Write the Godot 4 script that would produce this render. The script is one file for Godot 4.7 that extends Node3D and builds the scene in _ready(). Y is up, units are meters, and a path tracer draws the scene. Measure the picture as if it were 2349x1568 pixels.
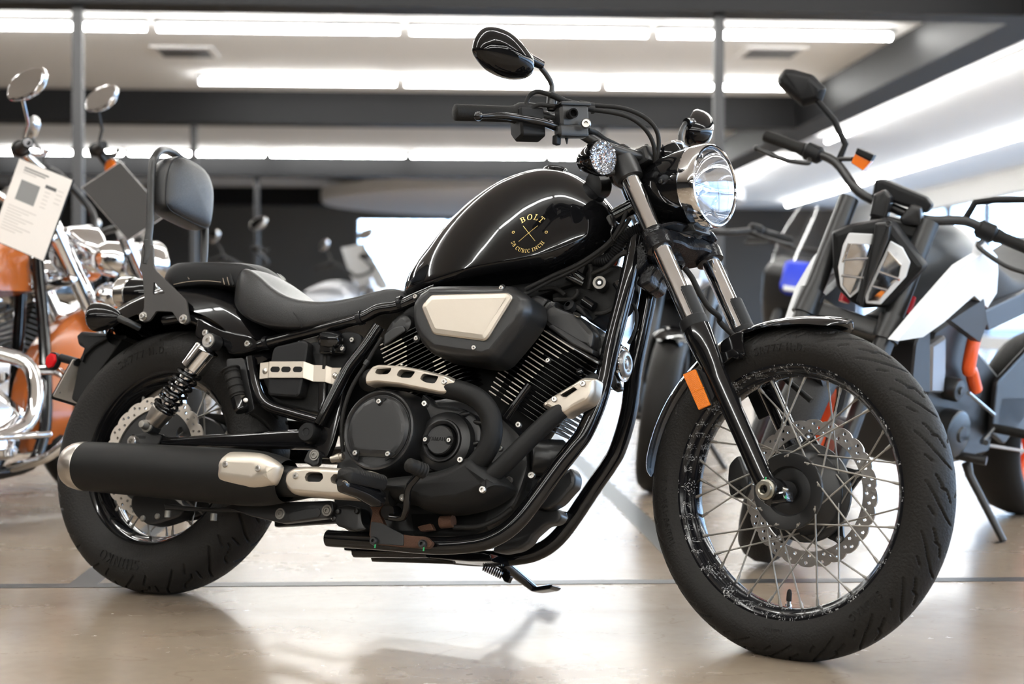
extends Node3D
# A black cruiser motorcycle on the polished floor of a motorcycle showroom.

var M := {}
const HALL_TURN := 0.05585   # the hall's long axis against the camera's

func _ready() -> void:
	# ---- camera
	var cam := Camera3D.new()
	cam.name = "camera"
	var lens := CameraAttributesPhysical.new()
	lens.frustum_focal_length = 55.023
	lens.frustum_focus_distance = 3.3
	lens.frustum_near = 0.05
	lens.frustum_far = 200.0
	lens.exposure_aperture = 3.2
	cam.attributes = lens
	cam.transform = Transform3D(Basis(Vector3.RIGHT, -0.01872) * Basis(Vector3.BACK, 0.00293), Vector3(0, 0.6772, 0))
	add_child(cam)
	cam.make_current()
	# ---- sky and exposure
	var env := Environment.new()
	var sky := ProceduralSkyMaterial.new()
	sky.sky_top_color = Color(0.6, 0.78, 1.0)
	sky.sky_horizon_color = Color(0.74, 0.87, 1.0)
	sky.ground_bottom_color = Color(0.45, 0.45, 0.46)
	sky.ground_horizon_color = Color(0.85, 0.88, 0.9)
	sky.sky_energy_multiplier = 3.0
	sky.ground_energy_multiplier = 1.5
	sky.sun_angle_max = 0.0
	env.background_mode = Environment.BG_SKY
	env.sky = Sky.new()
	env.sky.sky_material = sky
	env.tonemap_mode = Environment.TONE_MAPPER_LINEAR
	env.tonemap_exposure = 0.93
	env.sdfgi_enabled = true
	env.ssao_enabled = true
	env.ssil_enabled = true
	var we := WorldEnvironment.new()
	we.name = "environment"
	we.environment = env
	add_child(we)
	# ---- the scene
	make_materials()
	build_shop()
	build_bike()
	build_others()

# ------------------------------------------------------------------ mesh helpers
class MB:
	var v := PackedVector3Array()   # triangles, counter-clockwise seen from outside
	func tri(a: Vector3, b: Vector3, c: Vector3):
		v.append(a); v.append(b); v.append(c)
	func quad(a: Vector3, b: Vector3, c: Vector3, d: Vector3):
		tri(a, b, c); tri(a, c, d)
	func orient(from: int):
		if v.size() <= from: return
		var c := Vector3.ZERO
		for i in range(from, v.size()): c += v[i]
		c /= float(v.size() - from)
		var vol := 0.0
		for i in range(from, v.size(), 3): vol += (v[i] - c).dot((v[i + 1] - c).cross(v[i + 2] - c))
		if vol < 0.0:
			for i in range(from, v.size(), 3):
				var t := v[i + 1]; v[i + 1] = v[i + 2]; v[i + 2] = t
	func move(from: int, x: Transform3D):
		for i in range(from, v.size()): v[i] = x * v[i]
	func mirror_z(from: int = 0):
		var n := v.size()
		for i in range(from, n, 3):
			for k in [0, 2, 1]:
				var p := v[i + k]; v.append(Vector3(p.x, p.y, -p.z))

func to_mesh(b: MB, crease := 40.0) -> ArrayMesh:
	var v := b.v
	var nt := v.size() / 3
	var fn := PackedVector3Array(); fn.resize(nt)
	var un := PackedVector3Array(); un.resize(nt)
	var ids := PackedInt32Array(); ids.resize(v.size())
	var map := {}
	var faces := []
	for t in nt:
		var n := (v[t * 3 + 1] - v[t * 3]).cross(v[t * 3 + 2] - v[t * 3])
		fn[t] = n
		un[t] = n.normalized()
		for k in 3:
			var p := v[t * 3 + k] * 20000.0
			var key := Vector3i(roundi(p.x), roundi(p.y), roundi(p.z))
			var id: int = map.get(key, -1)
			if id < 0:
				id = faces.size(); map[key] = id
				faces.append(PackedInt32Array())
			ids[t * 3 + k] = id
			faces[id].append(t)
	var cc := cos(deg_to_rad(crease))
	var verts := PackedVector3Array(); verts.resize(v.size())
	var norms := PackedVector3Array(); norms.resize(v.size())
	for t in nt:
		for k in 3:
			var s := Vector3.ZERO
			var me := un[t]
			for f in faces[ids[t * 3 + k]]:
				if un[f].dot(me) > cc: s += fn[f]
			var at: int = t * 3 + (0 if k == 0 else 3 - k)
			verts[at] = v[t * 3 + k]
			norms[at] = s.normalized() if s.length_squared() > 1e-20 else me
	var arr := []
	arr.resize(Mesh.ARRAY_MAX)
	arr[Mesh.ARRAY_VERTEX] = verts
	arr[Mesh.ARRAY_NORMAL] = norms
	var m := ArrayMesh.new()
	if nt > 0: m.add_surface_from_arrays(Mesh.PRIMITIVE_TRIANGLES, arr)
	return m

func inst(called: String, mesh: Mesh, m: Material, parent: Node = self, x := Transform3D.IDENTITY) -> MeshInstance3D:
	var o := MeshInstance3D.new()
	o.name = called
	o.mesh = mesh
	o.material_override = m
	o.transform = x
	parent.add_child(o, true)
	return o

func part(called: String, b: MB, m: Material, parent: Node = self, crease := 40.0) -> MeshInstance3D:
	return inst(called, to_mesh(b, crease), m, parent)

func tag(o: Node, label: String, category := "", group := "", kind := "") -> Node:
	if label: o.set_meta("label", label)
	if category: o.set_meta("category", category)
	if group: o.set_meta("group", group)
	if kind: o.set_meta("kind", kind)
	return o

func thing(called: String, label: String, category: String, x := Transform3D.IDENTITY, group := "") -> Node3D:
	var o := Node3D.new()
	o.name = called
	o.transform = x
	add_child(o, true)
	tag(o, label, category, group)
	return o

func smooth(pts: Array, n := 6, closed := false) -> Array:
	var out := []
	var c := pts.size()
	for i in (c if closed else c - 1):
		var p0 = pts[posmod(i - 1, c)] if closed or i > 0 else pts[0] * 2.0 - pts[1]
		var p1 = pts[i]
		var p2 = pts[(i + 1) % c]
		var p3 = pts[(i + 2) % c] if closed or i + 2 < c else pts[c - 1] * 2.0 - pts[c - 2]
		# centripetal-like damping through uniform Catmull-Rom at tension 0.5
		for k in n:
			var t := float(k) / n
			out.append(0.5 * ((2.0 * p1) + (p2 - p0) * t + (2.0 * p0 - 5.0 * p1 + 4.0 * p2 - p3) * t * t + (3.0 * p1 - p0 - 3.0 * p2 + p3) * t * t * t))
	if not closed: out.append(pts[c - 1])
	return out

func arcs(pts: Array, r: float, n := 6) -> Array:   # polyline with its corners rounded by radius r
	var out := [pts[0]]
	for i in range(1, pts.size() - 1):
		var a = pts[i - 1] - pts[i]
		var c = pts[i + 1] - pts[i]
		var d: float = minf(r, minf(a.length(), c.length()) * 0.48)
		var p0 = pts[i] + a.normalized() * d
		var p2 = pts[i] + c.normalized() * d
		for k in n + 1:
			var t := float(k) / n
			out.append(p0 * (1 - t) * (1 - t) + pts[i] * 2.0 * t * (1 - t) + p2 * t * t)
	out.append(pts[pts.size() - 1])
	return out

func tube(b: MB, pts: Array, r, seg := 14, caps := true, ry := 1.0, up := Vector3.ZERO) -> void:
	var from := b.v.size()
	var n := pts.size()
	var t0: Vector3 = (pts[1] - pts[0]).normalized()
	var u := t0.cross(up if up != Vector3.ZERO else (Vector3.UP if absf(t0.y) < 0.9 else Vector3.RIGHT)).normalized()
	var rings := []
	for i in n:
		var t: Vector3 = (pts[mini(i + 1, n - 1)] - pts[maxi(i - 1, 0)]).normalized()
		u = (u - t * u.dot(t)).normalized()
		var w := t.cross(u)
		var rr: float = r[i] if r is Array else r
		var ring := PackedVector3Array()
		for k in seg:
			var a := TAU * k / seg
			ring.append(pts[i] + u * cos(a) * rr + w * sin(a) * rr * ry)
		rings.append(ring)
	skin(b, rings, true, caps)
	b.orient(from)

func skin(b: MB, rings: Array, closed := true, caps := true) -> void:   # rings of equal size, joined in order
	var seg: int = rings[0].size()
	for i in rings.size() - 1:
		var p: PackedVector3Array = rings[i]
		var q: PackedVector3Array = rings[i + 1]
		for k in (seg if closed else seg - 1):
			var l := (k + 1) % seg
			b.quad(p[k], p[l], q[l], q[k])
	if caps:
		for e in [0, rings.size() - 1]:
			var ring: PackedVector3Array = rings[e]
			var c := Vector3.ZERO
			for p in ring: c += p
			c /= seg
			for k in seg:
				if e == 0: b.tri(c, ring[(k + 1) % seg], ring[k])
				else: b.tri(c, ring[k], ring[(k + 1) % seg])

func frame_to(at: Vector3, axis: Vector3, side := Vector3.ZERO) -> Transform3D:   # z axis along axis
	var z := axis.normalized()
	var s := side if side != Vector3.ZERO else (Vector3.UP if absf(z.y) < 0.9 else Vector3.RIGHT)
	var x := s.cross(z).normalized()
	return Transform3D(Basis(x, z.cross(x), z), at)

func lathe(b: MB, prof: Array, at := Vector3.ZERO, axis := Vector3.BACK, seg := 40, a0 := 0.0, a1 := TAU, sx := 1.0) -> void:   # prof: Vector2(radius, height along axis)
	var from := b.v.size()
	var x := frame_to(at, axis)
	var full := absf(a1 - a0 - TAU) < 1e-4
	var rings := []
	for p in prof:
		var ring := PackedVector3Array()
		for k in (seg if full else seg + 1):
			var a := a0 + (a1 - a0) * k / seg
			ring.append(x * Vector3(cos(a) * p.x * sx, sin(a) * p.x, p.y))
		rings.append(ring)
	for i in rings.size() - 1:
		var p: PackedVector3Array = rings[i]
		var q: PackedVector3Array = rings[i + 1]
		var m := p.size()
		for k in (m if full else m - 1):
			var l := (k + 1) % m
			if prof[i].x > 1e-6: b.tri(p[k], p[l], q[l])
			if prof[i + 1].x > 1e-6: b.tri(p[k], q[l], q[k])
	b.orient(from)

func ell(b: MB, at: Vector3, r: Vector3, basis := Basis.IDENTITY, seg := 20) -> void:
	var from := b.v.size()
	var rows := seg / 2
	for i in rows:
		for k in seg:
			var q := []
			for c in [[i, k], [i, k + 1], [i + 1, k + 1], [i + 1, k]]:
				var th: float = PI * c[0] / rows
				var ph: float = TAU * (c[1] % seg) / seg
				q.append(at + basis * Vector3(r.x * sin(th) * cos(ph), r.y * cos(th), r.z * sin(th) * sin(ph)))
			if i > 0: b.tri(q[0], q[1], q[2])
			if i < rows - 1: b.tri(q[0], q[2], q[3])
	b.orient(from)

func inset(poly: Array, d: float) -> Array:   # miter offset; poly counter-clockwise, d > 0 goes inwards
	var out := []
	var n := poly.size()
	for i in n:
		var e0: Vector2 = (poly[i] - poly[posmod(i - 1, n)]).normalized()
		var e1: Vector2 = (poly[(i + 1) % n] - poly[i]).normalized()
		var n0 := Vector2(-e0.y, e0.x)
		var n1 := Vector2(-e1.y, e1.x)
		var m := (n0 + n1)
		m = m / maxf(m.length_squared() * 0.5, 0.35)
		out.append(poly[i] + m * d)
	return out

func ccw(poly: Array) -> Array:
	var a := 0.0
	for i in poly.size(): a += poly[i].cross(poly[(i + 1) % poly.size()])
	var p := poly.duplicate()
	if a < 0: p.reverse()
	return p

func rounded(poly: Array, r, n := 4) -> Array:   # corners rounded; r one number or one per corner
	var p := poly
	var out := []
	var c := p.size()
	for i in c:
		var rr: float = r[i] if r is Array else r
		var a: Vector2 = p[posmod(i - 1, c)] - p[i]
		var e: Vector2 = p[(i + 1) % c] - p[i]
		var d := minf(rr, minf(a.length(), e.length()) * 0.49)
		if d < 1e-5:
			out.append(p[i]); continue
		var p0: Vector2 = p[i] + a.normalized() * d
		var p2: Vector2 = p[i] + e.normalized() * d
		for k in n + 1:
			var t := float(k) / n
			out.append(p0 * (1 - t) * (1 - t) + p[i] * 2.0 * t * (1 - t) + p2 * t * t)
	return out

func keyhole(outer: Array, holes: Array) -> Array:
	var p := outer.duplicate()
	var hs := holes.duplicate()
	hs.sort_custom(func(a, c):
		var ma := -INF
		var mc := -INF
		for q in a: ma = maxf(ma, q.x)
		for q in c: mc = maxf(mc, q.x)
		return ma > mc)
	for h in hs:
		var hc := ccw(h); hc.reverse()
		var s := 0
		for i in hc.size():
			if hc[i].x > hc[s].x: s = i
		var best := INF
		var bi := 0
		for i in p.size():
			if p[i].x < hc[s].x: continue
			var d: float = p[i].distance_squared_to(hc[s])
			if d >= best: continue
			var ok := true
			for j in p.size():
				var k := (j + 1) % p.size()
				if p[j].is_equal_approx(p[i]) or p[k].is_equal_approx(p[i]): continue
				if Geometry2D.segment_intersects_segment(p[i], hc[s], p[j], p[k]) != null:
					ok = false; break
			if ok:
				best = d; bi = i
		var np := []
		for i in bi + 1: np.append(p[i])
		for i in hc.size() + 1: np.append(hc[(s + i) % hc.size()])
		for i in range(bi, p.size()): np.append(p[i])
		p = np
	return p

func slab(b: MB, poly: Array, layers: Array, x := Transform3D.IDENTITY, holes := []) -> void:   # layers: [inset, z], first to last; the ends are capped
	var from := b.v.size()
	var o := ccw(poly)
	var prev := []
	for li in layers.size():
		var cur := o if is_zero_approx(layers[li][0]) else inset(o, layers[li][0])
		var z: float = layers[li][1]
		if li > 0:
			var pz: float = layers[li - 1][1]
			for i in cur.size():
				var j := (i + 1) % cur.size()
				b.quad(Vector3(prev[i].x, prev[i].y, pz), Vector3(prev[j].x, prev[j].y, pz), Vector3(cur[j].x, cur[j].y, z), Vector3(cur[i].x, cur[i].y, z))
		if li == 0 or li == layers.size() - 1:
			var kh := keyhole(cur, holes) if holes else cur
			var idx := Geometry2D.triangulate_polygon(PackedVector2Array(kh))
			if idx.is_empty() and not holes: idx = Geometry2D.triangulate_polygon(PackedVector2Array(o))
			if idx.is_empty() and holes:
				kh = keyhole(o, holes)
				idx = Geometry2D.triangulate_polygon(PackedVector2Array(kh))
				for i in kh.size():
					var at := o.find(kh[i])
					if at >= 0: kh[i] = cur[at]
			if idx.is_empty(): print("slab: no triangles ", poly.size(), " ", poly[0])
			for t in range(0, idx.size(), 3):
				var p0: Vector2 = kh[idx[t]]
				var p1: Vector2 = kh[idx[t + 1]]
				var p2: Vector2 = kh[idx[t + 2]]
				var up := (p1 - p0).cross(p2 - p0) > 0
				if up != (li > 0):
					var w := p1; p1 = p2; p2 = w
				b.tri(Vector3(p0.x, p0.y, z), Vector3(p1.x, p1.y, z), Vector3(p2.x, p2.y, z))
		prev = cur
	var z0: float = layers[0][1]
	var z1: float = layers[layers.size() - 1][1]
	for h in holes:
		var hc := ccw(h)
		for i in hc.size():
			var j := (i + 1) % hc.size()
			b.quad(Vector3(hc[j].x, hc[j].y, z0), Vector3(hc[i].x, hc[i].y, z0), Vector3(hc[i].x, hc[i].y, z1), Vector3(hc[j].x, hc[j].y, z1))
	if z1 < z0:
		for i in range(from, b.v.size(), 3):
			var t := b.v[i + 1]; b.v[i + 1] = b.v[i + 2]; b.v[i + 2] = t
	if x != Transform3D.IDENTITY: b.move(from, x)

func plate(b: MB, poly: Array, z0: float, z1: float, bevel := 0.002, x := Transform3D.IDENTITY, holes := []) -> void:
	var s := signf(z1 - z0)
	if bevel > 0: slab(b, poly, [[bevel, z0], [0.0, z0 + s * bevel], [0.0, z1 - s * bevel], [bevel * 0.3, z1 - s * bevel * 0.3], [bevel, z1]], x, holes)
	else: slab(b, poly, [[0.0, z0], [0.0, z1]], x, holes)

func box(b: MB, at: Vector3, size: Vector3, bevel := 0.003, basis := Basis.IDENTITY) -> void:
	var h := size * 0.5
	var bv := minf(bevel, minf(h.x, minf(h.y, h.z)) * 0.9)
	var poly := [Vector2(-h.x, -h.y), Vector2(h.x, -h.y), Vector2(h.x, h.y), Vector2(-h.x, h.y)]
	if bv > 0: poly = rounded(poly, bv, 2)
	plate(b, poly, -h.z, h.z, bv, Transform3D(basis, at))

func ngon(n: int, r: float, c := Vector2.ZERO, a := 0.0, ry := -1.0) -> Array:
	var out := []
	for k in n: out.append(c + Vector2(cos(a + TAU * k / n) * r, sin(a + TAU * k / n) * (r if ry < 0 else ry)))
	return out

func slot(a: Vector2, c: Vector2, r: float, n := 8) -> Array:   # a long hole with round ends
	var out := []
	var ang := (c - a).angle()
	for k in n + 1: out.append(c + Vector2.from_angle(ang - PI / 2 + PI * k / n) * r)
	for k in n + 1: out.append(a + Vector2.from_angle(ang + PI / 2 + PI * k / n) * r)
	return out

func bolt(b: MB, at: Vector3, axis: Vector3, r: float, h := 0.006, hex := true) -> void:   # socket-head bolt on a surface
	var from := b.v.size()
	if hex: slab(b, ngon(14, r), [[0.0, -0.002], [0.0, h - r * 0.25], [r * 0.2, h]], Transform3D.IDENTITY, [])
	if hex: b.v.resize(b.v.size() - 14 * 3 + 6)
	if hex:
		var ring := ngon(14, r * 0.8)
		var hexr := ngon(6, r * 0.45)
		var kh := keyhole(ring, [hexr])
		var idx := Geometry2D.triangulate_polygon(PackedVector2Array(kh))
		for t in range(0, idx.size(), 3):
			var q := [kh[idx[t]], kh[idx[t + 1]], kh[idx[t + 2]]]
			if (q[1] - q[0]).cross(q[2] - q[0]) < 0: q.reverse()
			b.tri(Vector3(q[0].x, q[0].y, h), Vector3(q[1].x, q[1].y, h), Vector3(q[2].x, q[2].y, h))
		for i in 6:
			var p: Vector2 = hexr[i]
			var q: Vector2 = hexr[(i + 1) % 6]
			b.quad(Vector3(q.x, q.y, h * 0.3), Vector3(p.x, p.y, h * 0.3), Vector3(p.x, p.y, h), Vector3(q.x, q.y, h))
			b.tri(Vector3(0, 0, h * 0.3), Vector3(p.x, p.y, h * 0.3), Vector3(q.x, q.y, h * 0.3))
	else:
		lathe(b, [Vector2(r, -0.002), Vector2(r, h * 0.3), Vector2(r * 0.75, h * 0.8), Vector2(0, h)], Vector3.ZERO, Vector3.BACK, 12)
	b.move(from, frame_to(at, axis))

func grid(b: MB, nu: int, nv: int, f: Callable, close_u := false) -> void:   # f(u, v) with u, v from 0 to 1
	var from := b.v.size()
	var rows := []
	for j in nv + 1:
		var row := PackedVector3Array()
		for i in (nu if close_u else nu + 1): row.append(f.call(float(i) / nu, float(j) / nv))
		rows.append(row)
	skin(b, rows, close_u, false)

func helix(at: Vector3, axis: Vector3, r: float, turns: float, length: float, n := 14) -> Array:
	var x := frame_to(at, axis)
	var out := []
	var c := int(turns * n)
	for k in c + 1:
		var a := TAU * k / n
		out.append(x * Vector3(cos(a) * r, sin(a) * r, length * k / c))
	return out

func letters(text: String, size: float, depth: float, serif := false) -> Array:   # one mesh per character: [triangles, advance]
	var out := []
	var f := SystemFont.new()
	f.font_names = PackedStringArray(["Droid Serif" if serif else "Droid Sans"])
	for ch in text:
		var m := TextMesh.new()
		m.text = ch
		m.font = f
		m.font_size = 64
		m.pixel_size = size / 64.0
		m.depth = depth
		m.curve_step = 3.0
		var adv := f.get_string_size(ch, HORIZONTAL_ALIGNMENT_LEFT, -1, 64).x * size / 64.0
		var t := PackedVector3Array()
		if ch != " ":
			for s in m.get_surface_count():
				var arr := m.surface_get_arrays(s)
				var vs: PackedVector3Array = arr[Mesh.ARRAY_VERTEX]
				if arr[Mesh.ARRAY_INDEX] != null:
					for i in arr[Mesh.ARRAY_INDEX]: t.append(vs[i])
				else: t.append_array(vs)
		out.append([t, adv])
	return out

func put_letter(b: MB, t: PackedVector3Array, x: Transform3D) -> void:   # Godot's clockwise triangles turned round
	for i in range(0, t.size(), 3): b.tri(x * t[i], x * t[i + 2], x * t[i + 1])

func grid_mesh(nu: int, nv: int, f: Callable) -> ArrayMesh:   # a dense surface closed round u, with smooth normals
	var pos := PackedVector3Array(); pos.resize(nu * (nv + 1))
	for j in nv + 1:
		for i in nu: pos[j * nu + i] = f.call(float(i) / nu, float(j) / nv)
	var nor := PackedVector3Array(); nor.resize(pos.size())
	var idx := PackedInt32Array(); idx.resize(nu * nv * 6)
	var at := 0
	for j in nv + 1:
		for i in nu:
			var du := pos[j * nu + (i + 1) % nu] - pos[j * nu + posmod(i - 1, nu)]
			var dv := pos[mini(j + 1, nv) * nu + i] - pos[maxi(j - 1, 0) * nu + i]
			nor[j * nu + i] = dv.cross(du).normalized()
			if j < nv:
				var a := j * nu + i
				var c := j * nu + (i + 1) % nu
				for q in [a, c, a + nu, c, c + nu, a + nu]:
					idx[at] = q; at += 1
	var arr := []
	arr.resize(Mesh.ARRAY_MAX)
	arr[Mesh.ARRAY_VERTEX] = pos
	arr[Mesh.ARRAY_NORMAL] = nor
	arr[Mesh.ARRAY_INDEX] = idx
	var m := ArrayMesh.new()
	m.add_surface_from_arrays(Mesh.PRIMITIVE_TRIANGLES, arr)
	return m

func seg_dist(p: Vector2, a: Vector2, c: Vector2) -> float:
	var t := clampf((p - a).dot(c - a) / (c - a).length_squared(), 0.0, 1.0)
	return p.distance_to(a + (c - a) * t)

func tyre_mesh(half: Array, pattern: Array, repeats: int, nu := 960, nv := 60, depth := 0.004, width := 0.0026) -> ArrayMesh:
	# half: Vector2(z, r) from the bead to the crown; pattern: polylines of Vector2(turn within a repeat 0..1, distance across from the crown in metres)
	var prof := []
	for p in half: prof.append(p)
	for i in range(half.size() - 2, -1, -1): prof.append(Vector2(-half[i].x, half[i].y))
	var fine := smooth(prof, 8)
	var acc := [0.0]
	for i in range(1, fine.size()): acc.append(acc[i - 1] + fine[i].distance_to(fine[i - 1]))
	var total: float = acc[acc.size() - 1]
	var crown: float = half[half.size() - 1].y
	var step := TAU * crown / repeats
	# the groove depth over one repeat, on a small raster
	var rw := nu / repeats
	var ras := {}
	for j in nv + 1:
		var d := total * j / nv - total / 2
		var row := PackedFloat32Array(); row.resize(rw)
		for i in rw:
			var best := 1.0
			for side in 2:
				var dd := d if side == 0 else -d
				var u := float(i) / rw + (0.5 if side == 1 else 0.0)
				for shift in [-2, -1, 0, 1]:
					var p := Vector2((u + shift) * step, dd)
					for line in pattern:
						for k in line.size() - 1:
							best = minf(best, seg_dist(p, Vector2(line[k].x * step, line[k].y), Vector2(line[k + 1].x * step, line[k + 1].y)))
			row[i] = depth * clampf((width * 1.5 - best) / width, 0.0, 1.0)
		ras[j] = row
	var f := func(u: float, v: float) -> Vector3:
		var s := v * total
		var k := 0
		while k < acc.size() - 2 and acc[k + 1] < s: k += 1
		var q: Vector2 = fine[k].lerp(fine[k + 1], clampf((s - acc[k]) / (acc[k + 1] - acc[k]), 0, 1))
		var g: float = ras[roundi(v * nv)][roundi(u * nu) % rw]
		var r := q.y - g
		return Vector3(cos(u * TAU) * r, sin(u * TAU) * r, q.x)
	return grid_mesh(rw * repeats, nv, f)

func arc_text(b: MB, text: String, size: float, c: Vector3, r: float, mid: float, z: float, tilt: float, depth := 0.0012, spread := 1.0, inward := false) -> void:   # round a wheel facing +z, tops outwards
	var ls := letters(text, size, depth)
	var total := 0.0
	for l in ls: total += l[1] * spread
	var at := -total / 2
	for l in ls:
		var a: float = mid - (at + l[1] * spread / 2) / r * (-1.0 if inward else 1.0)
		var out := Vector3(cos(a), sin(a), 0)
		var tang := Vector3(sin(a), -cos(a), 0)
		if inward:
			out = -out; tang = -tang
		var bz := Vector3(0, 0, 1)
		var x := Transform3D(Basis(tang, out, bz) * Basis(Vector3.RIGHT, tilt), c + Vector3(cos(a), sin(a), 0) * r + bz * z)
		put_letter(b, l[0], x)
		at += l[1] * spread

func rotor(b: MB, r_out: float, r_in: float, waves: int, thick: float, bump := 0.005) -> void:   # wave brake disc in the xy plane
	var sec := TAU / waves
	for w in waves:
		var a0 := sec * w
		var poly := []
		for k in 9:
			var t := k / 8.0
			var rr := r_out - bump + bump * pow(sin(PI * t), 0.6)
			poly.append(Vector2.from_angle(a0 + sec * t) * rr)
		for k in 5: poly.append(Vector2.from_angle(a0 + sec * (1 - k / 4.0)) * r_in)
		var holes := []
		var band := r_out - bump - r_in
		for h in [[0.5, 0.86], [0.17, 0.55], [0.72, 0.3]]:
			holes.append(ngon(9, 0.004 if r_out > 0.14 else 0.0025, Vector2.from_angle(a0 + sec * h[0]) * (r_in + band * h[1])))
		slab(b, poly, [[0.0, -thick / 2], [0.0, thick / 2]], Transform3D.IDENTITY, holes)

# ------------------------------------------------------------------ materials
func lin(r: float, g: float, b: float) -> Color:
	return Color(r, g, b).linear_to_srgb()

func std(key: String, c: Color, rough: float, metal := 0.0) -> StandardMaterial3D:
	var m := StandardMaterial3D.new()
	m.resource_name = key
	m.albedo_color = c
	m.roughness = rough
	m.metallic = metal
	M[key] = m
	return m

func noise_tex(seed_: int, freq: float, size := 256, octaves := 4, ramp := [], normal := false, strength := 4.0) -> NoiseTexture2D:
	var n := FastNoiseLite.new()
	n.seed = seed_
	n.noise_type = FastNoiseLite.TYPE_SIMPLEX_SMOOTH
	n.frequency = freq
	n.fractal_octaves = octaves
	var t := NoiseTexture2D.new()
	t.noise = n
	t.width = size
	t.height = size
	t.seamless = true
	if normal:
		t.as_normal_map = true
		t.bump_strength = strength
	if ramp:
		var g := Gradient.new()
		g.offsets = PackedFloat32Array(ramp[0])
		g.colors = PackedColorArray(ramp[1])
		t.color_ramp = g
	return t

func grain(m: StandardMaterial3D, t: Texture2D, scale: float, amount: float) -> void:   # fine relief
	m.normal_enabled = true
	m.normal_texture = t
	m.normal_scale = amount
	m.uv1_triplanar = true
	m.uv1_scale = Vector3.ONE * scale

func make_materials() -> void:
	var fine := noise_tex(11, 0.05, 256, 3, [], true, 6.0)
	var m := std("paint", lin(0.004, 0.004, 0.0045), 0.04)
	m.metallic_specular = 0.42
	std("gloss_black", lin(0.005, 0.005, 0.0055), 0.07)
	m = std("powder_black", lin(0.008, 0.008, 0.009), 0.22)
	grain(m, fine, 9.0, 0.25)
	m = std("satin_black", lin(0.0135, 0.0135, 0.0138), 0.36)
	grain(m, fine, 40.0, 0.12)
	m = std("matte_black", lin(0.008, 0.0078, 0.0075), 0.55)
	grain(m, fine, 30.0, 0.1)
	m = std("plastic", lin(0.009, 0.009, 0.0095), 0.5)
	grain(m, fine, 60.0, 0.15)
	std("dark", lin(0.006, 0.006, 0.006), 0.6)
	m = std("rubber", lin(0.012, 0.0112, 0.0104), 0.62)
	grain(m, fine, 14.0, 0.22)
	m = std("tyre", lin(0.0125, 0.0115, 0.0105), 0.58)
	grain(m, fine, 10.0, 0.3)
	m = std("leather", lin(0.012, 0.012, 0.0125), 0.36)
	grain(m, noise_tex(5, 0.09, 256, 2, [], true, 8.0), 22.0, 0.35)
	m = std("leather_fine", lin(0.0095, 0.0095, 0.01), 0.5)
	grain(m, noise_tex(6, 0.12, 256, 2, [], true, 8.0), 45.0, 0.3)
	m = std("champagne", lin(0.62, 0.56, 0.48), 0.42, 0.85)
	grain(m, fine, 50.0, 0.08)
	m = std("brushed", lin(0.5, 0.47, 0.43), 0.34, 1.0)
	grain(m, noise_tex(8, 0.02, 256, 3, [], true, 6.0), 12.0, 0.15)
	std("chrome", lin(0.78, 0.78, 0.79), 0.05, 1.0)
	std("satin_chrome", lin(0.7, 0.69, 0.67), 0.2, 1.0)
	std("steel", lin(0.55, 0.53, 0.5), 0.28, 1.0)
	m = std("spoke_steel", lin(0.3, 0.285, 0.26), 0.5, 0.9)
	grain(m, fine, 60.0, 0.6)
	m = std("rim", Color.WHITE, 0.16)   # black enamel with flecks of white corrosion
	m.albedo_texture = fleck_texture()
	m.uv1_triplanar = true
	m.uv1_scale = Vector3.ONE * 6.0
	m = std("disc_steel", lin(0.42, 0.4, 0.38), 0.36, 1.0)
	grain(m, noise_tex(8, 0.02, 256, 3, [], true, 6.0), 16.0, 0.2)
	m = std("disc_bright", lin(0.66, 0.6, 0.53), 0.4, 0.9)
	std("fin_edge", lin(0.55, 0.5, 0.44), 0.4, 0.9)
	m = std("rust", lin(0.075, 0.032, 0.016), 0.8)
	grain(m, fine, 30.0, 0.8)
	std("gold", lin(0.75, 0.55, 0.2), 0.3, 0.6)
	std("thread", lin(0.3, 0.25, 0.19), 0.7)
	m = std("amber", lin(0.75, 0.16, 0.01), 0.22)
	m = std("amber_prism", lin(0.8, 0.2, 0.012), 0.2)
	var cells := Image.create(64, 64, false, Image.FORMAT_RGB8)
	for y in 64:
		for x in 64:
			var h := 1.0 - (absf(fposmod(x + y, 32.0) - 16.0) + absf(fposmod(x - y, 32.0) - 16.0)) / 32.0
			cells.set_pixel(x, y, Color(h, h, h))
	m.heightmap_enabled = true
	m.heightmap_texture = ImageTexture.create_from_image(cells)
	m.heightmap_scale = 0.12
	m.uv1_triplanar = true
	m.uv1_scale = Vector3.ONE * 130.0
	m = std("red_lens", lin(0.5, 0.008, 0.012), 0.15)
	std("orange_paint", lin(0.46, 0.12, 0.025), 0.18)
	std("orange_bright", lin(0.85, 0.11, 0.02), 0.3)
	std("white_paint", lin(0.78, 0.8, 0.82), 0.22)
	std("white_plastic", lin(0.72, 0.73, 0.74), 0.4)
	std("paper", lin(0.78, 0.74, 0.7), 0.6)
	std("card_dark", lin(0.032, 0.029, 0.026), 0.55)
	std("ink", lin(0.1, 0.1, 0.1), 0.6)
	std("ink_pale", lin(0.48, 0.45, 0.42), 0.6)
	std("print_photo", lin(0.22, 0.22, 0.22), 0.5)
	std("plate", lin(0.6, 0.57, 0.52), 0.45, 0.6)
	std("blue_paint", lin(0.03, 0.06, 0.6), 0.25)
	std("red_paint", lin(0.5, 0.02, 0.03), 0.25)
	std("pink_paint", lin(0.65, 0.05, 0.16), 0.3)
	std("cream_paint", lin(0.45, 0.38, 0.28), 0.3)
	std("silver_paint", lin(0.3, 0.3, 0.31), 0.3, 0.6)
	std("silver_dark", lin(0.06, 0.066, 0.074), 0.4, 0.3)
	m = std("leather_grey", lin(0.05, 0.05, 0.052), 0.6)
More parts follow.
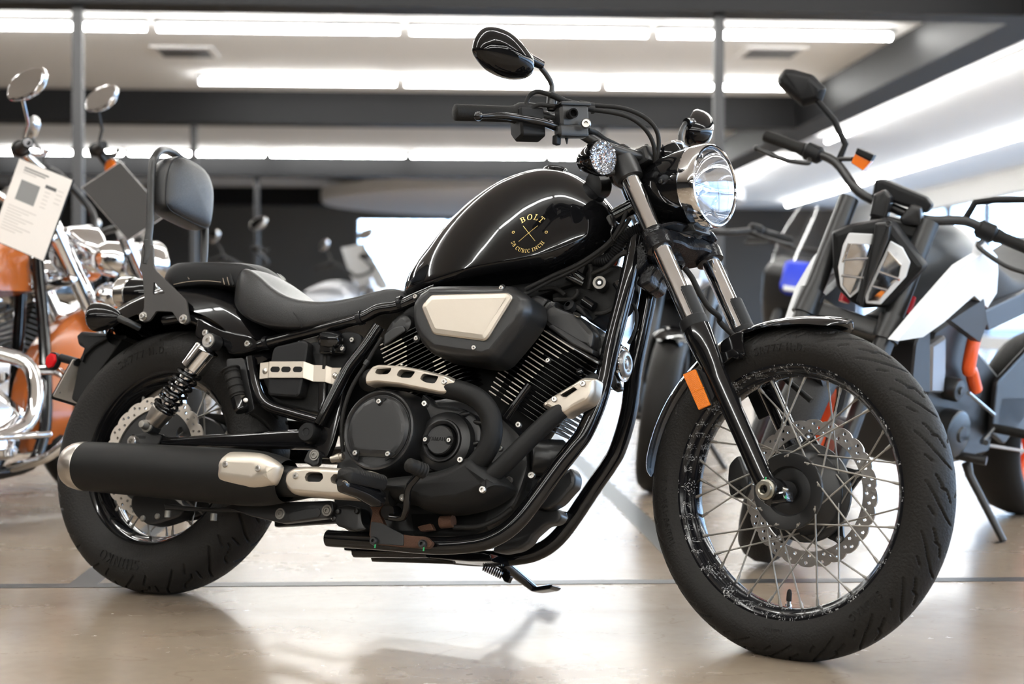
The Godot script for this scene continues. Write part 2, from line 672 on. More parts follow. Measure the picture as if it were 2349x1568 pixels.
	std("mirror_glass", lin(0.55, 0.55, 0.56), 0.03, 1.0)
	m = std("bracket_grey", lin(0.03, 0.027, 0.025), 0.46)
	grain(m, fine, 50.0, 0.15)
	std("green_mark", lin(0.02, 0.35, 0.12), 0.6)
	std("zinc", lin(0.42, 0.4, 0.34), 0.35, 1.0)
	m = std("glass", Color(0.96, 0.98, 1.0, 0.08), 0.02)
	m.transparency = BaseMaterial3D.TRANSPARENCY_ALPHA
	m = std("lens_glass", Color(0.95, 0.97, 1.0, 0.0), 0.0)
	m.refraction_enabled = true
	m.refraction_scale = 0.05
	m = std("smoked", Color(0.05, 0.05, 0.055, 0.45), 0.03)
	m.transparency = BaseMaterial3D.TRANSPARENCY_ALPHA
	# ---- hall
	m = std("ceiling", lin(0.88, 0.88, 0.88), 0.85)
	std("beam", lin(0.009, 0.0092, 0.0102), 0.55)
	std("post", lin(0.045, 0.045, 0.047), 0.5)
	std("wall_dark", lin(0.05, 0.044, 0.038), 0.8)
	std("wall_light", lin(0.6, 0.58, 0.55), 0.8)
	std("yard", lin(0.1, 0.1, 0.1), 0.9)
	std("mullion", lin(0.12, 0.12, 0.13), 0.4, 0.5)
	std("housing", lin(0.22, 0.22, 0.22), 0.5)
	m = std("tube_glow", Color.WHITE, 0.5)
	m.emission_enabled = true
	m.emission = Color(1.0, 1.0, 0.985)
	m.emission_energy_multiplier = 52.0
	std("joint", lin(0.035, 0.034, 0.033), 0.4)
	for k in ["matte_black", "plastic", "rubber", "tyre", "leather_fine", "beam", "dark", "powder_black"]: M[k].metallic_specular = 0.33
	make_floor_material()

func fleck_texture() -> ImageTexture:
	var im := Image.create(512, 512, false, Image.FORMAT_RGB8)
	var lo := FastNoiseLite.new(); lo.seed = 4; lo.frequency = 0.012
	var hi := FastNoiseLite.new(); hi.seed = 8; hi.frequency = 0.075; hi.fractal_octaves = 4
	for y in 512:
		for x in 512:
			var wx := minf(x, 512 - x)
			var wy := minf(y, 512 - y)
			var f := lo.get_noise_2d(wx, wy) > 0.2 and hi.get_noise_2d(wx, wy) > 0.22
			im.set_pixel(x, y, lin(0.55, 0.55, 0.54) if f else lin(0.006, 0.006, 0.007))
	return ImageTexture.create_from_image(im)

func make_floor_material() -> void:
	# polished concrete: a tan base, brown streaky stains and dark specks, one tile 5 m wide
	var n := 1024
	var im := Image.create(n, n, false, Image.FORMAT_RGB8)
	var ro := Image.create(n, n, false, Image.FORMAT_RGB8)
	var a := FastNoiseLite.new(); a.seed = 3; a.frequency = 0.005; a.fractal_octaves = 3
	var s := FastNoiseLite.new(); s.seed = 9; s.frequency = 0.009; s.fractal_octaves = 3
	var f := FastNoiseLite.new(); f.seed = 21; f.frequency = 0.09; f.fractal_octaves = 3
	var c := FastNoiseLite.new(); c.seed = 33; c.frequency = 0.004; c.fractal_octaves = 4
	var vein := FastNoiseLite.new(); vein.seed = 41; vein.frequency = 0.009; vein.fractal_octaves = 3
	var base := Color(0.25, 0.195, 0.142)
	var brown := Color(0.12, 0.08, 0.05)
	var pale := Color(0.285, 0.228, 0.17)
	for y in n:
		for x in n:
			var p := Vector2(x, y)
			var wx := minf(x, n - x) * 1.0
			var wy := minf(y, n - y) * 1.0
			var k := a.get_noise_2d(wx, wy * 1.6)
			var st := s.get_noise_2d(wx * 0.9, wy * 2.2)
			var fi := f.get_noise_2d(wx, wy)
			var col := base.lerp(pale, clampf(0.5 + k * 0.6, 0.0, 1.0))
			col = col.lerp(brown, clampf((st + 0.1) * 0.5, 0.0, 0.35) * clampf(0.55 + c.get_noise_2d(wx, wy) * 2.0, 0.1, 1.0))
			var ve := absf(vein.get_noise_2d(wx, wy))
			if ve < 0.006: col = col.lerp(brown, 0.45 * (1.0 - ve / 0.006))
			col = col * (1.0 + fi * 0.05)
			im.set_pixel(x, y, col.linear_to_srgb())
			var r := clampf(0.26 + k * 0.03 + st * 0.03 + fi * 0.012, 0.12, 0.6)
			ro.set_pixel(x, y, Color(r, r, r))
	var m := std("floor", Color.WHITE, 1.0)
	m.albedo_texture = ImageTexture.create_from_image(im)
	m.roughness_texture = ImageTexture.create_from_image(ro)
	m.roughness_texture_channel = BaseMaterial3D.TEXTURE_CHANNEL_RED
	m.uv1_triplanar = true
	m.uv1_world_triplanar = true
	m.uv1_scale = Vector3.ONE * 0.2

# ------------------------------------------------------------------ the hall
func hall(called: String, b: MB, m: Material) -> MeshInstance3D:   # a piece of the setting, in the hall's own axes
	var o := part(called, b, m)
	o.transform = Transform3D(Basis(Vector3.UP, HALL_TURN), Vector3.ZERO)
	o.set_meta("kind", "structure")
	return o

func hbox(b: MB, x0: float, x1: float, y0: float, y1: float, z0: float, z1: float, bevel := 0.0) -> void:
	box(b, Vector3((x0 + x1) / 2, (y0 + y1) / 2, (z0 + z1) / 2), Vector3(x1 - x0, y1 - y0, absf(z1 - z0)), bevel)

func build_shop() -> void:
	var top := 3.4
	var b := MB.new()
	hbox(b, -15, 11, -0.3, 0.0, -40.4, 11)
	hall("floor", b, M.floor)
	b = MB.new()
	hbox(b, -15, 11, top, top + 0.3, -40.4, 11)
	hall("ceiling", b, M.ceiling)
	# floor strips
	b = MB.new(); hbox(b, -14.8, 10.5, 0.0, 0.0012, -3.94, -3.885); hall("trim_1", b, M.joint)
	b = MB.new(); hbox(b, 0.67, 0.745, 0.0, 0.0012, -40, -3.94); hall("trim_2", b, M.joint)
	b = MB.new(); hbox(b, -0.88, -0.81, 0.0, 0.0012, -40, -3.94); hall("trim_3", b, M.joint)
	# walls
	b = MB.new(); hbox(b, -15.3, -15, 0, top, -40.4, 11); hall("wall_left", b, M.wall_dark)
	b = MB.new(); hbox(b, -15, 11, 0, top, 11, 11.3); hall("wall_front", b, M.wall_dark)
	b = MB.new()
	hbox(b, -15, -1.75, 0, top, -40.7, -40.4)
	hbox(b, 5.4, 11, 0, top, -40.7, -40.4)
	hbox(b, -1.75, 5.4, 3.05, top, -40.7, -40.4)
	hall("wall_back", b, M.wall_dark)
	# right wall: openings between low sill and head
	b = MB.new()
	hbox(b, 11, 11.3, 0, 0.25, -40.7, 11.3)
	hbox(b, 11, 11.3, 2.95, top, -40.7, 11.3)
	hbox(b, 11, 11.3, 0.25, 2.95, 9.0, 11.3)
	hbox(b, 11, 11.3, 0.25, 2.95, -14.5, -13.7)
	hbox(b, 11, 11.3, 0.25, 2.95, -40.7, -39.7)
	hall("wall_right", b, M.wall_light)
	var n := 0
	for span in [[-13.7, 9.0], [-39.7, -14.5]]:
		n += 1
		b = MB.new(); hbox(b, 11.12, 11.14, 0.25, 2.95, span[0], span[1])
		var win := hall("window_%d" % n, b, M.glass)
		var cnt := int(round((span[1] - span[0]) / 2.4))
		for i in cnt + 1:
			var z: float = lerpf(span[0], span[1], float(i) / cnt)
			b = MB.new(); hbox(b, 11.06, 11.2, 0.25, 2.95, z - 0.035, z + 0.035)
			part("mullion", b, M.mullion, win)
		b = MB.new(); hbox(b, 11.06, 11.2, 2.1, 2.15, span[0], span[1]); part("transom", b, M.mullion, win)
	b = MB.new(); hbox(b, -1.75, 5.4, 0.0, 3.05, -40.56, -40.54)
	var bw := hall("window_3", b, M.glass)
	for x in [-1.72, 0.6, 3.0, 5.37]:
		b = MB.new(); hbox(b, x - 0.035, x + 0.035, 0, 3.05, -40.62, -40.5); part("mullion", b, M.mullion, bw)
	# pale paved yard outside, seen through the openings
	b = MB.new(); hbox(b, 11.3, 45, -0.4, -0.1, -80, 30); hall("trim_4", b, M.yard)
	b = MB.new(); hbox(b, -30, 11.3, -0.4, -0.1, -80, -40.7); hall("trim_5", b, M.yard)
	# beams
	var k := 6
	for z in [-12.0, -19.5, -27.0, -34.5, -4.5 + 7.5]:
		b = MB.new(); hbox(b, -15, 4.65, 3.0, top, z - 0.35, z, 0.0)
		hall("trim_%d" % k, b, M.beam); k += 1
	b = MB.new(); hbox(b, 4.65, 5.1, 3.0, top, -40.4, 11); hall("trim_%d" % k, b, M.beam)
	# posts
	var turn := Transform3D(Basis(Vector3.UP, HALL_TURN), Vector3.ZERO)
	var names := ["square steel post in front of the dark beam at the left", "square steel post behind the headlamp of the black motorcycle", "grey post behind the upholstered backrest", "grey post above the fuel tank, behind the throttle cables", "far grey post beside the dark back wall"]
	var spots := [Vector2(-2.645, -12.17), Vector2(2.29, -12.17), Vector2(-2.86, -19.67), Vector2(2.23, -19.67), Vector2(-2.88, -27.17)]
	for i in spots.size():
		b = MB.new()
		var w := 0.08
		hbox(b, -w / 2, w / 2, 0.012, 3.0, -w / 2, w / 2, 0.006)
		var t := thing("support_post", names[i], "post", turn * Transform3D(Basis.IDENTITY, Vector3(spots[i].x, 0, spots[i].y)), "roof posts")
		part("shaft", b, M.post, t)
		b = MB.new(); hbox(b, -0.09, 0.09, 0, 0.012, -0.09, 0.09, 0.002); part("base_plate", b, M.post, t)
	# round dropped ceiling near the back window
	b = MB.new()
	lathe(b, [Vector2(0, -0.12), Vector2(4.25, -0.12), Vector2(4.3, -0.08), Vector2(4.3, 0.12), Vector2(0, 0.12)], Vector3(2.2, 3.0, -32.0), Vector3.UP, 64)
	var dc := part("dropped_ceiling", b, M.ceiling)
	dc.transform = turn
	tag(dc, "white disc-shaped dropped ceiling before the bright back window", "ceiling disc", "", "structure")
	dc.name = "trim_%d" % (k + 1)
	# lamps
	var rows := [[-14.85, -7.3, 4.49], [-18.25, -2.62, 4.4], [-26.6, -7.4, 4.4], [-35.1, -4.65, 4.4], [-10.6, -7.3, 4.49], [-7.4, -7.3, 4.49], [-3.2, -7.3, 4.49], [0.4, -7.3, 4.49], [4.6, -7.3, 4.49], [8.0, -7.3, 4.49]]
	var seen := ["topmost crosswise row", "second crosswise row", "third crosswise row", "farthest crosswise row"]
	var nth := ["first", "second", "third", "fourth", "fifth", "sixth", "seventh", "eighth", "ninth", "tenth", "eleventh", "twelfth"]
	for r in rows.size():
		var x: float = rows[r][2]
		var i := 0
		while x - 1.0 > rows[r][1]:
			var x0 := maxf(x - 2.3, rows[r][1])
			lamp_at(turn, Vector3((x + x0) / 2, top, rows[r][0]), x - x0, 0.0, "fluorescent lamp in the %s, %s lamp left of the dark side beam" % [seen[r], nth[i]] if r < 4 else "fluorescent ceiling lamp over the camera, out of the frame")
			x -= 2.355
			i += 1
	for rr in [[6.18, "beside the dark side beam"], [8.86, "along the window wall"]]:
		var z := -38.0
		var i := 0
		while z < 8.0:
			if i != 5 or rr[0] > 7: lamp_at(turn, Vector3(rr[0], top, z + 1.16), 2.3, PI / 2, "fluorescent lamp in the row %s, %s from the back wall" % [rr[1], nth[i]] if i < 10 else "fluorescent ceiling lamp over the camera, out of the frame")
			z += 2.355
			i += 1
	# vents
	for v in [[Vector3(-2.5, top, -16.6), "dark slotted ceiling vent above the backrest"], [Vector3(3.6, top, -16.2), "dark slotted ceiling vent right of the post"]]:
		var t := thing("ceiling_vent", v[1], "vent", turn * Transform3D(Basis.IDENTITY, v[0]))
		b = MB.new(); hbox(b, -0.32, 0.32, -0.02, 0, -0.32, 0.32, 0.004); part("frame", b, M.ceiling, t)
		for q in 5:
			b = MB.new(); hbox(b, -0.26, 0.26, -0.03, -0.02, -0.24 + q * 0.11, -0.19 + q * 0.11, 0.002); part("slat", b, M.mullion, t)

func lamp_at(turn: Transform3D, at: Vector3, length: float, spin: float, label: String) -> void:
	var t := thing("ceiling_lamp", label, "lamp", turn * Transform3D(Basis(Vector3.UP, spin), at), "fluorescent ceiling lamps")
	var b := MB.new()
	box(b, Vector3(0, -0.02, 0), Vector3(length, 0.04, 0.12), 0.006)
	part("housing", b, M.housing, t)
	b = MB.new()
	tube(b, [Vector3(-length / 2 + 0.03, -0.078, 0), Vector3(length / 2 - 0.03, -0.075, 0)], 0.03, 10)
	part("tube", b, M.tube_glow, t)
	var l := AreaLight3D.new()
	l.name = "light"
	l.area_size = Vector2(length - 0.1, 0.09)
	l.light_color = Color(1.0, 1.0, 0.985)
	l.light_energy = LAMP
	l.area_range = 40.0
	l.area_attenuation = 2.0
	l.shadow_enabled = true
	l.transform = Transform3D(Basis(Vector3.RIGHT, -PI / 2), Vector3(0, -0.118, 0))
	t.add_child(l)

const LAMP := 1.35

# ------------------------------------------------------------------ the black cruiser in the middle
# its own axes: x forward, y up in its plane, z to the rider's right; origin under the rear axle
var bike: Node3D
var steer: Transform3D
const FA := Vector3(-0.48481, 0.87462, 0)   # up along the fork
const FN := Vector3(0.87462, 0.48481, 0)    # forward across the fork
const FZ := 0.0954

func fk(s: float, z: float, off := 1.528) -> Vector3:
	return FA * s + FN * off + Vector3(0, 0, z)

func fpart(called: String, b: MB, m: Material, parent: Node = null, crease := 40.0) -> MeshInstance3D:   # a part that turns with the handlebar
	var o := part(called, b, m, parent if parent else bike, crease)
	if parent == null: o.transform = steer
	return o

func bpart(called: String, b: MB, m: Material, parent: Node = null, crease := 40.0) -> MeshInstance3D:
	return part(called, b, m, parent if parent else bike, crease)

func build_bike() -> void:
	bike = thing("motorcycle", "glossy black cruiser motorcycle on its side stand in the foreground", "motorcycle", Transform3D(Basis(Vector3.UP, -0.46725) * Basis(Vector3.RIGHT, -0.25587), Vector3(-0.8684, 0, -3.7521)))
	var turn := Basis(FA, -0.26221)
	var pivot := Vector3(1.7, 0, 0)
	steer = Transform3D(turn, pivot - turn * pivot)
	bike_front_wheel()
	bike_rear_wheel()
	bike_fork()
	bike_bars()
	bike_tank()
	bike_seat()
	bike_rear()
	bike_frame()
	bike_engine()
	bike_exhaust()
	bike_low()

func spoke_set(parent: Node, c: Vector3, n: int, rim_r: float, rim_z: float, hub: Array, m: Material, rad := 0.0019) -> void:
	# hub: [radius right, z right, radius left, z left]
	for i in n:
		var th := TAU * (i + 0.5) / n
		var right := i % 2 == 0
		var lead := 1.0 if (i / 2) % 2 == 0 else -1.0
		var hr: float = hub[0] if right else hub[2]
		var hz: float = (hub[1] if right else hub[3]) + (0.004 if lead > 0 else -0.004)
		var ha := th + lead * deg_to_rad(52.0)
		var p0 := c + Vector3(cos(ha) * hr, sin(ha) * hr, hz)
		var p1 := c + Vector3(cos(th) * rim_r, sin(th) * rim_r, rim_z if right else -rim_z)
		var d := (p1 - p0).normalized()
		var b := MB.new()
		tube(b, [p0, p1 - d * 0.018], rad, 7)
		tube(b, [p1 - d * 0.02, p1 - d * 0.008, p1 + d * 0.004], [rad * 1.45, rad * 1.75, rad * 2.1], 8)
		part("spoke", b, m, parent)

func bike_front_wheel() -> void:
	var c := Vector3(1.57, 0.3315, 0)
	var b := MB.new()
	var prof := []
	for p in [[0.2535, 0.0385], [0.2525, 0.0405], [0.2475, 0.0405], [0.2435, 0.037], [0.2405, 0.033], [0.2385, 0.029], [0.2365, 0.022], [0.2315, 0.017], [0.2285, 0.013], [0.2275, 0]]: prof.append(Vector2(p[0], p[1]))
	for i in range(prof.size() - 2, -1, -1): prof.append(Vector2(prof[i].x, -prof[i].y))
	prof.append(Vector2(0.2445, -0.03)); prof.append(Vector2(0.2445, 0.03)); prof.append(prof[0])
	lathe(b, prof, c, Vector3.BACK, 120)
	var w := fpart("front_wheel", b, M.rim)
	tag(w, "black spoked rim with flecked corrosion")
	var tm := tyre_mesh([Vector2(0.037, 0.2475), Vector2(0.0445, 0.2585), Vector2(0.0515, 0.277), Vector2(0.0518, 0.293), Vector2(0.0465, 0.307), Vector2(0.035, 0.3195), Vector2(0.018, 0.329), Vector2(0, 0.3318)],
		[[Vector2(0.0, 0.004), Vector2(0.12, 0.02), Vector2(0.36, 0.038), Vector2(0.62, 0.052), Vector2(0.8, 0.062)], [Vector2(0.4, 0.012), Vector2(0.62, 0.022), Vector2(0.66, 0.034)], [Vector2(0.62, 0.028), Vector2(0.9, 0.042)], [Vector2(0.15, 0.045), Vector2(0.3, 0.056)]], 20, 1200, 84, 0.006, 0.0016)
	var ty := inst("tyre", tm, M.tyre, w, Transform3D(Basis.IDENTITY, c))
	b = MB.new()
	var sp = Vector3(1.5537, 0.6042, 0.05) - c
	arc_text(b, "SR777 H.D.", 0.021, Vector3.ZERO, 0.284, atan2(sp.y, sp.x), 0.0527, 0.0, 0.0022, 1.15)
	sp = Vector3(1.3096, 0.2926, 0.05) - c
	arc_text(b, "100/90-19M/C 61H", 0.0165, Vector3.ZERO, 0.279, atan2(sp.y, sp.x), 0.0522, 0.06, 0.0022, 1.2)
	sp = Vector3(1.5575, 0.0582, 0.05) - c
	arc_text(b, "TUBELESS", 0.009, Vector3.ZERO, 0.272, atan2(sp.y, sp.x), 0.0506, 0.12, 0.001, 1.1)
	sp = Vector3(1.7459, 0.1297, 0.05) - c
	arc_text(b, "SHINKO", 0.02, Vector3.ZERO, 0.281, atan2(sp.y, sp.x), 0.0525, 0.0, 0.0022, 1.2)
	part("tyre_lettering", b, M.tyre, w).position = c
	# hub
	b = MB.new()
	var hp := []
	for p in [[0.0, 0.012], [0.018, 0.012], [0.02, 0.02], [0.03, 0.024], [0.046, 0.022], [0.05, 0.03], [0.066, 0.033], [0.0755, 0.033], [0.077, 0.031], [0.077, 0.026], [0.0745, 0.023], [0.056, 0.02], [0.05, 0.01], [0.05, -0.008], [0.058, -0.016], [0.074, -0.024], [0.084, -0.031], [0.086, -0.036], [0.097, -0.038], [0.1, -0.041], [0.1, -0.047], [0.096, -0.05], [0.06, -0.052], [0.04, -0.056], [0.0, -0.058]]: hp.append(Vector2(p[0], p[1]))
	lathe(b, hp, c, Vector3.BACK, 64)
	part("hub", b, M.satin_black, w)
	for k in 9:
		var a := TAU * k / 9 + 0.2
		b = MB.new()
		ell(b, c + Vector3(cos(a) * 0.07, sin(a) * 0.07, 0.033), Vector3(0.0032, 0.0032, 0.002), Basis.IDENTITY, 8)
		part("rivet", b, M.spoke_steel, w)
	spoke_set(w, c, 36, 0.2335, 0.007, [0.068, 0.029, 0.082, -0.033], M.spoke_steel)
	# brake disc on the far side
	b = MB.new()
	rotor(b, 0.149, 0.1175, 24, 0.0045)
	b.move(0, Transform3D(Basis(Vector3.BACK, 0.1), c + Vector3(0, 0, -0.06)))
	part("brake_disc", b, M.disc_steel, w)
	b = MB.new()
	for k in 5:
		var a := TAU * k / 5 + 0.35
		var ar := Vector2.from_angle(a)
		var sd := Vector2(-ar.y, ar.x)
		plate(b, rounded([ar * 0.085 - sd * 0.028, ar * 0.112 - sd * 0.011, ar * 0.1205 - sd * 0.009, ar * 0.1205 + sd * 0.009, ar * 0.112 + sd * 0.011, ar * 0.085 + sd * 0.028], 0.004), -0.0635, -0.0565, 0.0008, Transform3D(Basis.IDENTITY, c), [ngon(10, 0.0045, ar * 0.113)])
	part("disc_carrier", b, M.satin_black, w)
	for k in 5:
		var a := TAU * k / 5 + 0.35
		b = MB.new()
		lathe(b, [Vector2(0.0032, -0.067), Vector2(0.0065, -0.067), Vector2(0.0065, -0.053), Vector2(0.0032, -0.053), Vector2(0.0032, -0.067)], c + Vector3(cos(a) * 0.113, sin(a) * 0.113, 0), Vector3.BACK, 12)
		part("bobbin", b, M.steel, w)
	# valve
	b = MB.new()
	var va := deg_to_rad(-92.0)
	var vd := Vector3(cos(va), sin(va), 0)
	tube(b, [c + vd * 0.232, c + vd * 0.215], 0.004, 10)
	tube(b, [c + vd * 0.226, c + vd * 0.222], 0.0065, 6)
	var vs := part("valve_stem", b, M.chrome, w)
	b = MB.new()
	tube(b, [c + vd * 0.216, c + vd * 0.213, c + vd * 0.2, c + vd * 0.194, c + vd * 0.192], [0.0048, 0.0055, 0.0052, 0.0036, 0.001], 12)
	part("valve_cap", b, M.rubber, w)
	# axle ends
	b = MB.new()
	lathe(b, [Vector2(0.0085, 0.105), Vector2(0.0085, 0.124), Vector2(0.0105, 0.126), Vector2(0.0165, 0.126), Vector2(0.0165, 0.118), Vector2(0.02, 0.117), Vector2(0.02, 0.112)], c, Vector3.BACK, 24)
	lathe(b, [Vector2(0.0085, 0.1085), Vector2(0, 0.1085)], c, Vector3.BACK, 6)
	part("axle", b, M.zinc, w)
	b = MB.new()
	tube(b, [c + Vector3(0, 0, 0.1), c + Vector3(0, 0, -0.11)], 0.011, 14)
	lathe(b, [Vector2(0.011, 0.072), Vector2(0.02, 0.072), Vector2(0.02, 0.03), Vector2(0.011, 0.03)], c, Vector3.BACK, 20)
	part("axle_spacer", b, M.satin_black, w)

func bike_rear_wheel() -> void:
	var c := Vector3(0, 0.323, 0)
	var b := MB.new()
	var prof := []
	for p in [[0.2155, 0.054], [0.2145, 0.0565], [0.209, 0.0565], [0.205, 0.052], [0.202, 0.047], [0.1995, 0.04], [0.1975, 0.028], [0.1895, 0.02], [0.1865, 0.013], [0.186, 0]]: prof.append(Vector2(p[0], p[1]))
	for i in range(prof.size() - 2, -1, -1): prof.append(Vector2(prof[i].x, -prof[i].y))
	prof.append(Vector2(0.206, -0.044)); prof.append(Vector2(0.206, 0.044)); prof.append(prof[0])
	lathe(b, prof, c, Vector3.BACK, 110)
	var w := bpart("rear_wheel", b, M.gloss_black)
	var tm := tyre_mesh([Vector2(0.053, 0.2095), Vector2(0.062, 0.2205), Vector2(0.0725, 0.243), Vector2(0.0755, 0.265), Vector2(0.0725, 0.285), Vector2(0.062, 0.302), Vector2(0.044, 0.3145), Vector2(0.022, 0.3215), Vector2(0, 0.3233)],
		[[Vector2(0.0, 0.006), Vector2(0.1, 0.03), Vector2(0.3, 0.055), Vector2(0.5, 0.08)], [Vector2(0.42, 0.014), Vector2(0.5, 0.03), Vector2(0.75, 0.04), Vector2(0.8, 0.052)], [Vector2(0.7, 0.06), Vector2(0.82, 0.082)], [Vector2(0.88, 0.026), Vector2(0.94, 0.05)]], 16, 1120, 92, 0.007, 0.002)
	inst("tyre", tm, M.tyre, w, Transform3D(Basis.IDENTITY, c))
	b = MB.new()
	var sp = Vector3(-0.0431, 0.0867, 0.075) - c
	arc_text(b, "SHINKO", 0.032, Vector3.ZERO, 0.262, atan2(sp.y, sp.x), 0.0763, 0.0, 0.0026, 1.12)
	sp = Vector3(-0.0767, 0.5547, 0.075) - c
	arc_text(b, "SR777 H.D.", 0.026, Vector3.ZERO, 0.262, atan2(sp.y, sp.x), 0.0762, 0.0, 0.0022, 1.2)
	part("tyre_lettering", b, M.tyre, w).position = c
	b = MB.new()
	var hp := []
	for p in [[0.0, 0.07], [0.02, 0.07], [0.03, 0.062], [0.062, 0.058], [0.07, 0.05], [0.066, 0.04], [0.05, 0.03], [0.045, 0], [0.05, -0.03], [0.075, -0.04], [0.078, -0.05], [0.05, -0.06], [0, -0.06]]: hp.append(Vector2(p[0], p[1]))
	lathe(b, hp, c, Vector3.BACK, 48)
	part("hub", b, M.satin_black, w)
	spoke_set(w, c, 36, 0.193, 0.012, [0.062, 0.045, 0.07, -0.04], M.spoke_steel, 0.0021)
	b = MB.new()
	rotor(b, 0.149, 0.1165, 22, 0.005)
	b.move(0, Transform3D(Basis(Vector3.BACK, 0.05), c + Vector3(0, 0, 0.068)))
	part("brake_disc", b, M.disc_bright, w)
	b = MB.new()
	var holes := []
	for k in 10:
		var a := TAU * k / 10 + 0.1
		holes.append(ngon(10, 0.0105 if k % 2 else 0.007, Vector2.from_angle(a) * 0.087, a, 0.017 if k % 2 else 0.007))
	plate(b, ngon(60, 0.1175), 0.0605, 0.0665, 0.001, Transform3D(Basis.IDENTITY, c), holes)
	part("disc_carrier", b, M.satin_black, w)
	for k in 5:
		var a := TAU * k / 5 + 0.42
		b = MB.new()
		bolt(b, c + Vector3(cos(a) * 0.066, sin(a) * 0.066, 0.0665), Vector3.BACK, 0.008, 0.008)
		part("bolt", b, M.steel, w)
	# drive pulley on the far side
	b = MB.new()
	lathe(b, [Vector2(0.05, -0.075), Vector2(0.125, -0.075), Vector2(0.128, -0.08), Vector2(0.128, -0.105), Vector2(0.12, -0.108), Vector2(0.05, -0.1)], c, Vector3.BACK, 60)
	part("drive_pulley", b, M.satin_black, w)

func bike_fork() -> void:
	var fork_root: MeshInstance3D
	for sd: float in [1.0, -1.0]:
		var b := MB.new()
		tube(b, [fk(-0.14, FZ * sd), fk(0.29, FZ * sd)], 0.0205, 32)
		var st := fpart("fork_tube", b, M.chrome)
		if sd > 0: fork_root = st
		b = MB.new()
		var pts := []
		var rr := []
		for q in [[-0.076, 0.022], [-0.0775, 0.0285], [-0.08, 0.0295], [-0.098, 0.0295], [-0.1, 0.0288]]:
			pts.append(fk(q[0], FZ * sd)); rr.append(q[1])
		tube(b, pts, rr, 32)
		# guard that stands up in front of the tube
		var poly := []
		for k in 13:
			var a := deg_to_rad(-52.0 + 104.0 * k / 12)
			poly.append(Vector2(cos(a), sin(a)) * 0.0285)
		for k in 13:
			var a := deg_to_rad(52.0 - 104.0 * k / 12)
			poly.append(Vector2(cos(a), sin(a)) * 0.0235)
		plate(b, poly, -0.085, -0.012, 0.001, Transform3D(Basis(FN, Vector3(0, 0, -1), FA), FN * 1.528 + Vector3(0, 0, FZ * sd)))
		part("dust_guard", b, M.plastic, st)
		b = MB.new()
		pts = []; rr = []
		for q in [[-0.099, 0.026], [-0.1, 0.0285], [-0.115, 0.0288], [-0.135, 0.0278], [-0.16, 0.0258], [-0.19, 0.0228], [-0.22, 0.0214], [-0.3, 0.0208], [-0.44, 0.0205], [-0.475, 0.0215], [-0.492, 0.0205], [-0.5, 0.014]]:
			pts.append(fk(q[0], FZ * sd, 1.528 + (0.004 if q[0] < -0.44 else 0.0))); rr.append(q[1])
		tube(b, pts, rr, 32)
		# axle boss and pinch lug
		lathe(b, [Vector2(0.012, 0.068), Vector2(0.022, 0.07), Vector2(0.0235, 0.074), Vector2(0.0235, 0.113), Vector2(0.0215, 0.1155), Vector2(0.012, 0.1155)], Vector3(1.57, 0.3315, 0), Vector3(0, 0, sd), 28)
		box(b, Vector3(1.595, 0.318, 0.096 * sd), Vector3(0.036, 0.022, 0.034), 0.005, Basis(Vector3.BACK, 0.15))
		var leg := fpart("fork_leg", b, M.gloss_black)
		b = MB.new()
		bolt(b, Vector3(1.603, 0.329, 0.1 * sd), Vector3(0.35, 0.93, 0.1), 0.0065, 0.008)
		part("pinch_bolt", b, M.steel, leg)
		if sd > 0:
			b = MB.new(); box(b, Vector3(1.614, 0.318, 0.114), Vector3(0.003, 0.006, 0.003), 0.0005); part("paint_mark", b, M.green_mark, leg)
			b = MB.new(); box(b, Vector3(1.57, 0.352, 0.1165), Vector3(0.003, 0.007, 0.002), 0.0005); part("paint_mark", b, M.green_mark, leg)
		# lugs for the fender
		b = MB.new()
		plate(b, rounded([Vector2(1.4234, 0.606), Vector2(1.4429, 0.6046), Vector2(1.4601, 0.6102), Vector2(1.4635, 0.6125), Vector2(1.4795, 0.6031), Vector2(1.4766, 0.5882), Vector2(1.4642, 0.5944), Vector2(1.4438, 0.5813), Vector2(1.4299, 0.5771)], 0.006), 0.06 * sd, 0.082 * sd, 0.002)
		part("fender_lug", b, M.gloss_black, leg)
	# lower yoke
	var b := MB.new()
	var yx := Transform3D(Basis(FN, Vector3(0, 0, -1), FA), FN * 1.487)
	for sd: float in [1.0, -1.0]:
		var pts := []
		var rr := []
		for q in [[0.094, 0.0235], [0.096, 0.0305], [0.108, 0.0315], [0.124, 0.0315], [0.129, 0.027], [0.141, 0.0262], [0.143, 0.022]]:
			pts.append(fk(q[0], FZ * sd)); rr.append(q[1])
		tube(b, pts, rr, 28)
	plate(b, rounded([Vector2(0.062, -0.1), Vector2(0.07, -0.05), Vector2(0.06, 0), Vector2(0.07, 0.05), Vector2(0.062, 0.1), Vector2(0.02, 0.115), Vector2(-0.02, 0.05), Vector2(-0.03, 0), Vector2(-0.02, -0.05), Vector2(0.02, -0.115)], 0.02), 0.102, 0.132, 0.004, yx)
	lathe(b, [Vector2(0.02, 0.085), Vector2(0.028, 0.09), Vector2(0.03, 0.12), Vector2(0.03, 0.19), Vector2(0.02, 0.19)], FN * 1.487, FA, 28)
	var yoke := fpart("lower_yoke", b, M.powder_black)
	b = MB.new()
	plate(b, rounded([Vector2(0.064, -0.105), Vector2(0.088, -0.075), Vector2(0.092, 0.06), Vector2(0.075, 0.105), Vector2(0.064, 0.105)], 0.012), 0.133, 0.14, 0.0015, yx)
	part("lamp_bracket", b, M.powder_black, yoke)
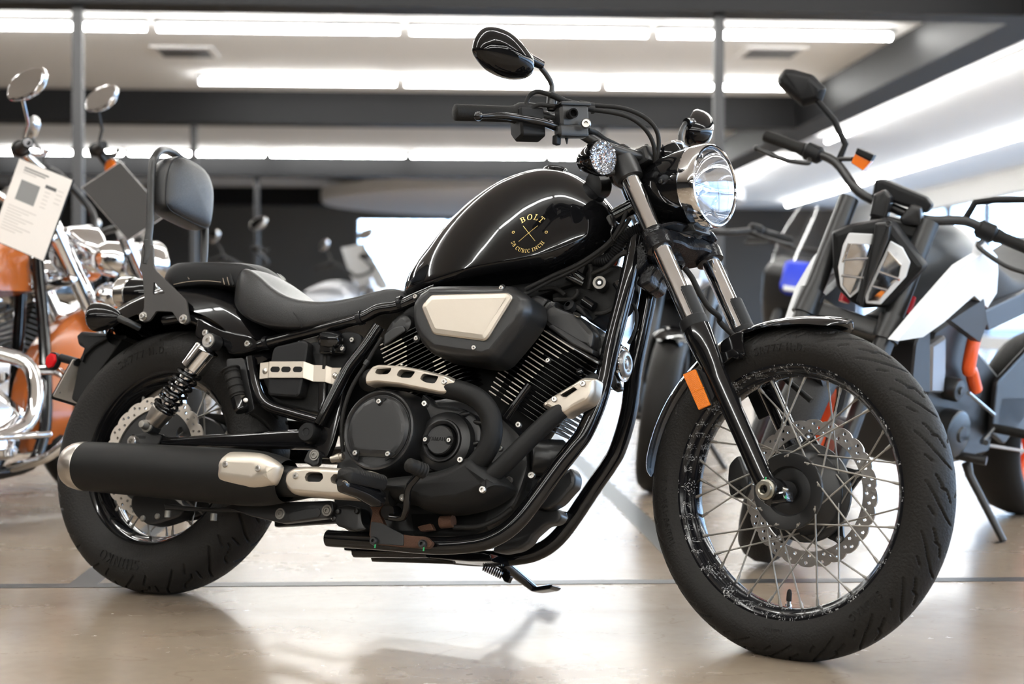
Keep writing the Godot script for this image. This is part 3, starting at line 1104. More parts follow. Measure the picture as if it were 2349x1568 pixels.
	b = MB.new(); lathe(b, [Vector2(0.004, 0), Vector2(0.009, 0), Vector2(0.009, 0.022), Vector2(0.007, 0.024), Vector2(0, 0.024)], fk(0.128, -0.01, 1.565), FN, 14); lathe(b, [Vector2(0.009, 0.0), Vector2(0.013, 0.0), Vector2(0.013, 0.006), Vector2(0.009, 0.006)], fk(0.128, -0.01, 1.565), FN, 6)
	part("hose_union", b, M.satin_black, yoke)
	# hose down to the front brake
	b = MB.new()
	tube(b, smooth([Vector3(1.2881, 0.7968, 0), Vector3(1.3035, 0.7765, -0.005), Vector3(1.3195, 0.7441, -0.012), Vector3(1.339, 0.713, -0.02), Vector3(1.3517, 0.6962, -0.04), Vector3(1.3635, 0.6682, -0.06), Vector3(1.55, 0.52, -0.09)], 8), 0.0062, 10)
	fpart("brake_hose", b, M.rubber)
	# upper yoke with covers round the tubes
	b = MB.new()
	for sd: float in [1.0, -1.0]:
		var pts := []
		var rr := []
		for q in [[0.272, 0.0215], [0.274, 0.029], [0.285, 0.0305], [0.32, 0.031], [0.338, 0.03], [0.35, 0.024], [0.354, 0.0]]:
			pts.append(fk(q[0], FZ * sd)); rr.append(q[1])
		tube(b, pts, rr, 28, false)
	plate(b, rounded([Vector2(0.06, -0.11), Vector2(0.045, -0.05), Vector2(0.04, 0), Vector2(0.045, 0.05), Vector2(0.06, 0.11), Vector2(0.015, 0.125), Vector2(-0.028, 0.05), Vector2(-0.034, 0), Vector2(-0.028, -0.05), Vector2(0.015, -0.125)], 0.02), 0.312, 0.34, 0.005, yx)
	fpart("upper_yoke", b, M.satin_black)
	# amber side reflector on the right leg, its twin on the left
	for sd: float in [1.0, -1.0]:
		b = MB.new()
		var back := [Vector2(1.3704, 0.5587), Vector2(1.4027, 0.5708), Vector2(1.4441, 0.4945), Vector2(1.4135, 0.4821)]
		var face := [Vector2(1.3733, 0.5569), Vector2(1.4021, 0.5675), Vector2(1.4406, 0.4951), Vector2(1.4144, 0.4851)]
		plate(b, rounded(back, 0.003), 0.112 * sd, 0.118 * sd, 0.001)
		plate(b, rounded([Vector2(1.402, 0.5696), Vector2(1.4201, 0.5603), Vector2(1.4448, 0.5123), Vector2(1.4366, 0.5005)], 0.003), 0.098 * sd, 0.113 * sd, 0.001)
		var rf := fpart("reflector", b, M.plastic)
		tag(rf, "amber side reflector in black frame")
		b = MB.new()
		plate(b, rounded(face, 0.002), 0.117 * sd, 0.1225 * sd, 0.0012)
		part("amber_lens", b, M.amber_prism, rf)
		b = MB.new(); tube(b, [Vector3(1.3964, 0.5198, 0.1225) * Vector3(1, 1, sd), Vector3(1.4253, 0.53, 0.1225) * Vector3(1, 1, sd)], 0.0012, 6); part("lens_rib", b, M.amber_prism, rf)
	# front fender
	b = MB.new()
	var rings := []
	var c := Vector3(1.57, 0.3315, 0)
	for i in 65:
		var t := i / 64.0
		var th := deg_to_rad(lerpf(71.5, 176.5, t))
		var e := minf(t, 1.0 - t) * 105.0
		var hw := 0.0605 * sqrt(clampf(1.0 - pow(1.0 - clampf(e / 7.0, 0.02, 1.0), 2.0), 0.0, 1.0))
		var rise := 0.006 * clampf(1.0 - t * 6.0, 0.0, 1.0)
		var ring := PackedVector3Array()
		for k in 41:
			var q := (k / 20.0 - 1.0) if k <= 20 else (3.0 - k / 20.0) if k < 40 else -1.0
			if k > 20: q = 1.0 - (k - 20) / 20.0 * 2.0
			var r := 0.3525 + rise - 0.027 * pow(absf(q), 2.6) * clampf(hw / 0.06, 0.3, 1.0)
			if k > 20: r -= 0.0035
			if k == 20: r -= 0.002
			ring.append(c + Vector3(cos(th) * r, sin(th) * r, q * hw))
		ring.resize(40)
		rings.append(ring)
	skin(b, rings, true, true)
	b.orient(0)
	var fd := fpart("front_fender", b, M.paint)
	b = MB.new()
	for sd: float in [1.0, -1.0]: plate(b, rounded([Vector2(1.4238, 0.6275), Vector2(1.4575, 0.6461), Vector2(1.4765, 0.6491), Vector2(1.4764, 0.6244), Vector2(1.4836, 0.6002), Vector2(1.4752, 0.5944), Vector2(1.4626, 0.6037), Vector2(1.4589, 0.6098), Vector2(1.4415, 0.6067), Vector2(1.4261, 0.6046)], 0.008), 0.0595 * sd, 0.066 * sd, 0.0015)
	part("fender_stay", b, M.gloss_black, fd)
	# front caliper on the far side
	b = MB.new()
	plate(b, rounded([Vector2(1.384, 0.3854), Vector2(1.4084, 0.4076), Vector2(1.4355, 0.3525), Vector2(1.4263, 0.3153), Vector2(1.3904, 0.3141), Vector2(1.3817, 0.3511)], 0.012), -0.105, -0.045, 0.006)
	var cal := fpart("brake_caliper", b, M.satin_black)
	b = MB.new(); bolt(b, Vector3(1.4095, 0.3292, -0.045), Vector3.BACK, 0.012, 0.01, false); part("caliper_pin", b, M.rubber, cal)

func lens_dome(b: MB, at: Vector3, axis: Vector3, r: float, bulge: float, ribs: int, wave: float) -> void:   # moulded clear cover with radial ribs
	var x := frame_to(at, axis)
	var from := b.v.size()
	var seg := ribs * 2
	var rings := []
	for i in 9:
		var t := i / 8.0
		var ring := PackedVector3Array()
		for k in seg:
			var a := TAU * k / seg
			var h := bulge * (1.0 - t * t) + (wave * (1.0 if k % 2 else -1.0) * t + wave * (1.0 if i % 2 else -1.0)) * (1.0 if i < 8 and i > 0 else 0.0)
			ring.append(x * Vector3(cos(a) * r * t, sin(a) * r * t, h))
		rings.append(ring)
	skin(b, rings, true, false)
	b.orient(from)
	# a flat back closes the moulding
	lathe(b, [Vector2(r, 0.0), Vector2(r, -0.003), Vector2(0, -0.003)], at, axis, seg)

func make_signal(parent: Node, at: Vector3, axis: Vector3, r: float, stalk: Array, called: String, front: bool) -> void:
	var b := MB.new()
	lathe(b, [Vector2(r * 0.96, 0.001), Vector2(r * 1.03, 0.0), Vector2(r * 1.05, -0.006), Vector2(r * 1.0, -0.022), Vector2(r * 0.84, -0.042), Vector2(r * 0.6, -0.06), Vector2(r * 0.36, -0.071), Vector2(r * 0.14, -0.076), Vector2(0, -0.0765)], at, axis, 36)
	var o: MeshInstance3D = fpart(called, b, M.paint) if front else bpart(called, b, M.paint)
	b = MB.new(); tube(b, stalk, 0.0085, 14); part("stalk", b, M.satin_black, o)
	b = MB.new(); lathe(b, [Vector2(r * 0.95, -0.001), Vector2(r * 0.7, -0.014), Vector2(r * 0.35, -0.022), Vector2(0, -0.024)], at, axis, 24)
	lathe(b, [Vector2(r * 0.95, -0.0012), Vector2(r * 0.7, -0.0145), Vector2(r * 0.35, -0.0225), Vector2(0, -0.0245)], at, axis, 24)
	part("lamp_bowl", b, M.chrome, o)
	b = MB.new(); ell(b, at - axis.normalized() * 0.012, Vector3(0.007, 0.009, 0.007), Basis.IDENTITY, 10); part("bulb", b, M.amber, o)
	b = MB.new(); lens_dome(b, at + axis.normalized() * 0.003, axis, r * 0.99, 0.014, 26, 0.0011); part("clear_lens", b, M.lens_glass, o, 20.0)

func bike_bars() -> void:
	# headlamp
	var hc := Vector3(1.352, 0.9705, 0)
	var ax := Vector3(1, 0.03, 0).normalized()
	var b := MB.new()
	lathe(b, [Vector2(0, -0.17), Vector2(0.03, -0.168), Vector2(0.055, -0.158), Vector2(0.072, -0.135), Vector2(0.082, -0.1), Vector2(0.0865, -0.07), Vector2(0.088, -0.045), Vector2(0.088, -0.03)], hc, ax, 64)
	var lamp := fpart("headlamp", b, M.paint)
	b = MB.new(); lathe(b, [Vector2(0.086, -0.036), Vector2(0.0895, -0.034), Vector2(0.0905, -0.03), Vector2(0.0905, -0.008), Vector2(0.0895, 0.0), Vector2(0.0865, 0.005), Vector2(0.083, 0.006), Vector2(0.0805, 0.003), Vector2(0.0795, -0.004)], hc, ax, 72); part("chrome_ring", b, M.chrome, lamp)
	b = MB.new(); lathe(b, [Vector2(0.0795, -0.003), Vector2(0.074, -0.018), Vector2(0.06, -0.04), Vector2(0.042, -0.055), Vector2(0.02, -0.063), Vector2(0, -0.064)], hc, ax, 48); part("lamp_bowl", b, M.chrome, lamp)
	b = MB.new(); lathe(b, [Vector2(0, -0.018), Vector2(0.011, -0.018), Vector2(0.0145, -0.024), Vector2(0.0145, -0.045), Vector2(0.011, -0.06)], hc, ax, 20); part("bulb_shield", b, M.chrome, lamp)
	b = MB.new(); tube(b, [hc + Vector3(-0.02, 0, 0.07), hc + Vector3(-0.016, 0, 0), hc + Vector3(-0.02, 0, -0.07)], 0.0025, 8); part("shield_strut", b, M.chrome, lamp)
	b = MB.new()
	var lp := []
	for k in 9: lp.append(Vector2(0.0805 * cos(PI / 2 * (1 - k / 8.0)), 0.001 + 0.013 * sin(PI / 2 * (1 - k / 8.0)))) 
	for k in range(8, -1, -1): lp.append(Vector2(0.0805 * cos(PI / 2 * (1 - k / 8.0)), -0.003 + 0.0125 * sin(PI / 2 * (1 - k / 8.0))))
	lathe(b, lp, hc, ax, 56); part("lens", b, M.lens_glass, lamp)
	b = MB.new(); bolt(b, hc + Vector3(-0.075, 0.0, 0.0855), Vector3(-0.1, 0, 1), 0.005, 0.004); part("screw", b, M.satin_black, lamp)
	b = MB.new(); plate(b, rounded([Vector2(-0.09, -0.1), Vector2(-0.02, -0.1), Vector2(-0.03, -0.08), Vector2(-0.08, -0.08)], 0.004), -0.03, 0.03, 0.002, Transform3D(Basis.IDENTITY, hc)); part("mount", b, M.satin_black, lamp)
	# meter above and behind the headlamp
	b = MB.new(); lathe(b, [Vector2(0, -0.05), Vector2(0.02, -0.048), Vector2(0.034, -0.036), Vector2(0.0405, -0.016), Vector2(0.0415, 0.0)], Vector3(1.2235, 1.0531, -0.01), Vector3(-0.55, 0.83, 0), 40)
	var meter := fpart("speedometer", b, M.paint)
	b = MB.new(); lathe(b, [Vector2(0.0405, -0.004), Vector2(0.0435, -0.002), Vector2(0.044, 0.003), Vector2(0.042, 0.006), Vector2(0.038, 0.005), Vector2(0.037, 0.002)], Vector3(1.2235, 1.0531, -0.01), Vector3(-0.55, 0.83, 0), 40); part("bezel", b, M.chrome, meter)
	b = MB.new(); lathe(b, [Vector2(0.038, 0.002), Vector2(0, 0.003)], Vector3(1.2235, 1.0531, -0.01), Vector3(-0.55, 0.83, 0), 30); part("dial", b, M.gloss_black, meter)
	# turn signals
	make_signal(bike, Vector3(1.186, 1.014, 0.172), Vector3(0.96, 0.0, 0.2), 0.037, [Vector3(1.14, 1.012, 0.165), Vector3(1.17, 0.99, 0.13), fk(0.3, 0.1)], "turn_signal", true)
	make_signal(bike, Vector3(1.186, 1.014, -0.172), Vector3(0.96, 0.0, -0.2), 0.037, [Vector3(1.14, 1.012, -0.165), Vector3(1.17, 0.99, -0.13), fk(0.3, -0.1)], "turn_signal", true)
	# handlebar
	b = MB.new()
	var half := [Vector3(0.985, 1.083, 0.405), Vector3(1.048, 1.097, 0.29), Vector3(1.083, 1.099, 0.228), Vector3(1.122, 1.078, 0.19), Vector3(1.166, 1.047, 0.15), Vector3(1.195, 1.036, 0.1), Vector3(1.208, 1.036, 0.05), Vector3(1.21, 1.036, 0)]
	var all := half.duplicate()
	for i in range(half.size() - 2, -1, -1): all.append(Vector3(half[i].x, half[i].y, -half[i].z))
	tube(b, smooth(all, 6), 0.0125, 18)
	var bar := fpart("handlebar", b, M.satin_black)
	for sd: float in [1.0, -1.0]:
		b = MB.new()
		box(b, Vector3(1.208, 1.036, 0.052 * sd), Vector3(0.044, 0.04, 0.04), 0.008, Basis(Vector3.BACK, 0.35))
		tube(b, [Vector3(1.2, 1.01, 0.052 * sd), fk(0.335, 0.052 * sd, 1.51)], 0.017, 18)
		var rs := part("riser", b, M.satin_black, bar)
		for e in [-0.012, 0.012]:
			b = MB.new(); bolt(b, Vector3(1.2 + e, 1.055 + e * 0.3, 0.052 * sd), Vector3(-0.35, 0.94, 0), 0.0055, 0.005); part("bolt", b, M.satin_black, rs)
		# grip
		var g0 := Vector3(0.9785, 1.0816, 0.417 * sd)
		var g1 := Vector3(1.046, 1.0966, 0.293 * sd)
		b = MB.new()
		var d := (g1 - g0).normalized()
		var L := (g1 - g0).length()
		tube(b, [g0, g0 + d * 0.0005, g0 + d * 0.003, g0 + d * 0.006, g0 + d * 0.05, g0 + d * (L - 0.02), g0 + d * (L - 0.008), g0 + d * (L - 0.004), g1], [0.0, 0.0135, 0.0172, 0.0178, 0.0172, 0.0172, 0.0185, 0.0215, 0.0218], 28)
		part("grip", b, M.rubber, bar)
		# switch box
		b = MB.new()
		tube(b, [g1 - d * 0.004, g1 + d * 0.004, g1 + d * 0.022, g1 + d * 0.04, g1 + d * 0.046], [0.021, 0.0255, 0.027, 0.025, 0.016], 24)
		plate(b, rounded([Vector2(-0.034, -0.052), Vector2(0.008, -0.058), Vector2(0.03, -0.04), Vector2(0.03, 0.01), Vector2(-0.03, 0.012)], 0.008), -0.006, 0.05, 0.005, Transform3D(frame_to(g1, d, Vector3.UP).basis.rotated(Vector3.UP, 0.0), g1))
		part("switch_box", b, M.plastic, bar)
		# lever
		b = MB.new()
		var lv := [Vector3(1.1303, 1.071, 0.232), Vector3(1.1201, 1.0705, 0.25), Vector3(1.1108, 1.0738, 0.278), Vector3(1.0918, 1.0753, 0.315), Vector3(1.0758, 1.0746, 0.355), Vector3(1.0592, 1.0713, 0.385), Vector3(1.05, 1.066, 0.41)]
		var lr := [0.009, 0.0095, 0.0085, 0.0082, 0.0075, 0.0058, 0.0048]
		var mir := []
		for p in lv: mir.append(Vector3(p.x, p.y, p.z * sd))
		var r2 := []
		var sm := smooth(mir, 5)
		for i in sm.size(): r2.append(lerpf(lr[mini(i / 5, 6)], lr[mini(i / 5 + 1, 6)], (i % 5) / 5.0))
		tube(b, sm, r2, 16, true, 1.0)
		ell(b, Vector3(Vector3(1.0452, 1.0655, 0.415).x, Vector3(1.0452, 1.0655, 0.415).y, 0.415 * sd), Vector3.ONE * 0.0095, Basis.IDENTITY, 16)
		part("lever", b, M.gloss_black, bar)
		# lever bracket and reservoir
		b = MB.new()
		var rc := Vector3(Vector3(1.1488, 1.089, 0.235).x, Vector3(1.1488, 1.089, 0.235).y, 0.222 * sd) + Vector3(-0.012, 0.006, 0)
		var dir := Vector3(d.x, d.y, d.z)
		var rb := frame_to(Vector3.ZERO, dir, Vector3.UP).basis
		if sd > 0:
			box(b, rc, Vector3(0.036, 0.046, 0.066), 0.006, rb)
			box(b, rc + Vector3(0, 0.026, 0), Vector3(0.04, 0.008, 0.072), 0.003, rb)
			box(b, rc + Vector3(0.004, -0.032, 0.004), Vector3(0.03, 0.026, 0.07), 0.006, rb)
			var mc := part("master_cylinder", b, M.satin_black, bar)
			b = MB.new()
			var sg := Vector3(1.1471, 1.0956, 0.235)
			lathe(b, [Vector2(0.007, 0.0), Vector2(0.0075, 0.004), Vector2(0.0105, 0.004), Vector2(0.0105, -0.02)], sg + Vector3(0.012, 0, 0.012), Vector3(0.88, 0, 0.47), 22); part("sight_glass", b, M.gloss_black, mc)
			b = MB.new(); bolt(b, Vector3(1.164, 1.0768, 0.21) + Vector3(0.01, 0, 0.01), Vector3(0.6, -0.1, 0.8), 0.0105, 0.014); part("banjo_bolt", b, M.steel, mc)
		else:
			box(b, rc + Vector3(0.0, -0.02, 0), Vector3(0.034, 0.036, 0.06), 0.006, rb)
			part("clutch_bracket", b, M.satin_black, bar)
		# mirror
		b = MB.new()
		var stem := [Vector3(1.0993, 1.1391, 0.245), Vector3(1.0982, 1.1534, 0.245), Vector3(1.0976, 1.1633, 0.245), Vector3(1.0968, 1.172, 0.25), Vector3(1.0935, 1.1841, 0.26), Vector3(1.0902, 1.1943, 0.272), Vector3(1.0871, 1.2034, 0.282)]
		var st2 := []
		for p in stem: st2.append(Vector3(p.x, p.y, p.z * sd))
		tube(b, smooth(st2, 5), 0.0056, 14)
		lathe(b, [Vector2(0.0085, -0.03), Vector2(0.011, -0.026), Vector2(0.011, 0.0), Vector2(0.008, 0.006), Vector2(0.0057, 0.01)], st2[0], Vector3(0, 1, 0), 16)
		var ms := fpart("mirror", b, M.satin_black)
		b = MB.new()
		var n := Vector3(0.845, -0.2, 0.468 * sd).normalized()
		var v := (Vector3.UP - n * n.y).normalized()
		var u := v.cross(n) * sd
		var mcn := Vector3(Vector3(1.0611, 1.2069, 0.36).x, Vector3(1.0611, 1.2069, 0.36).y, 0.36 * sd)
		var outline := []
		for q in [[285, 260], [300, 190], [345, 122], [420, 97], [520, 110], [620, 165], [720, 255], [757, 320], [750, 390], [700, 440], [600, 461], [500, 450], [400, 412], [325, 350], [290, 300]]:
			outline.append(Vector2((q[0] - 530) / 3.3557 * 0.00097, -(q[1] - 285) / 3.3557 * 0.00094))
		outline = smooth(outline, 4, true)
		var rings := []
		for q in [[0.93, -0.012], [0.97, -0.011], [1.0, -0.006], [1.0, 0.0], [0.96, 0.012], [0.86, 0.024], [0.7, 0.034], [0.45, 0.042], [0.2, 0.045], [0.02, 0.0455]]:
			var ring := PackedVector3Array()
			for p in outline:
				var w: Vector2 = p * q[0] + Vector2(0.014, -0.005) * (1.0 - q[0])
				ring.append(mcn + u * w.x + v * w.y + n * q[1])
			rings.append(ring)
		skin(b, rings, true, false)
		b.orient(0)
		part("mirror_shell", b, M.paint, ms, 60.0)
		b = MB.new()
		rings = []
		for q in [[0.94, -0.0115], [0.02, -0.0125]]:
			var ring := PackedVector3Array()
			for p in outline: ring.append(mcn + u * p.x * q[0] + v * p.y * q[0] + n * q[1])
			rings.append(ring)
		skin(b, rings, true, false)
		part("mirror_glass", b, M.chrome, ms)
		b = MB.new()
		var jp := [Vector3(Vector3(1.0677, 1.2115, 0.3).x, Vector3(1.0677, 1.2115, 0.3).y, 0.31 * sd) + n * 0.016, st2[6] + n * 0.004]
		tube(b, [jp[0] + (jp[0] - jp[1]) * 0.8, jp[0], jp[1] + (jp[1] - jp[0]) * 0.25], [0.004, 0.0125, 0.0095], 16)
		part("joint", b, M.gloss_black, ms)
		b = MB.new()
		var jd: Vector3 = (jp[1] - jp[0]).normalized()
		tube(b, [jp[0] + jd * 0.006, jp[0] + jd * 0.0095], 0.0128, 20); part("joint_ring", b, M.chrome, ms)
	# throttle cables and hoses
	b = MB.new(); tube(b, smooth([Vector3(1.0658, 1.1106, 0.29), Vector3(1.0659, 1.1286, 0.285), Vector3(1.0734, 1.1413, 0.28), Vector3(1.0827, 1.1461, 0.27), Vector3(1.0995, 1.1412, 0.26), Vector3(1.1085, 1.1369, 0.24), Vector3(1.1308, 1.1305, 0.21), Vector3(1.1489, 1.1318, 0.17), Vector3(1.1882, 1.1312, 0.13), Vector3(1.2079, 1.1262, 0.1), Vector3(1.2284, 1.1122, 0.075), Vector3(1.2409, 1.0913, 0.06), Vector3(1.242, 1.0663, 0.05), Vector3(1.2385, 1.0326, 0.05), Vector3(1.2299, 0.9994, 0.05), Vector3(1.2246, 0.9706, 0.055)], 6), 0.0048, 10); fpart("throttle_cable", b, M.rubber)
	b = MB.new(); tube(b, smooth([Vector3(1.0705, 1.0905, 0.29), Vector3(1.0795, 1.1072, 0.285), Vector3(1.092, 1.1157, 0.275), Vector3(1.107, 1.1168, 0.25), Vector3(1.1353, 1.119, 0.215), Vector3(1.1533, 1.1202, 0.175), Vector3(1.1926, 1.1159, 0.135), Vector3(1.2124, 1.1075, 0.105), Vector3(1.2261, 1.0901, 0.08), Vector3(1.2354, 1.0667, 0.065), Vector3(1.2365, 1.0403, 0.055), Vector3(1.2325, 1.0162, 0.05), Vector3(1.2241, 0.982, 0.055), Vector3(1.2151, 0.9592, 0.06)], 6), 0.0048, 10); fpart("throttle_cable", b, M.rubber)
	for q in [[Vector3(1.1049, 1.1409, 0.258), Vector3(1.1201, 1.1315, 0.23)], [Vector3(1.1441, 1.1225, 0.195), Vector3(1.1546, 1.1226, 0.17)], [Vector3(1.137, 1.1307, 0.2), Vector3(1.1504, 1.1314, 0.165)]]:
		b = MB.new(); tube(b, q, 0.0068, 12); fpart("cable_sleeve", b, M.rubber)
	b = MB.new(); tube(b, [Vector3(1.1459, 1.1365, 0.17), Vector3(1.1526, 1.1144, 0.17)], 0.0045, 8); fpart("cable_clip", b, M.plastic)
	b = MB.new(); tube(b, smooth([Vector3(1.1549, 1.0745, 0.19), Vector3(1.155, 1.0726, 0.16), Vector3(1.1649, 1.0616, 0.14), Vector3(1.1705, 1.0552, 0.1), Vector3(1.1841, 1.04, 0.07)], 6), 0.0065, 10); fpart("brake_line", b, M.rubber)
	b = MB.new(); box(b, Vector3(1.1218, 1.0417, 0.25), Vector3(0.014, 0.02, 0.016), 0.003); tube(b, [Vector3(1.1292, 1.0632, 0.23), Vector3(1.1321, 1.0489, 0.23), Vector3(1.1335, 1.0362, 0.23)], [0.004, 0.004, 0.001], 8); fpart("brake_switch", b, M.plastic)
	b = MB.new(); lathe(b, [Vector2(0, 0), Vector2(0.028, 0.0), Vector2(0.03, 0.006), Vector2(0.03, 0.03), Vector2(0, 0.034)], Vector3(1.0859, 0.9905, 0.05) - Vector3(0, 0, 0.02), Vector3(-0.3, -0.2, 1), 24); fpart("ignition_housing", b, M.satin_black)

# ---------------------------------------------------------------- fuel tank
const TX := [0.6, 0.607, 0.62, 0.645, 0.667, 0.7146, 0.77, 0.827, 0.878, 0.918, 0.952, 0.99, 1.025, 1.064, 1.09, 1.107, 1.117]
const TY := [0.765, 0.784, 0.806, 0.838, 0.864, 0.919, 0.967, 1.003, 1.0215, 1.0295, 1.0295, 1.0215, 1.005, 0.977, 0.951, 0.927, 0.905]
const TW := [0.006, 0.02, 0.036, 0.056, 0.07, 0.096, 0.119, 0.135, 0.144, 0.1475, 0.1485, 0.1465, 0.14, 0.121, 0.096, 0.066, 0.03]
const TB := [0.758, 0.754, 0.752, 0.7505, 0.75, 0.7515, 0.757, 0.766, 0.773, 0.778, 0.782, 0.789, 0.799, 0.822, 0.846, 0.868, 0.885]

func table(xs: Array, ys: Array, x: float) -> float:
	var i := 0
	while i < xs.size() - 2 and xs[i + 1] < x: i += 1
	var x0: float = xs[i]
	var x1: float = xs[i + 1]
	var t := clampf((x - x0) / (x1 - x0), 0.0, 1.0)
	var m0: float = (ys[i + 1] - ys[maxi(i - 1, 0)]) / (xs[i + 1] - xs[maxi(i - 1, 0)]) * (x1 - x0)
	var m1: float = (ys[mini(i + 2, ys.size() - 1)] - ys[i]) / (xs[mini(i + 2, xs.size() - 1)] - xs[i]) * (x1 - x0)
	return (2 * t * t * t - 3 * t * t + 1) * ys[i] + (t * t * t - 2 * t * t + t) * m0 + (3 * t * t - 2 * t * t * t) * ys[i + 1] + (t * t * t - t * t) * m1

func tank_z(x: float, y: float) -> float:
	var k := clampf((y - table(TX, TB, x)) / (table(TX, TY, x) - table(TX, TB, x)), 0.0, 1.0)
	var ph := acos(pow(k, 1.0 / 1.12))
	return table(TX, TW, x) * pow(sin(ph), 0.86)

func bike_tank() -> void:
	var b := MB.new()
	var rings := []
	var nx := 64
	for i in nx + 1:
		var x := lerpf(TX[0], TX[TX.size() - 1], 0.5 - 0.5 * cos(PI * i / nx))
		var yt := table(TX, TY, x)
		var yb := table(TX, TB, x)
		var w := table(TX, TW, x)
		var half := []
		for k in 25:
			var ph := PI / 2 * pow(k / 24.0, 0.9)
			half.append(Vector3(x, yb + (yt - yb) * pow(maxf(cos(ph), 0.0), 1.12), w * pow(sin(ph), 0.86)))
		half.append(Vector3(x, yb - 0.004, w * 0.995))
		half.append(Vector3(x, yb - 0.009, w * 0.97))
		half.append(Vector3(x, yb - 0.016, w * 0.9))
		half.append(Vector3(x, yb - 0.024, w * 0.78))
		half.append(Vector3(x, yb - 0.03, w * 0.5))
		half.append(Vector3(x, yb - 0.032, 0))
		var ring := PackedVector3Array()
		for p in half: ring.append(p)
		for k in range(half.size() - 2, 0, -1): ring.append(Vector3(half[k].x, half[k].y, -half[k].z))
		rings.append(ring)
	skin(b, rings, true, true)
	b.orient(0)
	var tank := bpart("fuel_tank", b, M.paint, null, 60.0)
	tag(tank, "gloss black teardrop fuel tank with gold lettering")
	# gold emblem, laid on the tank's side
	var c = Vector3(0.9759, 0.8386, 0.135)
	var lift := 0.0005
	b = MB.new()
	for word in [["BOLT", 0.0185, 0.0395, PI / 2, false, 1.25], ["58 CUBIC INCH", 0.0112, 0.0405, -PI / 2, true, 1.12]]:
		var ls := letters(word[0], word[1], 0.0004, true)
		var total := 0.0
		for l in ls: total += l[1] * word[5]
		var at := -total / 2
		for l in ls:
			var ang: float = word[3] + (at + l[1] * word[5] / 2) / word[2] * (1.0 if word[4] else -1.0)
			var up := Vector2.from_angle(ang) * (-1.0 if word[4] else 1.0)
			var rt := Vector2(up.y, -up.x)
			var o: Vector2 = Vector2(c.x, c.y) + Vector2.from_angle(ang) * word[2]
			var t: PackedVector3Array = l[0]
			for i in range(0, t.size(), 3):
				var q := []
				for k in [0, 2, 1]:
					var p: Vector2 = o + rt * t[i + k].x + up * t[i + k].y
					q.append(Vector3(p.x, p.y, tank_z(p.x, p.y) + lift + t[i + k].z))
				b.tri(q[0], q[1], q[2])
			at += l[1] * word[5]
	part("gold_lettering", b, M.gold, tank)
	for e in [[-0.0178, 0.0182, 0.0172, -0.0175], [-0.021, -0.0185, 0.0165, 0.0185]]:
		b = MB.new()
		var pts := []
		for k in 13:
			var p := Vector2(c.x + lerpf(e[0], e[2], k / 12.0), c.y + lerpf(e[1], e[3], k / 12.0))
			pts.append(Vector3(p.x, p.y, tank_z(p.x, p.y)))
		tube(b, pts, 0.0006, 5); part("gold_line", b, M.gold, tank)
	for sx: float in [-1.0, 1.0]:
		b = MB.new()
		var pts := []
		for k in 17:
			var p: Vector2 = Vector2(c.x, c.y) + Vector2(0.0385 * sx, 0.0035) + Vector2.from_angle(TAU * k / 16) * 0.0026
			pts.append(Vector3(p.x, p.y, tank_z(p.x, p.y)))
		tube(b, pts, 0.0008, 5, false); part("gold_ring", b, M.gold, tank)
	b = MB.new(); lathe(b, [Vector2(0.03, -0.01), Vector2(0.03, 0.004), Vector2(0.026, 0.009), Vector2(0, 0.01)], Vector3(0.95, 1.0275, 0), Vector3(0, 1, 0), 30); part("filler_cap", b, M.gloss_black, tank)

func cushion(b: MB, xs: Array, top: Array, side: Array, bot: Array, wid: Array, dish: float, n := 60, cham := 0.72) -> void:
	# stations along x: height at the middle, at the shoulder, at the bottom edge, and the half width
	var rings := []
	for i in n + 1:
		var x := lerpf(xs[0], xs[xs.size() - 1], 0.5 - 0.5 * cos(PI * i / n))
		var yt := table(xs, top, x)
		var ys := table(xs, side, x)
		var yb := table(xs, bot, x)
		var w := maxf(table(xs, wid, x), 0.002)
		var half := [Vector3(x, yt, 0), Vector3(x, lerpf(yt, ys, 0.12), w * 0.3), Vector3(x, lerpf(yt, ys, 0.45) + dish * 0.2, w * 0.58), Vector3(x, lerpf(yt, ys, 0.8) + dish * 0.3, w * 0.78), Vector3(x, ys, w * 0.9), Vector3(x, lerpf(ys, yb, 0.18), w * 0.975), Vector3(x, lerpf(ys, yb, 0.45), w), Vector3(x, lerpf(ys, yb, 0.75), w * 0.985), Vector3(x, lerpf(ys, yb, 0.95), w * 0.95), Vector3(x, yb, w * 0.88), Vector3(x, yb, 0)]
		var sm := []
		for p in smooth(half.slice(0, 10), 4): sm.append(p)
		sm.append(half[10])
		var ring := PackedVector3Array()
		for p in sm: ring.append(p)
		for k in range(sm.size() - 2, 0, -1): ring.append(Vector3(sm[k].x, sm[k].y, -sm[k].z))
		rings.append(ring)
	skin(b, rings, true, true)
	b.orient(0)

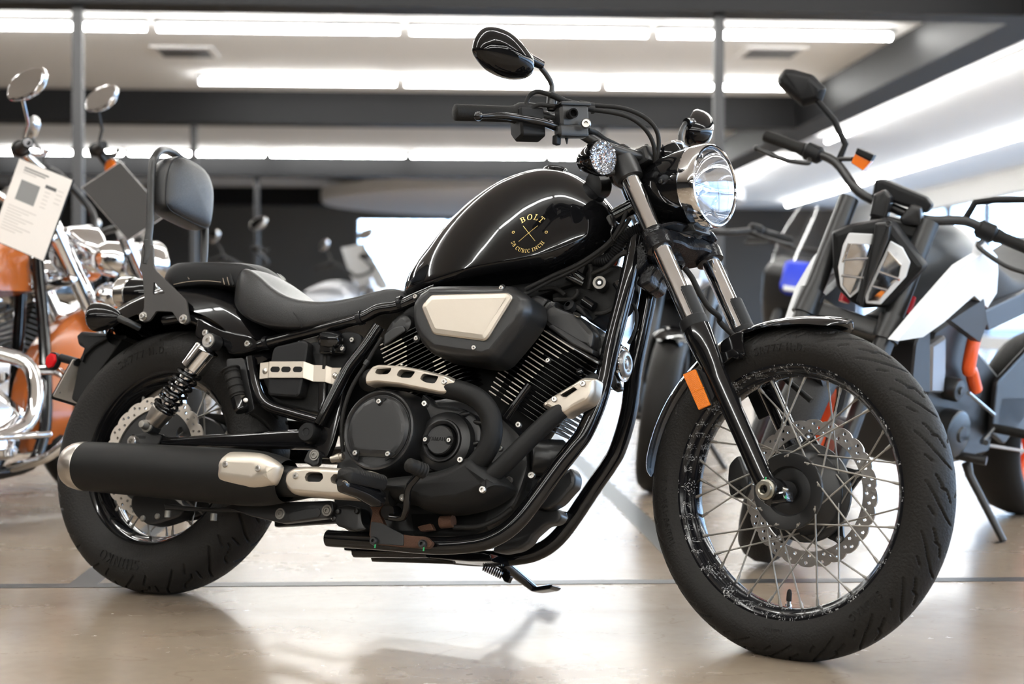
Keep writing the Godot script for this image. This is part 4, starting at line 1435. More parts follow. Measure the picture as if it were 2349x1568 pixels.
func bike_seat() -> void:
	var b := MB.new()
	var xs := [0.17, 0.182, 0.2, 0.23, 0.27, 0.32, 0.37, 0.42, 0.47, 0.52, 0.56, 0.595, 0.615, 0.632, 0.64]
	cushion(b, xs,
		[0.775, 0.788, 0.792, 0.788, 0.768, 0.735, 0.712, 0.705, 0.708, 0.722, 0.738, 0.748, 0.747, 0.735, 0.722],
		[0.75, 0.768, 0.776, 0.772, 0.752, 0.721, 0.7, 0.6935, 0.6975, 0.712, 0.729, 0.74, 0.738, 0.727, 0.717],
		[0.72, 0.7, 0.685, 0.664, 0.645, 0.63, 0.625, 0.628, 0.642, 0.66, 0.674, 0.688, 0.696, 0.704, 0.71],
		[0.06, 0.092, 0.112, 0.132, 0.145, 0.15, 0.148, 0.138, 0.122, 0.1, 0.082, 0.066, 0.054, 0.034, 0.01], 0.0, 64)
	var seat := bpart("rider_seat", b, M.leather, null, 70.0)
	# piping between the top and the side panel
	for sd: float in [1.0, -1.0]:
		b = MB.new()
		var pp := []
		for q in [Vector3(0.2339, 0.7524, 0.09), Vector3(0.2501, 0.7356, 0.105), Vector3(0.2763, 0.7135, 0.122), Vector3(0.3064, 0.6954, 0.132), Vector3(0.3396, 0.6825, 0.138), Vector3(0.3653, 0.6745, 0.14), Vector3(0.3915, 0.6635, 0.142), Vector3(0.4085, 0.6498, 0.143), Vector3(0.419, 0.6352, 0.142), Vector3(0.4202, 0.6273, 0.138)]: pp.append(Vector3(q.x, q.y, q.z * sd))
		tube(b, smooth(pp, 4), 0.0021, 6); part("piping", b, M.leather_fine, seat)
	# pillion pad
	b = MB.new()
	xs = [-0.075, -0.066, -0.05, -0.02, 0.03, 0.09, 0.15, 0.19, 0.212, 0.232, 0.243, 0.247]
	cushion(b, xs,
		[0.775, 0.8, 0.812, 0.818, 0.818, 0.817, 0.816, 0.812, 0.802, 0.785, 0.77, 0.762],
		[0.765, 0.784, 0.795, 0.802, 0.803, 0.802, 0.8, 0.796, 0.788, 0.775, 0.764, 0.758],
		[0.742, 0.74, 0.739, 0.738, 0.742, 0.745, 0.742, 0.737, 0.736, 0.738, 0.742, 0.747],
		[0.04, 0.06, 0.074, 0.086, 0.092, 0.094, 0.092, 0.086, 0.076, 0.055, 0.03, 0.012], 0.0, 48)
	var pad := bpart("pillion_seat", b, M.leather_fine, null, 70.0)
	for sd: float in [1.0, -1.0]:
		for line in [[Vector3(-0.0057, 0.7443, 0.0925), Vector3(0.0272, 0.7499, 0.0925), Vector3(0.0651, 0.7528, 0.0925), Vector3(0.0994, 0.7526, 0.0925), Vector3(0.1359, 0.7492, 0.0925)], [Vector3(-0.0334, 0.7995, 0.07), Vector3(-0.0031, 0.7871, 0.078), Vector3(0.0234, 0.7711, 0.088), Vector3(0.0371, 0.7582, 0.09)], [Vector3(0.1259, 0.7938, 0.07), Vector3(0.1317, 0.7776, 0.084), Vector3(0.1388, 0.76, 0.09), Vector3(0.1463, 0.7441, 0.09)], [Vector3(0.1366, 0.7937, 0.07), Vector3(0.1442, 0.7775, 0.084), Vector3(0.1519, 0.7599, 0.09), Vector3(0.1605, 0.7425, 0.09)], [Vector3(0.1688, 0.7957, 0.062), Vector3(0.1846, 0.7837, 0.072), Vector3(0.1957, 0.7681, 0.082), Vector3(0.1958, 0.7518, 0.084)]]:
			b = MB.new()
			var pp := []
			for q in line: pp.append(Vector3(q.x, q.y, (q.z + 0.0012) * sd))
			tube(b, smooth(pp, 5), 0.0009, 5); part("stitching", b, M.thread, pad)
		b = MB.new()
		var st := []
		for q in [Vector3(0.1441, 0.7961, 0.066), Vector3(0.1536, 0.7777, 0.083), Vector3(0.1628, 0.7595, 0.091), Vector3(0.1736, 0.7421, 0.091)]: st.append(Vector3(q.x, q.y, (q.z + 0.001) * sd))
		tube(b, smooth(st, 5), 0.0035, 8); part("strap_edge", b, M.leather_fine, pad)
func bike_rear() -> void:
	var c := Vector3(0, 0.323, 0)
	# rear fender
	var b := MB.new()
	var rings := []
	for i in 49:
		var t := i / 48.0
		var th := deg_to_rad(lerpf(38.0, 128.0, t))
		var e := (1.0 - t) * 90.0
		var hw := 0.104 * sqrt(clampf(1.0 - pow(1.0 - clampf(e / 9.0, 0.02, 1.0), 2.0), 0.0, 1.0))
		var crown := lerpf(0.428, 0.43, t) + 0.012 * sin(PI * t)
		var ring := PackedVector3Array()
		for k in 48:
			var q := -1.0 + k / 12.0 if k <= 24 else 1.0 - (k - 24) / 12.0
			var r := crown - 0.062 * pow(absf(q), 3.0)
			if absf(q) > 0.999: r -= 0.02
			if k > 24: r -= 0.004
			ring.append(c + Vector3(cos(th) * r, sin(th) * r, q * hw))
		rings.append(ring)
	skin(b, rings, true, true)
	b.orient(0)
	var fd := bpart("rear_fender", b, M.paint, null, 50.0)
	# strut that carries the fender and the shock absorber, right and left
	for sd: float in [1.0, -1.0]:
		b = MB.new()
		plate(b, smooth([Vector2(0.1043, 0.6098), Vector2(0.1035, 0.6435), Vector2(0.1075, 0.6525), Vector2(0.1237, 0.6484), Vector2(0.1575, 0.6326), Vector2(0.1899, 0.6224), Vector2(0.2249, 0.6173), Vector2(0.2556, 0.6135), Vector2(0.2735, 0.6067), Vector2(0.2906, 0.5944), Vector2(0.2939, 0.5867), Vector2(0.2846, 0.5772), Vector2(0.2635, 0.5707), Vector2(0.2381, 0.5672), Vector2(0.2116, 0.5684), Vector2(0.2017, 0.5808), Vector2(0.1804, 0.5932), Vector2(0.1602, 0.5993), Vector2(0.1414, 0.5975), Vector2(0.1219, 0.5988)], 2, true), 0.1 * sd, 0.119 * sd, 0.004)
		var strut := bpart("fender_strut", b, M.paint)
		for q in [Vector3(0.1373, 0.6163, 0.119), Vector3(0.265, 0.5908, 0.119)]:
			b = MB.new(); bolt(b, Vector3(q.x, q.y, 0.119 * sd), Vector3(0, 0, sd), 0.0085, 0.007); part("bolt", b, M.steel, strut)
		b = MB.new()
		tube(b, smooth([Vector3(-0.02, 0.655, 0.088 * sd), Vector3(0.05, 0.66, 0.09 * sd), Vector3(0.12, 0.64, 0.09 * sd), Vector3(0.2, 0.6, 0.095 * sd)], 6), 0.012, 12)
		part("strut_tube", b, M.gloss_black, strut)
		# shock absorber
		var top := Vector3(0.1738, 0.5905, 0.135)
		var low := Vector3(0.028, 0.3836, 0.128)
		top = Vector3(top.x, top.y, 0.138 * sd); low = Vector3(low.x, low.y, 0.13 * sd)
		var ax: Vector3 = (low - top).normalized()
		var L: float = (low - top).length()
		b = MB.new()
		tube(b, [top + ax * 0.018, top + ax * 0.02, top + ax * 0.024, top + ax * 0.078, top + ax * 0.08], [0.018, 0.03, 0.0315, 0.0315, 0.029], 32)
		var shock := bpart("shock_absorber", b, M.chrome)
		b = MB.new(); lathe(b, [Vector2(0.006, -0.016), Vector2(0.019, -0.016), Vector2(0.019, 0.014), Vector2(0.006, 0.014)], top, Vector3(0, 0, sd), 20); tube(b, [top, top + ax * 0.022], 0.013, 12); part("upper_eye", b, M.satin_black, shock)
		b = MB.new(); bolt(b, top + Vector3(0, 0, 0.014 * sd), Vector3(0, 0, sd), 0.011, 0.006); lathe(b, [Vector2(0.011, 0), Vector2(0.0165, 0), Vector2(0.0165, 0.003), Vector2(0.011, 0.003)], top + Vector3(0, 0, 0.013 * sd), Vector3(0, 0, sd), 20); part("upper_bolt", b, M.steel, shock)
		b = MB.new(); tube(b, [top + ax * 0.07, top + ax * (L - 0.05)], 0.0165, 26); part("damper_body", b, M.chrome, shock)
		b = MB.new()
		var hx := helix(top + ax * 0.078, ax, 0.0265, 6.0, L - 0.078 - 0.062, 18)
		hx = hx + helix(top + ax * (L - 0.062), ax, 0.0265, 1.0, 0.007, 18)
		tube(b, hx, 0.0046, 9); part("spring", b, M.gloss_black, shock)
		b = MB.new()
		tube(b, [top + ax * (L - 0.054), top + ax * (L - 0.052), top + ax * (L - 0.048), top + ax * (L - 0.03), top + ax * (L - 0.012), top + ax * (L - 0.008)], [0.018, 0.027, 0.0275, 0.0255, 0.0225, 0.016], 28); part("spring_seat", b, M.brushed, shock)
		b = MB.new()
		lathe(b, [Vector2(0.006, -0.018), Vector2(0.017, -0.018), Vector2(0.017, 0.012), Vector2(0.006, 0.012)], low, Vector3(0, 0, sd), 18)
		part("lower_eye", b, M.satin_black, shock)
		b = MB.new()
		lathe(b, [Vector2(0.016, 0.012), Vector2(0.016, 0.016), Vector2(0.011, 0.017), Vector2(0.0115, 0.028), Vector2(0.008, 0.036), Vector2(0.0, 0.038)], low, Vector3(0, 0, sd), 16); part("acorn_nut", b, M.spoke_steel, shock)
		# sissy bar plate
		b = MB.new()
		plate(b, rounded([Vector2(-0.1031, 0.8417), Vector2(-0.07, 0.8395), Vector2(-0.0557, 0.7826), Vector2(-0.044, 0.7709), Vector2(0.0623, 0.6976), Vector2(0.0698, 0.6755), Vector2(0.0833, 0.6433), Vector2(0.0699, 0.6362), Vector2(0.0486, 0.6448), Vector2(0.0261, 0.6683), Vector2(-0.0239, 0.6702), Vector2(-0.0389, 0.6459), Vector2(-0.0601, 0.6416), Vector2(-0.072, 0.6523), Vector2(-0.0632, 0.6753), Vector2(-0.0689, 0.7082), Vector2(-0.0883, 0.768), Vector2(-0.0987, 0.7764), Vector2(-0.1004, 0.7981)], 0.006, 3), 0.113 * sd, 0.1195 * sd, 0.0012, Transform3D.IDENTITY, [rounded([Vector2(-0.0466, 0.7444), Vector2(-0.0433, 0.7115), Vector2(-0.0052, 0.7146)], 0.004, 3)])
		var plate_o := bpart("sissy_bar_plate", b, M.bracket_grey)
		for q in [Vector3(-0.0599, 0.6561, 0.12), Vector3(0.0636, 0.6501, 0.12)]:
			b = MB.new(); bolt(b, Vector3(q.x, q.y, 0.1195 * sd), Vector3(0, 0, sd), 0.008, 0.009); lathe(b, [Vector2(0.008, 0), Vector2(0.0115, 0), Vector2(0.0115, 0.002), Vector2(0.008, 0.002)], Vector3(q.x, q.y, 0.1195 * sd), Vector3(0, 0, sd), 18); part("bolt", b, M.steel, plate_o)
	# sissy bar hoop
	b = MB.new()
	var leg := [Vector3(-0.0823, 0.7991, 0.114), Vector3(-0.0917, 0.8498, 0.113), Vector3(-0.0968, 0.8985, 0.112), Vector3(-0.1107, 0.9766, 0.112), Vector3(-0.1244, 1.0491, 0.108), Vector3(-0.1293, 1.0759, 0.1), Vector3(-0.138, 1.102, 0.075), Vector3(-0.1522, 1.1179, 0.04)]
	var hoop := []
	for p in leg: hoop.append(p)
	hoop.append(Vector3(leg[7].x - 0.008, leg[7].y + 0.008, 0))
	for i in range(leg.size() - 1, -1, -1): hoop.append(Vector3(leg[i].x, leg[i].y, -leg[i].z))
	tube(b, smooth(hoop, 6), 0.0098, 18)
	var sb := bpart("sissy_bar", b, M.satin_black)
	for sd: float in [1.0, -1.0]:
		b = MB.new(); tube(b, [Vector3(leg[0].x - 0.003, leg[0].y - 0.008, leg[0].z * sd), Vector3(leg[0].x, leg[0].y + 0.02, leg[0].z * sd), Vector3(leg[1].x, leg[1].y, leg[1].z * sd), Vector3(leg[1].x, leg[1].y + 0.003, leg[1].z * sd)], [0.009, 0.0118, 0.0118, 0.009], 16); part("sleeve", b, M.satin_black, sb)
	# backrest pad
	b = MB.new()
	var shape := []
	for q in [[-0.098, -0.07], [-0.085, -0.092], [-0.05, -0.1], [0.05, -0.1], [0.085, -0.092], [0.098, -0.07], [0.1, 0.0], [0.09, 0.045], [0.065, 0.075], [0.03, 0.088], [-0.03, 0.088], [-0.065, 0.075], [-0.09, 0.045], [-0.1, 0.0]]: shape.append(Vector2(q[0], q[1]))
	shape = smooth(shape, 3, true)
	rings = []
	for q in [[0.3, -0.03], [0.85, -0.03], [0.95, -0.026], [0.985, -0.016], [1.0, 0.0], [0.985, 0.016], [0.95, 0.027], [0.88, 0.034], [0.7, 0.04], [0.4, 0.044], [0.1, 0.0455]]:
		var ring := PackedVector3Array()
		for p in shape: ring.append(Vector3(q[1], p.y * 0.88 * q[0], -p.x * q[0]))
		rings.append(ring)
	skin(b, rings, true, true)
	b.orient(0)
	b.move(0, Transform3D(Basis(Vector3.BACK, 0.1), Vector3(-0.108, 1.022, 0)))
	var pad := bpart("backrest", b, M.leather, null, 50.0)
	b = MB.new()
	var seam := []
	for i in shape.size() + 1: seam.append(Transform3D(Basis(Vector3.BACK, 0.1), Vector3(-0.108, 1.022, 0)) * Vector3(0.026, shape[i % shape.size()].y * 0.88 * 0.955, -shape[i % shape.size()].x * 0.955))
	tube(b, seam, 0.002, 6, false); part("piping", b, M.leather_fine, pad)
	# tail lamp
	var tc := Vector3(-0.212, 0.7475, 0)
	b = MB.new(); lathe(b, [Vector2(0, 0.075), Vector2(0.02, 0.072), Vector2(0.033, 0.06), Vector2(0.0385, 0.035), Vector2(0.04, 0.0), Vector2(0.04, -0.012)], tc, Vector3(1, -0.05, 0), 36)
	var tl := bpart("tail_lamp", b, M.paint)
	b = MB.new(); lathe(b, [Vector2(0.04, 0.003), Vector2(0.0425, 0.001), Vector2(0.043, -0.002), Vector2(0.043, -0.028), Vector2(0.041, -0.032), Vector2(0.037, -0.033), Vector2(0.036, -0.028)], tc, Vector3(1, -0.05, 0), 40); part("chrome_ring", b, M.satin_chrome, tl)
	b = MB.new(); lathe(b, [Vector2(0.0368, -0.028), Vector2(0.03, -0.036), Vector2(0, -0.04)], tc, Vector3(1, -0.05, 0), 30); part("red_lens", b, M.red_lens, tl)
	b = MB.new(); tube(b, [tc + Vector3(0.03, -0.03, 0), Vector3(-0.17, 0.7, 0)], 0.016, 14); part("mount", b, M.gloss_black, tl)
	# rear turn signals
	for sd: float in [1.0, -1.0]:
		make_signal(bike, Vector3(-0.182, 0.6465, 0.152 * sd), Vector3(-1, 0, 0.06 * sd), 0.0345, [Vector3(-0.115, 0.646, 0.15 * sd), Vector3(-0.09, 0.637, 0.14 * sd), Vector3(-0.075, 0.63, 0.11 * sd)], "turn_signal", false)
	# plastic tail piece and number plate
	b = MB.new()
	plate(b, rounded([Vector2(-0.319, 0.6202), Vector2(-0.3047, 0.633), Vector2(-0.2463, 0.6294), Vector2(-0.2039, 0.6281), Vector2(-0.1518, 0.6185), Vector2(-0.1714, 0.6133), Vector2(-0.2059, 0.618), Vector2(-0.2554, 0.5938), Vector2(-0.2832, 0.5665), Vector2(-0.2883, 0.5512), Vector2(-0.286, 0.5884), Vector2(-0.3071, 0.5966)], 0.005), -0.06, 0.06, 0.006)
	var tail := bpart("tail_piece", b, M.plastic)
	b = MB.new()
	plate(b, rounded([Vector2(-0.2929, 0.5704), Vector2(-0.2125, 0.6288), Vector2(-0.1696, 0.6242), Vector2(-0.2042, 0.5718), Vector2(-0.2331, 0.5311), Vector2(-0.2514, 0.4805), Vector2(-0.2726, 0.4433), Vector2(-0.3078, 0.4573), Vector2(-0.3052, 0.4926), Vector2(-0.3038, 0.5432)], 0.008), -0.045, 0.05, 0.004)
	part("inner_flap", b, M.matte_black, tail)
	b = MB.new()
	plate(b, rounded([Vector2(-0.066, -0.058), Vector2(0.066, -0.058), Vector2(0.066, 0.058), Vector2(-0.066, 0.058)], 0.008), -0.004, 0.0, 0.001, Transform3D(Basis(Vector3(0, 0, -1), Vector3(0.42, 0.907, 0), Vector3(-0.907, 0.42, 0)) , Vector3(-0.338, 0.508, 0.0)))
	var np := bpart("plate_holder", b, M.plastic)
	b = MB.new()
	plate(b, rounded([Vector2(-0.066, -0.05), Vector2(0.06, -0.05), Vector2(0.06, 0.058), Vector2(-0.066, 0.058)], 0.006), -0.0065, -0.004, 0.0006, Transform3D(Basis(Vector3(0, 0, -1), Vector3(0.42, 0.907, 0), Vector3(-0.907, 0.42, 0)) , Vector3(-0.338, 0.508, 0.0)), [ngon(8, 0.003, Vector2(-0.05, -0.035))])
	part("blank_plate", b, M.plate, np)
	b = MB.new(); tube(b, [Vector3(-0.3647, 0.5642, 0.05), Vector3(-0.3061, 0.5533, 0.05)], 0.011, 10); part("reflector_arm", b, M.plastic, np)
	b = MB.new()
	var rc := Vector3(-0.3862, 0.5541, 0.055)
	lathe(b, [Vector2(0, 0.004), Vector2(0.0225, 0.004), Vector2(0.0235, 0.0), Vector2(0.0235, -0.008), Vector2(0, -0.008)], rc, Vector3(-0.12, 0.02, 0.99), 32)
	part("reflector_frame", b, M.plastic, np)
	b = MB.new(); lathe(b, [Vector2(0.0205, 0.004), Vector2(0.02, 0.0075), Vector2(0.016, 0.0095), Vector2(0, 0.0105)], rc, Vector3(-0.12, 0.02, 0.99), 7); part("red_reflector", b, M.red_lens, np, 10.0)
	# swing arm
	for sd: float in [1.0, -1.0]:
		b = MB.new()
		plate(b, rounded([Vector2(0.0444, 0.3729), Vector2(0.0711, 0.3645), Vector2(0.4338, 0.3966), Vector2(0.4895, 0.4009), Vector2(0.5021, 0.349), Vector2(0.4679, 0.3523), Vector2(0.0756, 0.3426), Vector2(-0.0333, 0.3422), Vector2(-0.0511, 0.3455), Vector2(-0.0435, 0.3601), Vector2(0.0025, 0.373)], 0.01), 0.092 * sd, 0.117 * sd, 0.008)
		var arm := bpart("swing_arm", b, M.gloss_black)
		b = MB.new()
		plate(b, rounded([Vector2(-0.0407, 0.3478), Vector2(-0.0303, 0.3591), Vector2(0.0012, 0.3697), Vector2(0.0176, 0.372), Vector2(0.0566, 0.3651), Vector2(0.0526, 0.3442), Vector2(-0.0263, 0.34)], 0.006), 0.117 * sd, 0.1225 * sd, 0.001)
		part("axle_plate", b, M.satin_black, arm)
		b = MB.new(); bolt(b, Vector3(-0.0193, 0.3465, 0.1225) * Vector3(1, 1, sd), Vector3(0, 0, sd), 0.014, 0.014, true); part("axle_nut", b, M.steel, arm)
		b = MB.new(); box(b, Vector3(-0.0302, 0.346, 0.123) * Vector3(1, 1, sd), Vector3(0.006, 0.012, 0.004), 0.001); part("paint_mark", b, M.green_mark, arm)
		for k in 11:
			b = MB.new(); box(b, Vector3(-0.0071, 0.3588, 0.1225) * Vector3(1, 1, sd) + Vector3(-0.013 + k * 0.003, 0.0, 0), Vector3(0.001, 0.007, 0.0012), 0.0002); part("scale_mark", b, M.dark, arm)
		b = MB.new()
		lathe(b, [Vector2(0, 0.0025), Vector2(0.008, 0.0025), Vector2(0.0095, 0.004), Vector2(0.0195, 0.004), Vector2(0.022, 0.0), Vector2(0.023, -0.012), Vector2(0.023, -0.06)], Vector3(0.4793, 0.3852, 0.142) * Vector3(1, 1, sd), Vector3(0, 0, sd), 32)
		var cap := part("pivot_cap", b, M.plastic, arm)
	# rear caliper
	b = MB.new()
	plate(b, rounded([Vector2(-0.0221, 0.2251), Vector2(0.0762, 0.2355), Vector2(0.1443, 0.2031), Vector2(0.1328, 0.1795), Vector2(0.0753, 0.1595), Vector2(0.0432, 0.1541), Vector2(0.002, 0.1714), Vector2(-0.0196, 0.1934)], 0.012), 0.052, 0.1, 0.006)
	var cal := bpart("rear_caliper", b, M.satin_black)
	for q in [Vector3(0.0251, 0.1691, 0.1), Vector3(0.0672, 0.1766, 0.1)]:
		b = MB.new(); bolt(b, q, Vector3(0, 0, 1), 0.0075, 0.006, false); part("bolt", b, M.spoke_steel, cal)
	# folded passenger pegs
	for sd: float in [1.0, -1.0]:
		b = MB.new()
		plate(b, rounded([Vector2(0.2129, 0.5483), Vector2(0.2158, 0.5539), Vector2(0.2587, 0.5567), Vector2(0.2654, 0.5492), Vector2(0.3134, 0.4375), Vector2(0.308, 0.432), Vector2(0.2916, 0.4229), Vector2(0.2846, 0.4259), Vector2(0.2805, 0.4408), Vector2(0.2657, 0.5055), Vector2(0.2552, 0.5337), Vector2(0.217, 0.5341)], 0.004), 0.118 * sd, 0.124 * sd, 0.001)
		var pk := bpart("peg_bracket", b, M.satin_black)
		b = MB.new()
		var p0 := Vector3(0.2441, 0.5268, 0.145) * Vector3(1, 1, sd)
		var p1 := Vector3(0.2829, 0.4481, 0.142) * Vector3(1, 1, sd)
		var pts := []
		var rr := []
		for k in 33:
			var t := k / 32.0
			pts.append(p0.lerp(p1, t * 0.86)); rr.append(0.0172 + (0.0012 if k % 8 < 6 else -0.0012) - (0.004 if k == 0 else 0.0) + (0.004 if k == 1 or k == 2 else 0.0))
		tube(b, pts, rr, 20); part("passenger_peg", b, M.rubber, pk)
		b = MB.new(); var x := frame_to(p0.lerp(p1, 0.86), p1 - p0)
		slab(b, ngon(8, 0.0185), [[0.002, 0.0], [0.0, 0.002], [0.0, 0.03], [0.003, 0.036]], x); part("peg_hinge", b, M.gloss_black, pk)
		b = MB.new(); lathe(b, [Vector2(0.0055, 0), Vector2(0.0055, 0.004), Vector2(0, 0.0055)], Vector3(0.3113, 0.4501, 0.157) * Vector3(1, 1, sd), Vector3(0.3, 0, 0.95 * sd), 12); part("hinge_pin", b, M.steel, pk)

func bike_frame() -> void:
	var b := MB.new()
	# the two tubes that run from the steering head down round the engine
	var right := [Vector3(1.185, 0.86, 0.045), Vector3(1.1827, 0.7644, 0.06), Vector3(1.1625, 0.599, 0.07), Vector3(1.155, 0.5003, 0.082), Vector3(1.1354, 0.4218, 0.092), Vector3(1.1158, 0.3847, 0.098), Vector3(1.084, 0.3357, 0.102), Vector3(1.0329, 0.2524, 0.107), Vector3(1.0008, 0.2115, 0.11), Vector3(0.9661, 0.1863, 0.112), Vector3(0.9213, 0.1708, 0.113), Vector3(0.8316, 0.1591, 0.115), Vector3(0.6867, 0.158, 0.115), Vector3(0.5548, 0.157, 0.11)]
	for sd: float in [1.0, -1.0]:
		b = MB.new()
		var pts := []
		for p in right: pts.append(Vector3(p.x, p.y, p.z * sd))
		tube(b, smooth(pts, 5), 0.0188, 22)
		var o := bpart("down_tube", b, M.gloss_black)
		b = MB.new()
		tube(b, smooth([Vector3(0.5841, 0.1382, 0.04) * Vector3(1, 1, sd), Vector3(0.7821, 0.1499, 0.06) * Vector3(1, 1, sd)], 2), 0.014, 10)
		part("cross_rail", b, M.gloss_black, o)
	b = MB.new()
	plate(b, [Vector2(0.526, 0.1547), Vector2(0.8247, 0.17), Vector2(0.9008, 0.1608), Vector2(0.907, 0.1448), Vector2(0.8497, 0.1405), Vector2(0.5281, 0.1421)], -0.09, 0.0, 0.003)
	bpart("belly_plate", b, M.gloss_black)
	# steering head and neck casting
	b = MB.new()
	lathe(b, [Vector2(0.022, 0.15), Vector2(0.034, 0.152), Vector2(0.035, 0.19), Vector2(0.03, 0.2), Vector2(0.03, 0.27), Vector2(0.034, 0.28), Vector2(0.034, 0.31), Vector2(0.022, 0.312)], FN * 1.487, FA, 32)
	var neck := bpart("steering_head", b, M.powder_black)
	for sd: float in [1.0, -1.0]:
		b = MB.new(); plate(b, rounded([Vector2(1.1713, 0.8202), Vector2(1.1851, 0.8349), Vector2(1.2052, 0.8382), Vector2(1.2166, 0.8269), Vector2(1.2257, 0.812), Vector2(1.22, 0.7948), Vector2(1.2091, 0.7778), Vector2(1.1974, 0.768), Vector2(1.1779, 0.783)], 0.006), 0.02 * sd, 0.066 * sd, 0.006); part("neck_lug", b, M.powder_black, neck)
		b = MB.new(); plate(b, rounded([Vector2(1.1985, 0.7851), Vector2(1.2103, 0.7949), Vector2(1.233, 0.7971), Vector2(1.2442, 0.7871), Vector2(1.2305, 0.7725), Vector2(1.2275, 0.7528), Vector2(1.2081, 0.743), Vector2(1.1943, 0.753), Vector2(1.2004, 0.7678)], 0.006), 0.0, 0.05 * sd, 0.006); part("gusset", b, M.powder_black, neck)
	for q in [Vector3(1.2105, 0.8309, 0.062), Vector3(1.2191, 0.8152, 0.062)]:
		b = MB.new(); lathe(b, [Vector2(0.003, 0), Vector2(0.0055, 0), Vector2(0.0055, 0.012), Vector2(0.003, 0.012), Vector2(0.003, 0.0)], q, Vector3(0.2, 0, 1), 14); part("pipe_end", b, M.powder_black, neck)
	# backbone and seat rails
	b = MB.new(); tube(b, [Vector3(1.15, 0.88, 0), Vector3(1.0, 0.8, 0), Vector3(0.62, 0.68, 0)], 0.03, 18); bpart("backbone", b, M.gloss_black)
	for sd: float in [1.0, -1.0]:
		b = MB.new(); tube(b, [Vector3(1.1357, 0.8996, 0.06) * Vector3(1, 1, sd), Vector3(1.1726, 0.9237, 0.055) * Vector3(1, 1, sd)], 0.017, 16); bpart("neck_tube", b, M.gloss_black)
		b = MB.new()
		tube(b, smooth([Vector3(0.28, 0.5889, 0.105) * Vector3(1, 1, sd), Vector3(0.3129, 0.5971, 0.108) * Vector3(1, 1, sd), Vector3(0.4346, 0.6266, 0.108) * Vector3(1, 1, sd), Vector3(0.5532, 0.6576, 0.106) * Vector3(1, 1, sd), Vector3(0.5974, 0.6784, 0.104) * Vector3(1, 1, sd), Vector3(0.6454, 0.6861, 0.103) * Vector3(1, 1, sd), Vector3(0.6912, 0.7054, 0.102) * Vector3(1, 1, sd), Vector3(0.739, 0.7263, 0.1) * Vector3(1, 1, sd)], 5), 0.0135, 16)
		var rail := bpart("seat_rail", b, M.gloss_black)
		for q in [Vector3(0.3094, 0.597, 0.108), Vector3(0.5547, 0.6585, 0.106), Vector3(0.6542, 0.6935, 0.103)]:
			b = MB.new(); tube(b, [q * Vector3(1, 1, sd) + Vector3(-0.005, -0.0015, 0), q * Vector3(1, 1, sd) + Vector3(0.005, 0.0015, 0)], 0.0168, 16); part("weld", b, M.powder_black, rail)
		# rear side tube: down behind the box and forward to the pivot
		b = MB.new()
		tube(b, smooth([Vector3(0.2677, 0.56, 0.108) * Vector3(1, 1, sd), Vector3(0.2837, 0.5242, 0.112) * Vector3(1, 1, sd), Vector3(0.3049, 0.4884, 0.118) * Vector3(1, 1, sd), Vector3(0.3267, 0.4622, 0.122) * Vector3(1, 1, sd), Vector3(0.3606, 0.4421, 0.125) * Vector3(1, 1, sd), Vector3(0.4186, 0.429, 0.125) * Vector3(1, 1, sd), Vector3(0.4932, 0.4146, 0.125) * Vector3(1, 1, sd)], 5), 0.0125, 16)
		bpart("side_tube", b, M.gloss_black)
		# slanted tube by the engine
		b = MB.new()
		tube(b, smooth([Vector3(0.606, 0.6405, 0.105) * Vector3(1, 1, sd), Vector3(0.5808, 0.5895, 0.112) * Vector3(1, 1, sd), Vector3(0.551, 0.541, 0.118) * Vector3(1, 1, sd), Vector3(0.5355, 0.5017, 0.122) * Vector3(1, 1, sd), Vector3(0.5149, 0.4457, 0.125) * Vector3(1, 1, sd), Vector3(0.4993, 0.4075, 0.125) * Vector3(1, 1, sd)], 5), 0.014, 16)
		bpart("pivot_tube", b, M.gloss_black)
		b = MB.new(); plate(b, rounded([Vector2(0.5341, 0.5322), Vector2(0.5436, 0.526), Vector2(0.5446, 0.4313), Vector2(0.5356, 0.3684), Vector2(0.5245, 0.3331), Vector2(0.4905, 0.3316), Vector2(0.4874, 0.3498), Vector2(0.4893, 0.4106), Vector2(0.5169, 0.4515), Vector2(0.5329, 0.5025)], 0.006), 0.098 * sd, 0.116 * sd, 0.004)
		var pv := bpart("pivot_plate", b, M.gloss_black)
		b = MB.new(); plate(b, rounded([Vector2(0.4711, 0.3209), Vector2(0.4797, 0.3466), Vector2(0.4956, 0.352), Vector2(0.5122, 0.3417), Vector2(0.5128, 0.3165), Vector2(0.4991, 0.3096)], 0.006), 0.112 * sd, 0.128 * sd, 0.003); part("lug", b, M.satin_black, pv)
		b = MB.new(); bolt(b, Vector3(0.4997, 0.3365, 0.128) * Vector3(1, 1, sd), Vector3(0, 0, sd), 0.0095, 0.004); lathe(b, [Vector2(0.0095, 0), Vector2(0.0125, 0), Vector2(0.0125, 0.003), Vector2(0.0095, 0.003)], Vector3(0.4997, 0.3365, 0.128) * Vector3(1, 1, sd), Vector3(0, 0, sd), 18); part("bolt", b, M.spoke_steel, pv)
	# side box with the silver strap
	b = MB.new(); plate(b, rounded([Vector2(0.3283, 0.554), Vector2(0.3371, 0.5915), Vector2(0.3961, 0.6064), Vector2(0.417, 0.6034), Vector2(0.4561, 0.5519), Vector2(0.4785, 0.4349), Vector2(0.3565, 0.4547), Vector2(0.3329, 0.4713), Vector2(0.3052, 0.5098), Vector2(0.2902, 0.549)], 0.01), -0.1, 0.098, 0.006)
	var sbx := bpart("battery_box", b, M.matte_black)
